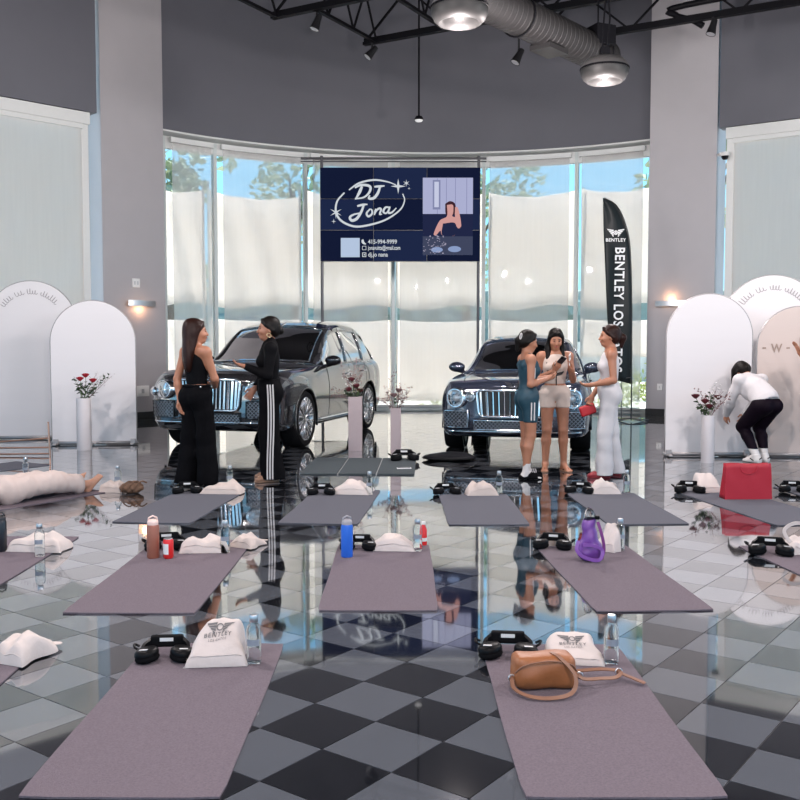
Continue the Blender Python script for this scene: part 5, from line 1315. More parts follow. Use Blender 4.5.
for y_ in (0.006, 0.075):
    bm = bmesh.new(); tube(bm, catmull([(-0.08, y_, h_-0.02), (-0.06, y_-0.004, h_-0.07), (0, y_-0.006, h_-0.09), (0.06, y_-0.004, h_-0.07), (0.08, y_, h_-0.02)], 5), 0.004, 6); from_bm('handle', bm, mat('red_cord', (0.42, 0.01, 0.03), 0.6, vary=0.1), rb)

# ---- woven brown bag by the reclining person's feet, phone, black cushion
gw = G(131, 494); wb_ = empty('woven_bag', (gw.x, gw.y, 0.001), 0.1, 'small brown woven bag on the tiles by the bare feet', 'bag')
M_WOV = mat('woven_brown', (0.16, 0.085, 0.05), 0.7, vary=0.5, vscale=40, bump=0.8, bscale=60)
S_ = Soft(); S_.ell((0, 0.05, 0.05), (0.115, 0.07, 0.055), k=0.02); S_.ell((0.03, 0.05, 0.075), (0.07, 0.05, 0.04), k=0.02); S_.clip((0, 0, 0.001), (0, 0, -1))
soft_obj('body', S_, 0.007, M_WOV, wb_, noise=lambda X, Y, Z: 0.006*np.sin(90*X)*np.sin(90*Z))
for k in range(3):
    bm = bmesh.new(); tube(bm, catmull([(-0.09+0.06*k, -0.01, 0.02), (-0.07+0.06*k, -0.02, 0.08), (-0.02+0.06*k, 0.0, 0.12), (0.02+0.06*k, 0.05, 0.10)], 5), 0.007, 6); from_bm('strap', bm, M_WOV, wb_)
gph = G(404, 470); r = empty('phone', (gph.x, gph.y, 0.0175), 0.15, 'white phone lying on the three-panel mat', 'phone')
bm = bmesh.new(); box(bm, (0, 0, 0.004), (0.16, 0.08, 0.008), bev=0.003); from_bm('case', bm, M_PLATE, r)
bm = bmesh.new(); box(bm, (0, 0, 0.0085), (0.145, 0.068, 0.001)); from_bm('screen', bm, mat('phone_glass', (0.25, 0.27, 0.3), 0.1, vary=0.05), r)
gk = G(450, 461.5); r = empty('floor_cushion', (gk.x, gk.y, 0.001), 0.0, 'flat black cushion on the tiles before the dark blue car', 'cushion')
S_ = Soft(); S_.ell((0, 0.15, 0.035), (0.33, 0.24, 0.05), k=0.03); S_.ell((0.05, 0.2, 0.05), (0.2, 0.15, 0.045), k=0.03); S_.clip((0, 0, 0.0), (0, 0, -1)); soft_obj('cover', S_, 0.014, mat('cushion_black', (0.008, 0.008, 0.01), 0.5, ior=1.2, vary=0.2), r)
bm = bmesh.new(); tube(bm, [(0.335*math.cos(t*PI/20), 0.15+0.245*math.sin(t*PI/20), 0.03) for t in range(41)], 0.007, 6); from_bm('piping', bm, M_HPH, r)

# ================================================================ CARS
M_TYRE = mat('tyre_rubber', (0.007, 0.007, 0.008), 0.7, ior=1.2, vary=0.2); M_RIM = mat('alloy_rim', (0.62, 0.62, 0.64), 0.22, metal=0.9, vary=0.05); M_RIMD = mat('rim_dark', (0.02, 0.02, 0.024), 0.35, metal=0.5, vary=0.1)
M_CHROME = mat('chrome', (0.80, 0.80, 0.82), 0.10, metal=1.0, vary=0.03, vscale=4); M_GRILL = mat('grille_black', (0.008, 0.008, 0.01), 0.4, vary=0.2); M_MESHG = mat('mesh_dark_chrome', (0.20, 0.20, 0.22), 0.3, metal=0.8, vary=0.1)
M_CARGLASS = pane_mat('car_glass', (0.72, 0.77, 0.77)); M_SEAT = mat('car_seat', (0.02, 0.018, 0.018), 0.55, vary=0.2); M_TRIMB = mat('gloss_black_trim', (0.008, 0.008, 0.01), 0.12, coat=0.5, vary=0.1)
M_LAMPG = mat('headlamp_glass', (0.55, 0.58, 0.62), 0.08, metal=0.7, vary=0.35, vscale=30); M_LAMPI = mat('headlamp_crystal', (0.75, 0.78, 0.82), 0.1, metal=0.6, vary=0.4, vscale=60)
M_PLATEB = mat('number_plate', (0.03, 0.03, 0.035), 0.5, vary=0.1)
def interp(tab, y):
    """smooth interpolation of station rows"""
    ys = [t[0] for t in tab]
    if y <= ys[0]: return np.array(tab[0][1:], float)
    if y >= ys[-1]: return np.array(tab[-1][1:], float)
    i = max(k for k in range(len(ys)-1) if ys[k] <= y)
    t = (y-ys[i])/(ys[i+1]-ys[i]); R_ = [np.array(r[1:], float) for r in tab]
    h = ys[i+1]-ys[i]
    def slope(k):
        if k == 0: return (R_[1]-R_[0])/(ys[1]-ys[0])
        if k == len(ys)-1: return (R_[-1]-R_[-2])/(ys[-1]-ys[-2])
        a = (R_[k]-R_[k-1])/(ys[k]-ys[k-1]); b = (R_[k+1]-R_[k])/(ys[k+1]-ys[k])
        return np.where(a*b <= 0, 0, 2*a*b/np.where(np.abs(a+b) < 1e-9, 1, a+b))
    m0, m1 = slope(i)*h, slope(i+1)*h
    return (2*t**3-3*t**2+1)*R_[i]+(t**3-2*t**2+t)*m0+(-2*t**3+3*t**2)*R_[i+1]+(t**3-t**2)*m1
def car(loc, rz, spec, paint, label):
    L, zwl, wr_, wy = spec['L'], spec['wz'], spec['wr'], spec['wy']
    B, H = spec['body'], spec['house']
    root = empty('car', (loc[0], loc[1], 0), rz, label, 'car')
    # ---- lower body
    def section(y):
        zb, w, zm, zs, wt, zt, zc_ = interp(B, y)
        pts = [(0, zb), (0.5*w, zb), (0.86*w, zb+0.005), (0.965*w, zb+0.08), (0.985*w, (zb+zm)/2), (w, zm), (0.995*w, (zm+zs)/2+0.03), (0.975*w, zs), ((0.975*w+wt)/2+0.01, (zs+zt)/2+0.03), (wt, zt+0.01), (0.72*wt, zt+(zc_-zt)*0.55), (0.35*wt, zt+(zc_-zt)*0.92), (0, zc_)]
        return [q for q in catmull(pts, 4)]
    ysamp = [0.0, 0.012, 0.03, 0.055, 0.09, 0.14]+[0.2+0.08*i for i in range(int((L-0.4)/0.08)+1)]+[L-0.14, L-0.09, L-0.05, L-0.02, L]
    V = []; Fq = []; ns = len(section(0.5))
    cab0, cab1 = spec['cab']
    for y in ysamp:
        sec = section(y)
        for p in sec: V.append((p[0], y, p[1]))
        for p in sec[::-1][1:-1]: V.append((-p[0], y, p[1]))
    N = ns*2-2
    for i in range(len(ysamp)-1):
        ym = (ysamp[i]+ysamp[i+1])/2
        for k in range(N):
            k2 = (k+1) % N
            a, b = V[i*N+k], V[i*N+k2]
            if cab0 < ym < cab1 and max(abs(a[0]), abs(b[0])) < spec['cabw'] and a[2] > 0.8 and b[2] > 0.8: continue   # open cabin
            Fq.append((i*N+k, i*N+k2, (i+1)*N+k2, (i+1)*N+k))
    Fq.append(tuple(range(N))[::-1]); Fq.append(tuple((len(ysamp)-1)*N+k for k in range(N)))
    body = from_vf('body_shell', V, Fq, paint, root, True, 50)
    bm = bmesh.new(); bm.from_mesh(body.data); bmesh.ops.recalc_face_normals(bm, faces=bm.faces)
    # wheel openings: pull in the skin that lies inside the arch circles, then drop it
    bm.to_mesh(body.data); bm.free()
    cut = bmesh.new()
    for y0 in wy:
        for s_ in (-1, 1):
            lathe(cut, [(0, -0.24), (wr_*1.10, -0.24), (wr_*1.10, 0.24), (0, 0.24)], 40, Matrix.Translation((s_*(1.0-0.05), y0, zwl+0.01)) @ Matrix.Rotation(PI/2, 4, 'Y'))
    bmesh.ops.recalc_face_normals(cut, faces=cut.faces)
    co = from_bm('cutter', cut)
    md = body.modifiers.new('arch', 'BOOLEAN'); md.operation = 'DIFFERENCE'; md.object = co; md.solver = 'EXACT'
    co.matrix_world = root.matrix_basis.copy(); co.data.materials.append(paint)
    bpy.context.view_layer.update()
    dg = bpy.context.evaluated_depsgraph_get(); me = bpy.data.meshes.new_from_object(body.evaluated_get(dg))
    body.modifiers.clear(); old = body.data; body.data = me; bpy.data.meshes.remove(old); bpy.data.objects.remove(co)
    me.polygons.foreach_set('use_smooth', [True]*len(me.polygons)); me.set_sharp_from_angle(angle=math.radians(38))
    # wheel-arch liners and lip
    for y0 in wy:
        for s_ in (-1, 1):
            bm = bmesh.new(); pts = [(s_*(0.975+0.006), y0+wr_*1.105*math.cos(t*PI/22), zwl+wr_*1.105*math.sin(t*PI/22)) for t in range(-2, 25)]
            pts = [p for p in pts if p[2] > 0.26]; tube(bm, pts, 0.016, 6); from_bm('arch_lip', bm, M_TRIMB, root, True)
            bm = bmesh.new(); lathe(bm, [(0.0, 0.0), (wr_*1.09, 0.0)], 28, Matrix.Translation((s_*0.72, y0, zwl)) @ Matrix.Rotation(PI/2, 4, 'Y')); from_bm('arch_liner', bm, M_GRILL, root)
    # ---- glasshouse
    def top(y): return interp(H, y)
    def hs(y, t):       # t 0..1 side, 1..2 roof half
        wb, zb, wr, ze, zt = top(y)
        if t <= 1:
            u = t; x = wb+(wr-wb)*(u**1.25); z = zb+(ze-zb)*u; x += 0.012*math.sin(PI*u)
        else:
            u = t-1; a = u*PI/2; x = wr*(1-u)**1.0*(1+0.22*u*(1-u)); z = ze+(zt-ze)*math.sin(a)**0.62
        return x, z
    y0h, y1h = H[0][0], H[-1][0]; ny = int((y1h-y0h)/0.035); nt = 44
    ws0, ws1, rw0, rw1 = spec['ws']; sw0, sw1 = spec['sw']; pil = spec['pillars']
    parts = {'windscreen': [], 'rear_window': [], 'roof': [], 'side_window_a': [], 'side_window_b': []}
    V = []
    for i in range(ny+1):
        y = y0h+(y1h-y0h)*i/ny
        for s_ in (1, -1):
            for k in range(nt+1): x, z = hs(y, 2*k/nt); V.append((s_*x, y, z))
    pl_bins = {}
    for i in range(ny):
        ym = y0h+(y1h-y0h)*(i+0.5)/ny
        wb, zb, wr, ze, zt = top(ym); hgt = ze-zb
        for si, s_ in enumerate((1, -1)):
            o0 = i*2*(nt+1)+si*(nt+1); o1 = (i+1)*2*(nt+1)+si*(nt+1)
            for k in range(nt):
                t = 2*(k+0.5)/nt
                q = (o0+k, o0+k+1, o1+k+1, o1+k); q = q if s_ > 0 else q[::-1]
                key = 'roof'
                if t < 1:
                    zz = zb+hgt*t
                    if sw0 < ym < sw1 and 0.06 < t and (ze-zz) > 0.075 and all(abs(ym-p) > 0.04 for p in pil):
                        seg = sum(ym > p for p in pil); key = 'side_window_%d_%d' % (seg, si)
                else:
                    u = t-1
                    if ws0 < ym < ws1 and u > 0.10: key = 'windscreen'
                    elif rw0 < ym < rw1 and u > 0.16: key = 'rear_window'
                pl_bins.setdefault(key, []).append(q)
    for key, fs in pl_bins.items():
        used = sorted({v for f in fs for v in f}); mp = {v: n for n, v in enumerate(used)}
        nm = 'side_window' if key.startswith('side') else key
        o = from_vf(nm if nm != 'roof' else 'roof_frame', [V[v] for v in used], [tuple(mp[v] for v in f) for f in fs], M_CARGLASS if nm != 'roof' else paint, root, True, 60)
        if nm == 'roof': o.modifiers.new('t', 'SOLIDIFY').thickness = 0.02
    # chrome line under the side windows, black pillars strips
    for s_ in (-1, 1):
        bm = bmesh.new(); tube(bm, [(s_*(top(y)[0]+0.012), y, top(y)[1]+0.004) for y in np.linspace(sw0, sw1, 24)], 0.009, 6); from_bm('window_trim', bm, M_CHROME, root, True)
        P = [(s_*(hs(y, 0.99)[0]+0.006), y, hs(y, 0.99)[1]) for y in np.linspace(sw0-0.05, sw1, 30)]
        bm = bmesh.new(); tube(bm, P, 0.010, 6); from_bm('roof_rail', bm, M_CHROME if spec['kind'] == 'suv' else M_TRIMB, root, True)
        for p in pil:
            bm = bmesh.new(); tube(bm, [(s_*(hs(p, t)[0]+0.004), p, hs(p, t)[1]) for t in np.linspace(0.03, 0.97, 8)], 0.022, 6); from_bm('pillar_trim', bm, M_TRIMB, root, True)
        # door seams and handles
        for yd in spec['doors']:
            sec = [q for q in section(yd) if 0.36 < q[1] < top(yd)[1]-0.01 and q[0] > 0.7]
            bm = bmesh.new(); tube(bm, [(s_*(q[0]+0.0005), yd+0.03*math.sin(q[1]*3), q[1]) for q in sec], 0.0045, 4); from_bm('door_seam', bm, M_GRILL, root)
        for yh in spec['handles']:
            sec = section(yh); q = min(sec, key=lambda q: abs(q[1]-spec['hz'])+(0 if q[0] > 0.5 else 9))
            bm = bmesh.new(); tube(bm, [(s_*(q[0]), yh-0.11, q[1]), (s_*(q[0]+0.03), yh-0.08, q[1]+0.003), (s_*(q[0]+0.032), yh+0.08, q[1]+0.008), (s_*q[0], yh+0.11, q[1]+0.01)], 0.011, 6); from_bm('door_handle', bm, M_CHROME, root, True)
        # sill blade
        bm = bmesh.new(); tube(bm, [(s_*(0.985*interp(B, y)[1]), y, interp(B, y)[0]+0.10) for y in np.linspace(wy[0]+wr_*1.2, wy[1]-wr_*1.2, 16)], 0.014, 6); from_bm('sill_trim', bm, M_CHROME, root, True)
        # door mirror
        ym = spec['mirror'][0]; zm_ = spec['mirror'][1]; xb = top(ym)[0]
        mr = Soft(); mr.ell((s_*(xb+0.14), ym-0.01, zm_+0.09), (0.125, 0.075, 0.078), k=0.02); mr.cap((s_*(xb-0.02), ym+0.02, zm_-0.01), (s_*(xb+0.09), ym, zm_+0.03), 0.025, 0.03, k=0.03)
        mo = soft_obj('door_mirror', mr, 0.012, M_TRIMB if spec['kind'] == 'suv' else paint, root)
        bm = bmesh.new(); lathe(bm, [(0, 0), (1, 0)], 20, Matrix.Translation((s_*(xb+0.14), ym+0.062, zm_+0.09)) @ Matrix.Rotation(PI/2, 4, 'X') @ Matrix.Diagonal((0.10, 0.06, 1, 1))); from_bm('mirror_glass', bm, M_CHROME, mo)
    # shut lines of the bonnet
    for s_ in (-1, 1):
        P = [];
        for y in np.linspace(0.16, spec['cab'][0]-0.08, 18):
            zb, w, zm, zs, wt, zt, zc_ = interp(B, y); P.append((s_*wt*0.80, y, zt+(zc_-zt)*0.45+0.012))
        bm = bmesh.new(); tube(bm, P, 0.005, 4); from_bm('bonnet_seam', bm, M_GRILL, root)
    # ---- nose
    ynos = np.linspace(0, 0.7, 71); secs = [np.array(section(y)) for y in ynos]
    def nose_y(x, z):
        x = abs(x)
        for y, sc_ in zip(ynos, secs):
            m = 0
            for p, q in zip(sc_[:-1], sc_[1:]):
                if (p[1]-z)*(q[1]-z) <= 0 and abs(p[1]-q[1]) > 1e-6: m = max(m, p[0]+(q[0]-p[0])*(z-p[1])/(q[1]-p[1]))
            if m >= x: return y
        return 0.7
    gw, gz0, gz1, gy = spec['grille']
    def rrect(w, z0, z1, r, y, n=5, lean=0.0):
        out = []
        for cx_, cz_, a0 in ((w-r, z1-r, 0), (-w+r, z1-r, PI/2), (-w+r, z0+r, PI), (w-r, z0+r, 1.5*PI)):
            for i in range(n+1): a = a0+PI/2*i/n; x, z = cx_+r*math.cos(a), cz_+r*math.sin(a); out.append((x*(0.92+0.08*(z-z0)/(z1-z0)), y+lean*(z-z0)+0.03*(x/w)**2, z))
        return out
    gl = empty('grille'); gl.parent = root
    O = rrect(gw, gz0, gz1, 0.07, gy, lean=0.04)
    bm = bmesh.new(); tube(bm, O+[O[0], O[1]], 0.019, 8, cap=False); from_bm('grille_frame', bm, M_CHROME, gl, True)
    bm = bmesh.new(); prism(bm, [Vector((x, y+0.02, z)) for x, y, z in O], None, (0, 0.03, 0)); bmesh.ops.recalc_face_normals(bm, faces=bm.faces); from_bm('grille_back', bm, M_GRILL, gl)
    nb = spec['bars']
    for i in range(nb):
        x = (i-(nb-1)/2)/(nb-1)*2*gw*0.88
        bm = bmesh.new(); a = Vector((x*0.95, gy+0.03*(x/gw)**2-0.006, gz0+0.02)); b = Vector((x, gy+0.04*(gz1-gz0)+0.03*(x/gw)**2-0.006, gz1-0.02)); bar(bm, a, b, spec['barw'], 0.03); from_bm('grille_bar', bm, M_CHROME, gl)
    # lower intakes with crossed mesh
    for (x0, x1, z0, z1, y_, sk) in spec['intakes']:
        it = empty('intake'); it.parent = root
        def ip(u, v): x = x0+(x1-x0)*u; z = z0+(z1-z0)*v; return Vector((x, min(nose_y(x, z), nose_y(x, (z0+z1)/2)+0.03)-0.035, z))
        nU = 8; bm = bmesh.new()
        A = [bm.verts.new(ip(i/nU, 0)+Vector((0, 0.025, 0))) for i in range(nU+1)]; C_ = [bm.verts.new(ip(i/nU, 1)+Vector((0, 0.025, 0))) for i in range(nU+1)]
        for i in range(nU): bm.faces.new((A[i], A[i+1], C_[i+1], C_[i]))
        from_bm('intake_back', bm, M_GRILL, it)
        bm = bmesh.new(); W_ = abs(x1-x0); H_ = z1-z0; st = 0.05; n = int((W_+H_)/st)
        for i in range(1, n):
            for dr_ in (0, 1):
                s0 = i*st; u0, v0 = (s0/W_, 0) if s0 <= W_ else (1, (s0-W_)/H_); u1, v1 = (0, s0/H_) if s0 <= H_ else ((s0-H_)/W_, 1)
                if dr_: u0, u1 = 1-u0, 1-u1
                bar(bm, ip(u0, v0), ip(u1, v1), 0.008)
        tag(from_bm('mesh_lattice', bm, M_MESHG, it), kind='stuff')
        bm = bmesh.new(); O = [ip(0, 0), ip(0.25, 0), ip(0.5, 0), ip(0.75, 0), ip(1, 0), ip(1, 1), ip(0.75, 1), ip(0.5, 1), ip(0.25, 1), ip(0, 1), ip(0, 0)]; tube(bm, O, 0.012, 6); from_bm('intake_frame', bm, M_TRIMB if spec['kind'] == 'suv' else M_CHROME, it, True)
    # headlamps
    for s_ in (-1, 1):
        for (x, y_, z, R_, yaw, sq) in spec['lamps']:
            y_ = min(nose_y(x, z), nose_y(x+R_*0.4, z))-0.012
            Mx = Matrix.Translation((s_*x, y_, z)) @ Matrix.Rotation(s_*yaw, 4, 'Z') @ Matrix.Rotation(PI/2, 4, 'X') @ Matrix.Diagonal((sq, 1, 1, 1))
            hl = empty('headlamp'); hl.parent = root
            bm = bmesh.new(); lathe(bm, [(R_*0.86, 0.03), (R_*1.02, 0.035), (R_*1.10, 0.0), (R_*1.12, -0.08)], 28, Mx); from_bm('bezel', bm, M_CHROME, hl, True)
            bm = bmesh.new(); lathe(bm, [(0, 0.0), (R_*0.35, 0.02), (R_*0.38, -0.01), (R_*0.9, 0.02)], 28, Mx); from_bm('reflector', bm, M_LAMPI, hl, True)
            for k in range(10):
                a = 2*PI*k/10; bm = bmesh.new(); bar(bm, Mx @ Vector((R_*0.42*math.cos(a), R_*0.42*math.sin(a), 0.02)), Mx @ Vector((R_*0.84*math.cos(a), R_*0.84*math.sin(a), 0.03)), 0.01); from_bm('crystal_ray', bm, M_LAMPG, hl)
            bm = bmesh.new(); lathe(bm, [(0, 0.055), (R_*0.5, 0.052), (R_*0.86, 0.034)], 28, Mx); from_bm('lens', bm, pane_mat('lamp_lens', (0.85, 0.88, 0.9)), hl, True)
    bm = bmesh.new(); wings(bm, (0, spec['emblem'][0], spec['emblem'][1]), 0.22, (0, 0.25, 0.97), (1, 0, 0), (0, -0.97, 0.25), 0.01); from_bm('winged_badge', bm, M_CHROME, root)
    # bumper chrome strip
    zc0, yc0 = spec['strip']; bm = bmesh.new(); tube(bm, [(x, nose_y(x, zc0+0.03)-0.012, zc0) for x in np.linspace(-0.86, 0.86, 27)], 0.014, 6); from_bm('bumper_strip', bm, M_CHROME, root, True)
    # rear lamps
    for s_ in (-1, 1):
        bm = bmesh.new(); box(bm, (s_*0.72, L-0.09, spec['wz']+0.5), (0.22, 0.08, 0.14), bev=0.03); from_bm('tail_lamp', bm, mat('tail_lamp_red', (0.3, 0.01, 0.01), 0.2, vary=0.1), root)
    # ---- cabin
    zf = spec['seatz']
    bm = bmesh.new(); box(bm, (0, (cab0+cab1)/2, zf-0.35), (1.6, cab1-cab0-0.1, 0.1)); from_bm('cabin_floor', bm, M_SEAT, root)
    bm = bmesh.new(); box(bm, (0, cab0+0.28, zf+0.22), (1.55, 0.42, 0.2), bev=0.06); from_bm('dashboard', bm, M_SEAT, root)
    for yS in (cab0+1.25, cab0+2.15):
        for s_ in (-1, 1):
            se = Soft(); se.rbox((s_*0.38, yS-0.22, zf-0.12), (0.18, 0.2, 0.05), 0.06, k=0.05); se.rbox((s_*0.38, yS+0.06, zf+0.16), (0.16, 0.03, 0.24), 0.07, k=0.05); se.rbox((s_*0.38, yS+0.10, zf+0.52), (0.07, 0.02, 0.05), 0.05, k=0.03)
            soft_obj('car_seat', se, 0.025, M_SEAT, root)
    bm = bmesh.new(); Mx = Matrix.Translation((0.38, cab0+0.62, zf+0.22)) @ Matrix.Rotation(1.15, 4, 'X'); tube(bm, [Mx @ Vector((0.18*math.cos(t*PI/12), 0.18*math.sin(t*PI/12), 0)) for t in range(25)], 0.016, 8)
    for a in (0.3, PI-0.3, -PI/2): bar(bm, Mx @ Vector((0, 0, 0)), Mx @ Vector((0.18*math.cos(a), 0.18*math.sin(a), 0)), 0.03)
    from_bm('steering_wheel', bm, M_SEAT, root)
    # ---- wheels
    def wheel():
        w = empty('wheel')
        R_, r_, hw = wr_, wr_*0.76, 0.135
        bm = bmesh.new(); lathe(bm, [(r_, -hw*0.9), (r_*1.05, -hw), (R_*0.95, -hw), (R_, -hw*0.75), (R_, hw*0.75), (R_*0.95, hw), (r_*1.05, hw), (r_, hw*0.9)], 44); from_bm('tyre', bm, M_TYRE, w, True, 40)
        bm = bmesh.new(); lathe(bm, [(r_*1.01, hw*0.96), (r_*0.985, hw*1.0), (r_*0.94, hw*0.86), (r_*0.93, -hw*0.5)], 44); from_bm('rim_ring', bm, M_RIM, w, True)
        bm = bmesh.new(); lathe(bm, [(r_*0.94, hw*0.1), (0, hw*0.1)], 32); from_bm('brake_disc', bm, M_RIMD, w)
        bm = bmesh.new(); lathe(bm, [(0.075, hw*0.4), (0.07, hw*0.82), (0.03, hw*0.9), (0, hw*0.9)], 20); from_bm('hub_cap', bm, M_RIM, w, True, 40)
        for k in range(10):
            bm = bmesh.new(); a = 2*PI*k/10
            for da in (-0.11, 0.11):
                tube(bm, [Vector((0.055*math.cos(a), 0.055*math.sin(a), hw*0.72)), Vector((r_*0.55*math.cos(a+da*0.8), r_*0.55*math.sin(a+da*0.8), hw*0.80)), Vector((r_*0.96*math.cos(a+da*1.35), r_*0.96*math.sin(a+da*1.35), hw*0.88))], [0.020, 0.017, 0.022], 6)
            from_bm('spoke', bm, M_RIM, w, True)
        return w
    w0 = wheel(); first = True
    for y0 in wy:
        for s_ in (-1, 1):
            w = w0 if first else copy_tree(w0); first = False
            w.parent = root; w.location = (s_*0.845, y0, zwl); w.rotation_euler = (0, s_*PI/2, 0)
    return root
SUV = dict(kind='suv', L=5.13, wz=0.392, wr=0.392, wy=(0.97, 3.965), cab=(1.72, 4.85), cabw=0.86, seatz=0.92,
    body=[(0.00, .44, .66, .62, .82, .56, .93, .96), (0.05, .35, .83, .62, .86, .68, .99, 1.03), (0.20, .27, .94, .63, .90, .77, 1.04, 1.09), (0.50, .25, .985, .66, .94, .82, 1.07, 1.13), (0.95, .25, 1.0, .70, .97, .85, 1.09, 1.16), (1.45, .25, .99, .70, 1.0, .87, 1.11, 1.18), (1.75, .25, .985, .70, 1.02, .89, 1.12, 1.185), (2.5, .25, .98, .70, 1.03, .90, 1.13, 1.14), (3.5, .25, .985, .72, 1.05, .91, 1.14, 1.15), (4.1, .25, 1.0, .75, 1.06, .90, 1.15, 1.16), (4.6, .28, .98, .75, 1.05, .86, 1.14, 1.16), (4.95, .35, .90, .75, 1.0, .78, 1.10, 1.12), (5.13, .45, .78, .75, .95, .66, 1.02, 1.04)],
    house=[(1.62, .87, 1.115, .82, 1.13, 1.15), (1.9, .88, 1.12, .77, 1.27, 1.33), (2.2, .89, 1.125, .745, 1.47, 1.545), (2.5, .89, 1.13, .725, 1.62, 1.70), (2.8, .89, 1.13, .715, 1.69, 1.77), (3.3, .895, 1.14, .705, 1.715, 1.795), (3.9, .89, 1.15, .695, 1.69, 1.77), (4.4, .86, 1.15, .65, 1.61, 1.685), (4.75, .82, 1.15, .59, 1.41, 1.47), (5.02, .76, 1.11, .56, 1.13, 1.15)],
    ws=(1.68, 2.50, 4.45, 4.93), sw=(1.92, 4.62), pillars=(2.98, 3.86), doors=(1.92, 2.98, 3.80), handles=(2.78, 3.66), hz=0.98, mirror=(2.0, 1.10),
    grille=(0.44, 0.56, 0.965, -0.075), bars=16, barw=0.016, intakes=[(-0.42, 0.42, 0.38, 0.52, -0.03, 0.1), (-0.88, -0.52, 0.46, 0.68, -0.04, 0.22), (0.52, 0.88, 0.46, 0.68, -0.04, 0.22)],
    lamps=[(0.665, 0.055, 0.83, 0.118, 0.42, 1.25), (0.855, 0.19, 0.80, 0.055, 0.8, 1.2)], emblem=(-0.02, 1.01), strip=(0.40, -0.02))
SEDAN = dict(kind='sedan', L=5.3, wz=0.36, wr=0.36, wy=(0.90, 4.08), cab=(1.80, 4.6), cabw=0.84, seatz=0.78,
    body=[(0.00, .34, .72, .52, .72, .62, .83, .88), (0.05, .27, .87, .52, .75, .74, .89, .94), (0.2, .22, .95, .55, .79, .82, .93, .98), (.5, .20, .985, .6, .83, .85, .95, 1.01), (.95, .20, 1.0, .62, .86, .87, .97, 1.03), (1.5, .2, .985, .62, .89, .88, .985, 1.04), (1.85, .2, .98, .62, .91, .88, .99, 1.04), (3, .2, .98, .64, .92, .89, .99, 1.0), (4.1, .2, 1.0, .66, .94, .89, 1.0, 1.01), (4.7, .24, .97, .68, .95, .84, 1.0, 1.04), (5.1, .3, .9, .7, .92, .76, .97, 1.0), (5.3, .4, .78, .7, .88, .66, .9, .92)],
    house=[(1.7, .85, .985, .80, 1.0, 1.015), (2.0, .86, .985, .745, 1.11, 1.165), (2.35, .87, .99, .69, 1.285, 1.36), (2.7, .87, .99, .66, 1.425, 1.515), (3.1, .87, .99, .64, 1.48, 1.57), (3.6, .87, 1.0, .63, 1.47, 1.56), (4.1, .85, 1.0, .60, 1.34, 1.42), (4.5, .82, 1.0, .60, 1.18, 1.24), (4.95, .75, 1.0, .62, 1.01, 1.03)],
    ws=(1.76, 2.66, 4.0, 4.75), sw=(2.02, 4.35), pillars=(3.08, 3.98), doors=(1.98, 3.08, 3.95), handles=(2.88, 3.78), hz=0.84, mirror=(2.08, 1.0),
    grille=(0.47, 0.50, 0.84, -0.075), bars=12, barw=0.012, intakes=[(-0.50, 0.50, 0.33, 0.45, -0.04, 0.1), (-0.90, -0.58, 0.36, 0.57, -0.045, 0.24), (0.58, 0.90, 0.36, 0.57, -0.045, 0.24)],
    lamps=[(0.735, 0.075, 0.735, 0.125, 0.45, 1.05), (0.545, -0.02, 0.755, 0.06, 0.2, 1.0)], emblem=(-0.02, 0.90), strip=(0.305, -0.03))
M_PAINT1 = mat('paint_gloss_black', (0.016, 0.016, 0.018), 0.06, metal=0.0, ior=2.6, coat=1.0, vary=0.03)
M_PAINT2 = mat('paint_midnight_blue', (0.035, 0.044, 0.072), 0.10, metal=0.4, ior=1.9, coat=1.0, vary=0.05)
car((-2.50, 12.53), -math.radians(14.9), SUV, M_PAINT1, 'large glossy black luxury sport utility car with upright chrome grille')
car((1.45, 12.14), -math.radians(11.0), SEDAN, M_PAINT2, 'midnight blue luxury saloon with round headlamps and chrome grille')

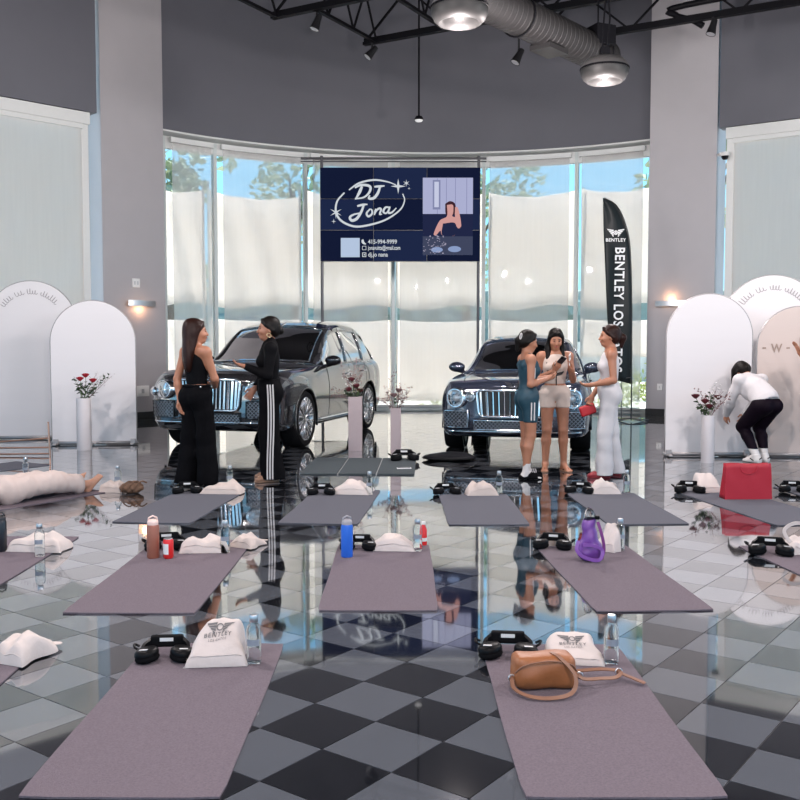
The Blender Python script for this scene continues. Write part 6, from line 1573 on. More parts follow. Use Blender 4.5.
# ================================================================ PEOPLE
def Rx(a): c, s = math.cos(a), math.sin(a); return np.array([[1, 0, 0], [0, c, -s], [0, s, c]])
def Rz(a): c, s = math.cos(a), math.sin(a); return np.array([[c, -s, 0], [s, c, 0], [0, 0, 1]])
def Ry(a): c, s = math.cos(a), math.sin(a); return np.array([[c, 0, s], [0, 1, 0], [-s, 0, c]])
I3 = np.eye(3)
def A3(*v): return np.array(v, float)
class Body:
    """a posed figure, 1.65 m tall before scaling, facing -Y; L is +x"""
    def __init__(s, **o):
        s.pel = A3(0, 0, .93); s.chest = A3(0, 0, 1.20); s.neck = A3(0, .015, 1.375); s.head = A3(0, -.008, 1.535)
        s.Rp = I3; s.Rc = I3; s.Rh = I3
        s.sh = {}; s.el = {}; s.wr = {}; s.hd = {}; s.pn = {}; s.curl = {}; s.hip = {}; s.kn = {}; s.an = {}; s.toe = {}
        for k, g in (('L', 1), ('R', -1)):
            s.sh[k] = A3(g*.160, .012, 1.335); s.el[k] = A3(g*.195, .035, 1.06); s.wr[k] = A3(g*.20, -.02, .83)
            s.hd[k] = A3(0, -.12, -1); s.pn[k] = A3(-g, 0, 0); s.curl[k] = 0.35
            s.hip[k] = A3(g*.085, .0, .90); s.kn[k] = A3(g*.090, -.012, .485); s.an[k] = A3(g*.088, .025, .085); s.toe[k] = A3(g*.15, -1, 0)
        for k, v in o.items():
            cur = getattr(s, k)
            if isinstance(cur, dict): cur.update({a: (np.array(b, float) if not np.isscalar(b) else b) for a, b in v.items()})
            else: setattr(s, k, np.array(v, float))
    def c(s, v): return s.chest+s.Rc @ A3(*v)
    def p(s, v): return s.pel+s.Rp @ A3(*v)
    def h(s, v): return s.head+s.Rh @ A3(*v)
    def torso(s):
        S = Soft(); w = (s.pel+s.chest)/2
        S.ell(s.c((0, .0, .03)), (.138, .095, .150), s.Rc, k=.05)
        for g in (-1, 1): S.ell(s.c((g*.062, -.068, .005)), (.056, .050, .054), s.Rc, k=.03)
        S.ell(w, (.112, .080, .13), s.Rc, k=.06)
        S.ell(s.pel, (.150, .100, .105), s.Rp, k=.06)
        for g in (-1, 1): S.ell(s.p((g*.072, .048, -.05)), (.080, .072, .085), s.Rp, k=.04)
        return S.p
    def shoulders(s):
        S = Soft()
        for k in 'LR':
            S.cap(s.c((0, .01, .13)), s.sh[k], .055, .046, k=.04); S.cap(s.neck, s.sh[k]*.7+s.neck*.3, .040, .034, k=.05)
        return S.p
    def necks(s):
        S = Soft(); S.cap(s.neck-(s.head-s.neck)*.2, s.h((0, .02, -.06)), .049, .046, k=.03); return S.p
    def heads(s):
        S = Soft()
        S.ell(s.h((0, .018, .028)), (.073, .092, .086), s.Rh, k=.02); S.ell(s.h((0, -.024, -.028)), (.060, .066, .084), s.Rh, k=.04)
        S.ell(s.h((0, -.050, -.088)), (.034, .034, .027), s.Rh, k=.03); S.cap(s.h((0, -.088, .000)), s.h((0, -.104, -.034)), .007, .0125, k=.012)
        for g in (-1, 1):
            S.ell(s.h((g*.073, .008, -.018)), (.011, .020, .030), s.Rh, k=.006); S.ell(s.h((g*.036, -.062, -.035)), (.026, .026, .024), s.Rh, k=.02)
        S.ell(s.h((0, -.084, -.062)), (.022, .011, .012), s.Rh, k=.01)
        return S.p
    def arm(s, k, fore=True):
        S = Soft(); S.cap(s.sh[k], s.el[k], .047, .036, k=.04)
        if fore:
            m = s.el[k]*.72+s.wr[k]*.28; S.cap(s.el[k], m, .036, .038, k=.02); S.cap(m, s.wr[k], .038, .025, k=.02)
        return S.p
    def hand(s, k):
        S = Soft(); g = 1 if k == 'L' else -1
        d = s.hd[k]/np.linalg.norm(s.hd[k]); n = s.pn[k]-d*(s.pn[k] @ d); n /= np.linalg.norm(n); t = np.cross(d, n)   # t: across the palm
        w = s.wr[k]; c = s.curl[k]
        for q in (-.020, 0, .020): S.cap(w+d*.015+t*q*.6, w+d*.078+t*q*1.1, .017, .0135, k=.02)
        for i, (off, ln) in enumerate(((-.030, .062), (-.010, .074), (.010, .078), (.030, .070))):
            b = w+d*.080+t*off; d1 = d*math.cos(c)+n*math.sin(c)+t*off*1.5; d2 = d*math.cos(2.4*c)+n*math.sin(2.4*c)
            m = b+d1*ln*.5; S.cap(b, m, .0098, .0090, k=.006); S.cap(m, m+d2*ln*.5, .0090, .0075, k=.004)
        b = w+d*.030+t*(.026); m = b+d*.028+t*.026+n*.012; S.cap(b, m, .013, .0105, k=.012); S.cap(m, m+d*.032+t*.006+n*.012, .0105, .0085, k=.004)
        return S.p
    def leg(s, k):
        S = Soft(); a, b, c = s.hip[k], s.kn[k], s.an[k]
        S.cap(a, b, .090, .056, k=.05); m = b*.68+c*.32; back = A3(0, .012, 0)
        S.cap(b, m+back, .053, .056, k=.02); S.cap(m+back, c, .056, .033, k=.02); return S.p
    def foot(s, k):
        S = Soft(); c = s.an[k]; d = s.toe[k]/np.linalg.norm(s.toe[k]); up = c-s.kn[k]; up = -up/np.linalg.norm(up)
        up = up-d*(up @ d); up /= np.linalg.norm(up); t = np.cross(d, up)
        heel = c-up*.052-d*.025; ball = c-up*.064+d*.125
        S.cap(c, heel, .034, .030, k=.02); S.cap(c+d*.01-up*.01, ball, .032, .020, k=.02); S.cap(heel, ball+t*.012, .028, .022, k=.02); S.cap(heel, ball-t*.016, .028, .020, k=.02)
        for i in range(5): q = (i-2)*.0155; b = ball+t*q+d*.012; S.cap(b, b+d*(.030-.003*abs(i-1.6))-up*.004, .0095, .0085, k=.004)
        return S.p
SK = {'tan': (0.34, 0.155, 0.095), 'warm': (0.38, 0.165, 0.095), 'fair': (0.46, 0.25, 0.17)}
def skin_mat(k): return mat('skin_'+k, SK[k], 0.48, vary=0.06, vscale=14, sub=0.08)
M_HAIRB = mat('hair_black', (0.005, 0.0035, 0.003), 0.42, ior=1.25, vary=0.4, vscale=30, bump=0.4, bscale=90, stretch=(1, 1, 0.15)); M_HAIRR = mat('hair_dark_brown', (0.020, 0.007, 0.005), 0.40, ior=1.25, vary=0.5, vscale=30, bump=0.4, bscale=90, stretch=(1, 1, 0.15))
M_EYE = mat('eye_dark', (0.01, 0.008, 0.007), 0.2, vary=0.1); M_LIP = mat('lips', (0.40, 0.09, 0.08), 0.4, vary=0.1); M_BROW = mat('brow', (0.02, 0.012, 0.01), 0.7, vary=0.2)
VOX = 0.0085
def person(loc, rz, height, label, B, skin='warm', grp=None, z=0.0):
    r = empty('person', (loc[0], loc[1], z), rz, label, 'person', grp)
    r['sc'] = height/1.65; s_ = height/1.65
    S = Soft(); S.add(B.torso()); S.add(B.shoulders()); S.add(B.necks()); S.add(B.heads())
    for k in 'LR': S.add(B.arm(k)); S.add(B.hand(k)); S.add(B.leg(k)); S.add(B.foot(k))
    soft_obj('body', S, 0.0072, skin_mat(skin), r, scale=s_)
    def small(name, c, rad, m):
        E_ = Soft(); E_.ell(B.h(c), rad, B.Rh, k=0); soft_obj(name, E_, min(rad)*0.7, m, r, scale=s_)
    for g in (-1, 1):
        small('eye', (g*.029, -.083, .002), (.013, .007, .006), M_EYE); small('eyebrow', (g*.030, -.084, .022), (.018, .006, .004), M_BROW)
    small('lips', (0, -.093, -.062), (.021, .007, .008), M_LIP)
    return r, s_
def garment(name, S, m, r, s_, h=VOX, noise=None): return soft_obj(name, S, h, m, r, noise, s_)
fold = lambda a, f: (lambda X, Y, Z: a*np.sin(f*np.arctan2(Y, X+1e-6)*2+3*Z)*0.6+a*0.6*np.sin(f*9*X+14*Z)+a*0.5*np.sin(31*Z+9*Y))
def hair_cap(B, grow=0.0):
    S = Soft(); S.ell(B.h((0, .026, .040)), (.081+grow, .098+grow, .086+grow), B.Rh, k=.02); S.ell(B.h((0, .055, -.02)), (.074+grow, .066+grow, .075), B.Rh, k=.03)
    for g in (-1, 1): S.cap(B.h((g*.020, -.060, .090)), B.h((g*.068, -.030, .035)), .012, .012, k=.02); S.cap(B.h((g*.068, -.030, .035)), B.h((g*.074, .030, -.020)), .012, .018, k=.02)
    return S
def trousers(B, rr, hem_z, top=.115, legs='LR', flare=None):
    """rr: radii hip, knee, hem"""
    S = Soft(); S.add([q for q in B.torso()[3:]], 0.023)
    for k in legs:
        a, b, c = B.hip[k], B.kn[k], B.an[k]
        d = (c-b)/np.linalg.norm(c-b); e = c+d*(c[2]-hem_z) if hem_z is not None else c
        S.cap(a, b, rr[0], rr[1], k=.04); S.cap(b, e, rr[1], rr[2], k=.03)
        if hem_z is not None: S.clip((0, 0, hem_z), (0, 0, -1))
    S.clip(B.p((0, 0, top)), B.Rp @ A3(0, 0, 1)); return S
def shoe(B, k, grow, top_z, name, m, r, s_, sole=None):
    S = Soft(); S.add(B.foot(k), grow); S.clip((0, 0, 0.002), (0, 0, -1)); S.clip((0, 0, top_z), (0, 0, 1)); o = soft_obj(name, S, VOX*0.8, m, r, scale=s_)
    if sole is not None:
        S = Soft(); c = B.an[k]; d = B.toe[k]/np.linalg.norm(B.toe[k]); S.cap((c[0]-d[0]*.03, c[1]-d[1]*.03, .016), (c[0]+d[0]*.145, c[1]+d[1]*.145, .016), .042, .040, k=0); S.clip((0, 0, 0.001), (0, 0, -1)); S.clip((0, 0, 0.026), (0, 0, 1)); soft_obj('sole', S, 0.006, sole, r, scale=s_)
    return o
def strip(name, pts, w, nrm, m, r, s_, th=0.003):
    bm = bmesh.new(); ribbon(bm, [Vector(q)*s_ for q in pts], w*s_, Vector(nrm).normalized()); o = from_bm(name, bm, m, r); o.modifiers.new('t', 'SOLIDIFY').thickness = th; return o
M_BLK = mat('cloth_black', (0.004, 0.004, 0.005), 0.8, ior=1.12, vary=0.25, vscale=20, bump=0.3, bscale=25); M_BLK2 = mat('knit_black', (0.004, 0.004, 0.005), 0.7, ior=1.15, vary=0.2, vscale=20, bump=0.2, bscale=40)
M_WHT = mat('cloth_white', (0.56, 0.54, 0.55), 0.8, vary=0.05, vscale=12, bump=0.3, bscale=18); M_CRM = mat('cloth_cream', (0.58, 0.48, 0.42), 0.8, vary=0.06, vscale=14, bump=0.25, bscale=25); M_TEALC = mat('cloth_teal', (0.004, 0.040, 0.065), 0.6, vary=0.12, vscale=10, bump=0.15, bscale=20)
M_STRIPE = mat('stripe_white', (0.55, 0.53, 0.53), 0.7, vary=0.05); M_BRN = mat('shoe_tan', (0.30, 0.17, 0.11), 0.5, vary=0.1); M_REDS = mat('shoe_red', (0.32, 0.03, 0.04), 0.45, vary=0.1); M_SILV = mat('belt_silver', (0.6, 0.6, 0.6), 0.25, metal=0.9, vary=0.1); M_SOCK = mat('sock_white', (0.60, 0.58, 0.57), 0.85, vary=0.05); M_GOLD = mat('earring_gold', (0.75, 0.55, 0.3), 0.25, metal=0.9, vary=0.05)
def gfeet(px, py): g = G(px, py); return (g.x, g.y)

# ---- woman with long brown hair, sleeveless black, wide trousers (back turned, facing right)
B = Body(Rh=Rz(-0.62), el=dict(R=(-.185, -.07, 1.08), L=(.215, .07, 1.07)), wr=dict(R=(-.05, -.19, 1.0), L=(.165, .08, .86)), hd=dict(R=(1, -.2, 0), L=(-.25, .0, -1)), an=dict(L=(.12, .05, .085), R=(-.11, -.03, .085)), kn=dict(L=(.10, .0, .485), R=(-.095, -.03, .485)))
r, s_ = person(gfeet(198, 488), math.radians(140), 1.67, 'person with long brown hair in a sleeveless black top and wide black trousers', B, 'warm')
garment('trousers', trousers(B, (.096, .092, .108), .05, .09), M_BLK, r, s_, noise=fold(.006, 3))
S = Soft(); S.add(B.torso()[:4], .010); S.cap(B.c((-.06, .0, .10)), B.neck+A3(-.035, .0, .0), .045, .030, k=.03); S.cap(B.c((.06, .0, .10)), B.neck+A3(.035, 0, 0), .045, .030, k=.03); S.clip(B.p((0, 0, .065)), (0, 0, -1)); S.clip(B.neck+A3(0, 0, .02), (0, 0, 1)); garment('top', S, M_BLK2, r, s_)
bm = bmesh.new(); tube(bm, [Vector((.152*math.cos(t*PI/16), .112*math.sin(t*PI/16)+.004, 1.005))*s_ for t in range(33)], .011, 6); bl = from_bm('belt', bm, M_BLK, r)
for a in (-2.6, -2.0, -1.2, 2.6): 
    bm = bmesh.new(); bmesh.ops.create_icosphere(bm, subdivisions=1, radius=.014, matrix=Matrix.Translation(Vector((.165*math.cos(a), .125*math.sin(a), 1.0))*s_)); from_bm('belt_stud', bm, M_SILV, bl, True)
S = hair_cap(B, .006); S.ell(B.h((0, .085, -.12)), (.108, .055, .23), B.Rh, k=.04); S.ell(B.h((-.07, .085, -.25)), (.075, .048, .15), B.Rh, k=.04); S.ell(B.h((.07, .095, -.24)), (.070, .046, .15), B.Rh, k=.04)
for g in (-1, 1): S.cap(B.h((g*.068, .01, .0)), B.h((g*.085, .05, -.22)), .030, .024, k=.03)
garment('hair', S, M_HAIRR, r, s_)
for k in 'LR': shoe(B, k, .010, .08, 'shoe', M_BLK2, r, s_, M_SOCK)

# ---- woman in long-sleeved black with striped wide trousers, facing left, one hand out
B = Body(Rh=Rz(0.1), el=dict(L=(.205, -.02, 1.07), R=(-.20, -.03, 1.08)), wr=dict(L=(.16, -.225, 1.155), R=(-.14, -.14, .93)), hd=dict(L=(-.1, -1, .25), R=(.1, -.6, -.8)), pn=dict(L=(-.2, 0, 1)), curl=dict(L=0.3), an=dict(L=(.10, .02, .10), R=(-.10, .03, .10)), toe=dict(L=(.3, -1, 0)))
r, s_ = person(gfeet(270, 480.5), math.radians(-80), 1.71, 'person with a dark bun in black knit and wide trousers with white side stripes', B, 'tan')
garment('trousers', trousers(B, (.100, .100, .122), .035, .10), M_BLK, r, s_, noise=fold(.005, 3))
S = Soft(); S.add(B.torso()[:4], .012); S.add(B.shoulders(), .010); S.add(B.arm('L'), .010); S.add(B.arm('R'), .010); S.cap(B.neck, B.neck+(B.head-B.neck)*.42, .054, .052, k=.02)
for k in 'LR': d = B.hd[k]/np.linalg.norm(B.hd[k])
S.clip(B.p((0, 0, .03)), (0, 0, -1)); garment('knit_top', S, M_BLK2, r, s_)
for q in (-.026, 0, .026): strip('side_stripe', [(.205+.012*t, q+.008*math.sin(t*5), .98-.94*t) for t in np.linspace(0, 1, 14)], .014, (1, 0, 0), M_STRIPE, r, s_)
S = hair_cap(B, .003); S.ell(B.h((0, .128, -.020)), (.042, .036, .042), B.Rh, k=.012); garment('hair', S, M_HAIRB, r, s_)
bm = bmesh.new(); tube(bm, [Vector(B.h((.082, -.002+.020*math.cos(t*PI/8), -.068+.020*math.sin(t*PI/8))))*s_ for t in range(17)], .0035, 6); from_bm('hoop_earring', bm, M_GOLD, r)
for k in 'LR': shoe(B, k, .008, .07, 'shoe', M_BRN, r, s_, M_BRN)

# ---- woman in teal, facing right, holding a phone
B = Body(Rh=Rx(.22) @ Rz(0.1), el=dict(R=(-.20, .03, 1.06), L=(.20, .0, 1.07)), wr=dict(R=(-.10, -.20, 1.12), L=(.09, -.22, 1.12)), hd=dict(R=(.25, -1, .2), L=(-.25, -1, .2)), pn=dict(R=(.6, 0, 1), L=(-.6, 0, 1)), curl=dict(R=.75, L=.6), an=dict(L=(.095, -.03, .085), R=(-.095, .045, .085)))
r, s_ = person(gfeet(527, 478), math.radians(100), 1.57, 'person in a teal sports dress with white stripes holding a phone', B, 'warm')
S = Soft(); S.add(B.torso(), .010)
for k in 'LR': S.cap(B.hip[k], B.kn[k], .098, .070, k=.05)
S.clip((0, 0, .635), (0, 0, -1)); 
for g in (-1, 1): S.cap(B.c((g*.085, -.06, .08)), B.c((g*.095, .01, .165)), .034, .030, k=.03); S.cap(B.c((g*.095, .01, .165)), B.c((g*.08, .07, .07)), .030, .034, k=.03)
garment('dress', S, M_TEALC, r, s_)
for g in (-1, 1): strip('shoulder_strap', [B.c((g*.075, -.085, .10)), B.c((g*.085, -.03, .165)), B.c((g*.085, .04, .165)), B.c((g*.07, .085, .10))], .030, (0, -.1, 1), M_TEALC, r, s_)
strip('neck_trim', [B.c((.07, -.093, .09)), B.c((.0, -.105, .02)), B.c((-.07, -.093, .09))], .014, (0, -1, .2), M_STRIPE, r, s_)
for q in (-.022, .012):
    strip('side_stripe', [(-.160+.022*t, q-.01, 1.24-.20*t) for t in np.linspace(0, 1, 8)], .014, (-1, 0, 0), M_STRIPE, r, s_)
    strip('side_stripe', [(-.182+.006*t, q, .86-.20*t) for t in np.linspace(0, 1, 8)], .014, (-1, 0, 0), M_STRIPE, r, s_)
S = hair_cap(B, .003); S.cap(B.h((0, .10, .03)), B.h((0, .128, -.02)), .032, .036, k=.02); S.cap(B.h((0, .128, -.02)), B.h((0, .11, -.12)), .036, .024, k=.02); garment('hair', S, M_HAIRB, r, s_)
bm = bmesh.new(); tube(bm, [Vector(B.h((-.048, .125+.010*math.cos(t*PI/8), .03+.032*math.sin(t*PI/8))))*s_ for t in range(17)], .006, 6); from_bm('hair_clip', bm, M_STRIPE, r)
for k in 'LR':
    S = Soft(); S.add(B.foot(k), .004); S.cap(B.an[k], B.an[k]+(B.kn[k]-B.an[k])*.24, .037, .043, k=.01); S.clip(B.an[k]+(B.kn[k]-B.an[k])*.24, B.kn[k]-B.an[k]); garment('sock', S, M_SOCK, r, s_)
    c = B.an[k]; d = B.toe[k]/np.linalg.norm(B.toe[k]); S = Soft(); S.cap((c[0]-d[0]*.04, c[1]-d[1]*.04, .015), (c[0]+d[0]*.15, c[1]+d[1]*.15, .015), .045, .043, k=.0); S.cap((c[0]+d[0]*.05, c[1]+d[1]*.05, .040), (c[0]+d[0]*.10, c[1]+d[1]*.10, .035), .048, .044, k=.01); S.clip((0, 0, .001), (0, 0, -1)); sl = garment('slide_sandal', S, M_BLK2, r, s_)
    for q in (.045, .07, .095):
        o = strip('slide_stripe', [(c[0]-.046, c[1]+d[1]*q, .03), (c[0]-.030, c[1]+d[1]*q, .077), (c[0], c[1]+d[1]*q, .090)], .011, (-.7, 0, .7), M_STRIPE, sl, s_)
def phone_in_hand(r, B, k, s_, label, off=(0, 0, 0), col=M_BLACKP, tilt=0.6):
    d = B.hd[k]/np.linalg.norm(B.hd[k]); n = B.pn[k]-d*(B.pn[k] @ d); n /= np.linalg.norm(n)
    p = (B.wr[k]+d*.10+n*.022+A3(*off))*s_
    w = Matrix.Translation(r.location) @ Matrix.Rotation(r.rotation_euler.z, 4, 'Z')
    x = Vector(np.cross(d, n)); M3 = Matrix((x, Vector(d), Vector(n))).transposed().to_4x4()
    ph = empty('phone', (0, 0, 0), 0, label, 'phone'); ph.matrix_world = w @ Matrix.Translation(Vector(p)) @ M3
    bm = bmesh.new(); box(bm, (0, .03, 0), (.072, .148, .009), bev=.003); from_bm('case', bm, col, ph)
    bm = bmesh.new(); box(bm, (0, .03, .005), (.064, .136, .0012)); from_bm('screen', bm, mat('phone_glass', (0.25, 0.27, 0.3), 0.1, vary=0.05), ph)
    bm = bmesh.new(); box(bm, (.018, .085, -.006), (.026, .028, .003), bev=.001); from_bm('camera_bump', bm, M_HPH, ph)
phone_in_hand(r, B, 'R', s_, 'black phone held by the woman in teal')

# ---- woman in cream top and shorts, facing us, reading a phone
B = Body(Rh=Rx(.30) @ Ry(.05), head=(0, -.025, 1.53), el=dict(R=(-.215, .03, 1.06), L=(.215, .02, 1.06)), wr=dict(R=(-.045, -.185, 1.165), L=(.165, -.19, 1.165)), hd=dict(R=(.45, -.35, .6), L=(-.1, -.35, 1)), pn=dict(R=(-.3, .9, .4), L=(-.9, .3, .2)), curl=dict(R=.7, L=.25), an=dict(L=(.115, .02, .085), R=(-.10, .02, .085)), kn=dict(L=(.10, -.012, .485), R=(-.09, -.012, .485)), toe=dict(L=(.25, -1, 0), R=(-.2, -1, 0)))
r, s_ = person(gfeet(554, 471), 0.0, 1.60, 'person in a cream buttoned top and cream shorts looking down at a phone', B, 'warm')
S = Soft(); S.add(B.torso()[:4], .010); S.cap(B.c((-.085, -.04, .08)), B.c((-.098, .01, .162)), .040, .032, k=.03); S.cap(B.c((.085, -.04, .08)), B.c((.098, .01, .162)), .040, .032, k=.03); S.clip((0, 0, .99), (0, 0, -1)); S.clip((0, -.115, 1.24), (0, -.9, .42)) if False else None
S.clip((0, 0, 1.41), (0, -.3, 1)); garment('top', S, M_CRM, r, s_)
strip('button_placket', [(0, -.113, 1.22), (0, -.108, 1.15), (0, -.098, 1.08), (0, -.100, 1.0)], .012, (0, -1, 0), M_BLK, r, s_)
strip('hem_piping', [(.118*math.sin(a)*1.05, -.098*math.cos(a)*1.02, .995) for a in np.linspace(-1.5, 1.5, 15)], .008, (0, -1, 0), M_BLK, r, s_)
S = Soft(); S.add(B.torso()[3:], .014)
for k in 'LR': S.cap(B.hip[k], B.kn[k]*.45+B.hip[k]*.55, .099, .083, k=.022)
S.clip((0, 0, .742), (0, 0, -1)); S.clip((0, 0, 1.0), (0, 0, 1)); garment('shorts', S, M_CRM, r, s_)
S = hair_cap(B, .004)
for g in (-1, 1): S.cap(B.h((g*.066, -.01, .03)), B.h((g*.082, -.005, -.10)), .026, .028, k=.03); S.cap(B.h((g*.082, -.005, -.10)), B.c((g*.095, -.07, .04)), .030, .020, k=.03)
S.cap(B.h((-.07, .03, -.08)), B.c((-.085, -.095, -.04)), .034, .024, k=.03)
S.ell(B.h((0, .075, -.10)), (.085, .045, .16), B.Rh, k=.04); garment('hair', S, M_HAIRB, r, s_)
for k in 'LR':
    c = B.an[k]; d = B.toe[k]/np.linalg.norm(B.toe[k]); S = Soft(); S.cap((c[0]-d[0]*.035, c[1]-d[1]*.035, .008), (c[0]+d[0]*.15, c[1]+d[1]*.15, .008), .038, .040, k=0); S.clip((0, 0, .001), (0, 0, -1)); S.clip((0, 0, .014), (0, 0, 1)); fp_ = soft_obj('flip_flop', S, .006, M_BRN, r, scale=s_)
    bm = bmesh.new(); q = Vector(c+d*.13)*s_; q.z = .03; t = Vector((-d[1], d[0], 0)); tube(bm, [Vector(c+d*.06)*s_+t*.036+Vector((0, 0, -.06)), q+Vector((0, 0, .016)), Vector(c+d*.06)*s_-t*.036+Vector((0, 0, -.06))], .006, 6); from_bm('thong_strap', bm, M_BLK, fp_)
phone_in_hand(r, B, 'R', s_, 'black phone held up by the woman in cream shorts')
phone_in_hand(r, B, 'L', s_, 'white phone in the raised hand of the woman in cream shorts', col=M_PLATE)

# ---- woman in white, facing left, red clutch
B = Body(Rh=Rz(.12), el=dict(L=(.20, .03, 1.06), R=(-.20, -.04, 1.07)), wr=dict(L=(.135, -.185, 1.01), R=(-.10, -.17, .88)), hd=dict(L=(-.2, -1, -.1), R=(.1, -.35, -1)), pn=dict(L=(-.3, 0, 1), R=(1, 0, 0)), curl=dict(L=.4, R=.7), an=dict(L=(.10, -.05, .095), R=(-.10, .085, .095)), kn=dict(L=(.095, -.05, .485), R=(-.095, .035, .485)))
r, s_ = person(gfeet(608, 476.5), math.radians(-98), 1.63, 'person in a white tank top and wide white trousers with a ponytail', B, 'warm')
garment('trousers', trousers(B, (.094, .084, .098), .03, .11), M_WHT, r, s_, noise=fold(.006, 3))
S = Soft(); S.add(B.torso()[:4], .010); S.cap(B.c((-.07, 0, .09)), B.neck+A3(-.06, 0, -.01), .036, .022, k=.03); S.cap(B.c((.07, 0, .09)), B.neck+A3(.06, 0, -.01), .036, .022, k=.03); S.clip(B.p((0, 0, .02)), (0, 0, -1)); garment('tank_top', S, M_WHT, r, s_)
S = hair_cap(B, .003); S.cap(B.h((0, .115, .02)), B.h((0, .150, -.02)), .030, .038, k=.02); S.cap(B.h((0, .150, -.02)), B.h((0, .135, -.11)), .038, .022, k=.02); garment('hair', S, M_HAIRR, r, s_)
for k in 'LR': shoe(B, k, .008, .07, 'shoe', M_REDS, r, s_, M_REDS)
d = B.hd['R']/np.linalg.norm(B.hd['R']); p = (B.wr['R']+d*.13)*s_
w = Matrix.Translation(r.location) @ Matrix.Rotation(r.rotation_euler.z, 4, 'Z')
cl = empty('clutch_bag', (0, 0, 0), 0, 'small red clutch held by the woman in white', 'bag'); cl.matrix_world = w @ Matrix.Translation(Vector(p)) @ Matrix.Rotation(.35, 4, 'X')
S = Soft(); S.rbox((0, -.02, -.03), (.012, .065, .035), .022, k=0); soft_obj('pouch', S, .006, mat('clutch_red', (0.45, 0.012, 0.02), 0.5, vary=0.1), cl)
bm = bmesh.new(); tube(bm, [(.0, -.085, .030), (0, .045, .030)], .005, 6); from_bm('zip', bm, M_SILV, cl)

# ---- person in white bending down by the arches
up = A3(0, -.62, .60); a_ = math.atan2(.62, .60)
B = Body(pel=(0, .12, .70), Rp=Rx(.75), chest=(0, -.075, .885), Rc=Rx(.90), neck=(0, -.205, 1.01), head=(0, -.315, 1.075), Rh=Rx(1.15),
    sh=dict(L=(.165, -.165, .985), R=(-.165, -.165, .985)), el=dict(L=(.20, -.27, .74), R=(-.20, -.28, .75)), wr=dict(L=(.13, -.42, .56), R=(-.13, -.40, .56)), hd=dict(L=(-.1, -.5, -1), R=(.1, -.5, -1)), pn=dict(L=(-1, 0, 0), R=(1, 0, 0)),
    hip=dict(L=(.085, .11, .67), R=(-.085, .11, .67)), kn=dict(L=(.11, -.16, .42), R=(-.09, -.10, .41)), an=dict(L=(.08, .06, .085), R=(-.07, .03, .085)), toe=dict(L=(.1, -1, 0), R=(-.05, -1, 0)))
r, s_ = person(gfeet(758, 462), math.radians(-160), 1.66, 'person bending forward in a white long-sleeved shirt and black leggings', B, 'warm')
S = Soft(); S.add(B.torso()[3:], .012)
for k in 'LR': S.cap(B.hip[k], B.kn[k], .094, .062, k=.05); S.add(B.leg(k), .012)
S.clip(B.p((0, 0, .10)), B.Rp @ A3(0, 0, 1)); S.clip((0, 0, .165), (0, 0, -1)); garment('leggings', S, mat('leggings_black', (0.006, 0.003, 0.007), 0.6, ior=1.15, vary=0.2), r, s_)
S = Soft(); S.add(B.torso()[:4], .030); S.add(B.shoulders(), .016); S.add(B.arm('L'), .020); S.add(B.arm('R'), .020); S.cap(B.c((0, .02, -.05)), B.p((0, .02, .05)), .135, .160, k=.05); S.clip(B.p((0, 0, -.01)), B.Rp @ A3(0, 0, -1)); garment('shirt', S, M_WHT, r, s_, noise=fold(.006, 2))
S = hair_cap(B, .010); S.cap(B.h((0, .0, .09)), B.h((-.03, -.06, .10)), .055, .05, k=.03)
for x in (-.06, -.02, .03, .065): S.cap(B.h((x, -.01, .07)), B.h((x, -.01, .07))+A3(-.02, -.05, -.20), .034, .018, k=.03)
S.cap(B.h((0, .085, -.03)), B.h((.02, .10, -.07)), .03, .02, k=.02); garment('hair', S, M_HAIRB, r, s_)
for k in 'LR':
    S = Soft(); S.cap(B.an[k], B.an[k]+(B.kn[k]-B.an[k])*.26, .044, .052, k=.01); garment('sock', S, M_SOCK, r, s_)
    shoe(B, k, .014, .11, 'trainer', M_SOCK, r, s_, M_SOCK)
    c = B.an[k]; strip('trainer_mark', [(c[0]+.048, c[1]+.01, .03), (c[0]+.05, c[1]-.05, .055)], .012, (1, 0, 0), M_BLK, r, s_); strip('trainer_mark', [(c[0]-.02, c[1]+.075, .07), (c[0]+.02, c[1]+.075, .05)], .012, (0, 1, 0), M_BLK, r, s_)

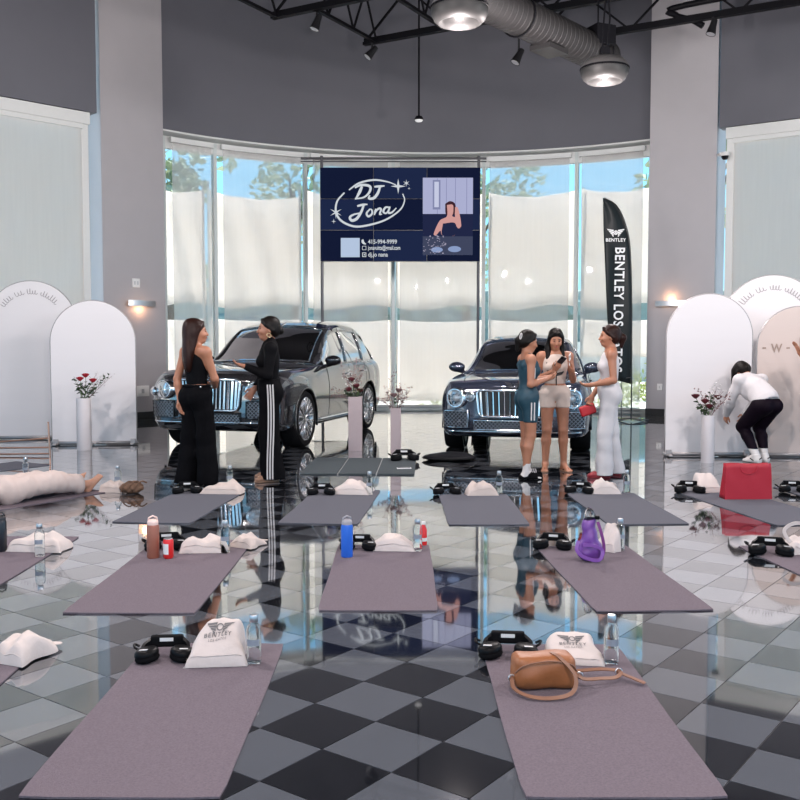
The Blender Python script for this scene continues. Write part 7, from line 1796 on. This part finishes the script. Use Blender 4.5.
# ---- person at the arch whose raised hand shows
B = Body(el=dict(L=(.20, -.20, 1.12), R=(-.20, .03, 1.06)), wr=dict(L=(.155, -.335, 1.315)), hd=dict(L=(-.1, -.42, .9)), pn=dict(L=(.1, -.9, -.4)), curl=dict(L=.12))
q = AT(790, 352, 11.45)
r, s_ = person((q.x+.37, 11.45-.05), math.radians(-90), 1.66, 'person reaching a bare hand out towards the lettered beige arch', B, 'warm')
garment('trousers', trousers(B, (.098, .080, .075), .06, .10), M_BLK, r, s_)
S = Soft(); S.add(B.torso()[:4], .012); S.add(B.shoulders(), .010); S.add(B.arm('L', False), .010); S.add(B.arm('R', False), .010); S.clip(B.p((0, 0, .02)), (0, 0, -1)); garment('shirt', S, M_CRM, r, s_)
S = hair_cap(B, .005); S.ell(B.h((0, .08, -.10)), (.09, .05, .17), B.Rh, k=.04); garment('hair', S, M_HAIRB, r, s_)
for k in 'LR': shoe(B, k, .010, .08, 'shoe', M_BLK2, r, s_, M_SOCK)

# ---- reclining person, legs in cream trousers, bare feet
B = Body(Rh=Rx(.1), kn=dict(L=(.11, .0, .48), R=(-.11, -.02, .48)), an=dict(L=(.10, .055, .085), R=(-.10, .055, .085)), toe=dict(L=(.25, -.72, -.70), R=(-.1, -.72, -.70)), el=dict(L=(.33, .03, 1.53), R=(-.33, .03, 1.53)), wr=dict(L=(.14, .075, 1.66), R=(-.14, .075, 1.66)), hd=dict(L=(-1, .1, -.1), R=(1, .1, -.1)), pn=dict(L=(0, -1, 0), R=(0, -1, 0)))
hl_ = G(84, 491); dv = Vector((-.53, -.85, 0)).normalized()
r, s_ = person((hl_.x, hl_.y), 0, 1.68, 'reclining person with bare feet in loose cream trousers', B, 'fair', z=0.128)
r.location = (hl_.x-dv.x*0.03, hl_.y-dv.y*0.03, 0.136)
r.rotation_mode = 'XYZ'; r.rotation_euler = (-PI/2, 0, 0)
phi = math.atan2(dv.y, dv.x)-PI/2
r.matrix_world = Matrix.Translation(r.location) @ Matrix.Rotation(phi, 4, 'Z') @ Matrix.Rotation(-PI/2, 4, 'X')
S = trousers(B, (.105, .098, .085), None, .12); 
for k in 'LR': S.clip(B.an[k]+(B.kn[k]-B.an[k])*.20, (0, 0, -1)) if k == 'L' else None
garment('trousers', S, mat('loose_cream_cloth', (0.58, 0.48, 0.44), 0.85, vary=0.06, vscale=10, bump=0.5, bscale=14), r, s_, noise=lambda X, Y, Z: .0035*np.sin(34*Z+14*X)+.003*np.sin(61*Z-26*X+9*Y)+.003*np.sin(40*X+22*Z))
S = Soft(); S.add(B.torso()[:4], .014); S.add(B.shoulders(), .010); S.add(B.arm('L', False), .010); S.add(B.arm('R', False), .010); S.clip(B.p((0, 0, .02)), (0, 0, -1)); garment('shirt', S, M_CRM, r, s_)
S = hair_cap(B, .005); garment('hair', S, M_HAIRR, r, s_)
for k in 'LR':
    pass
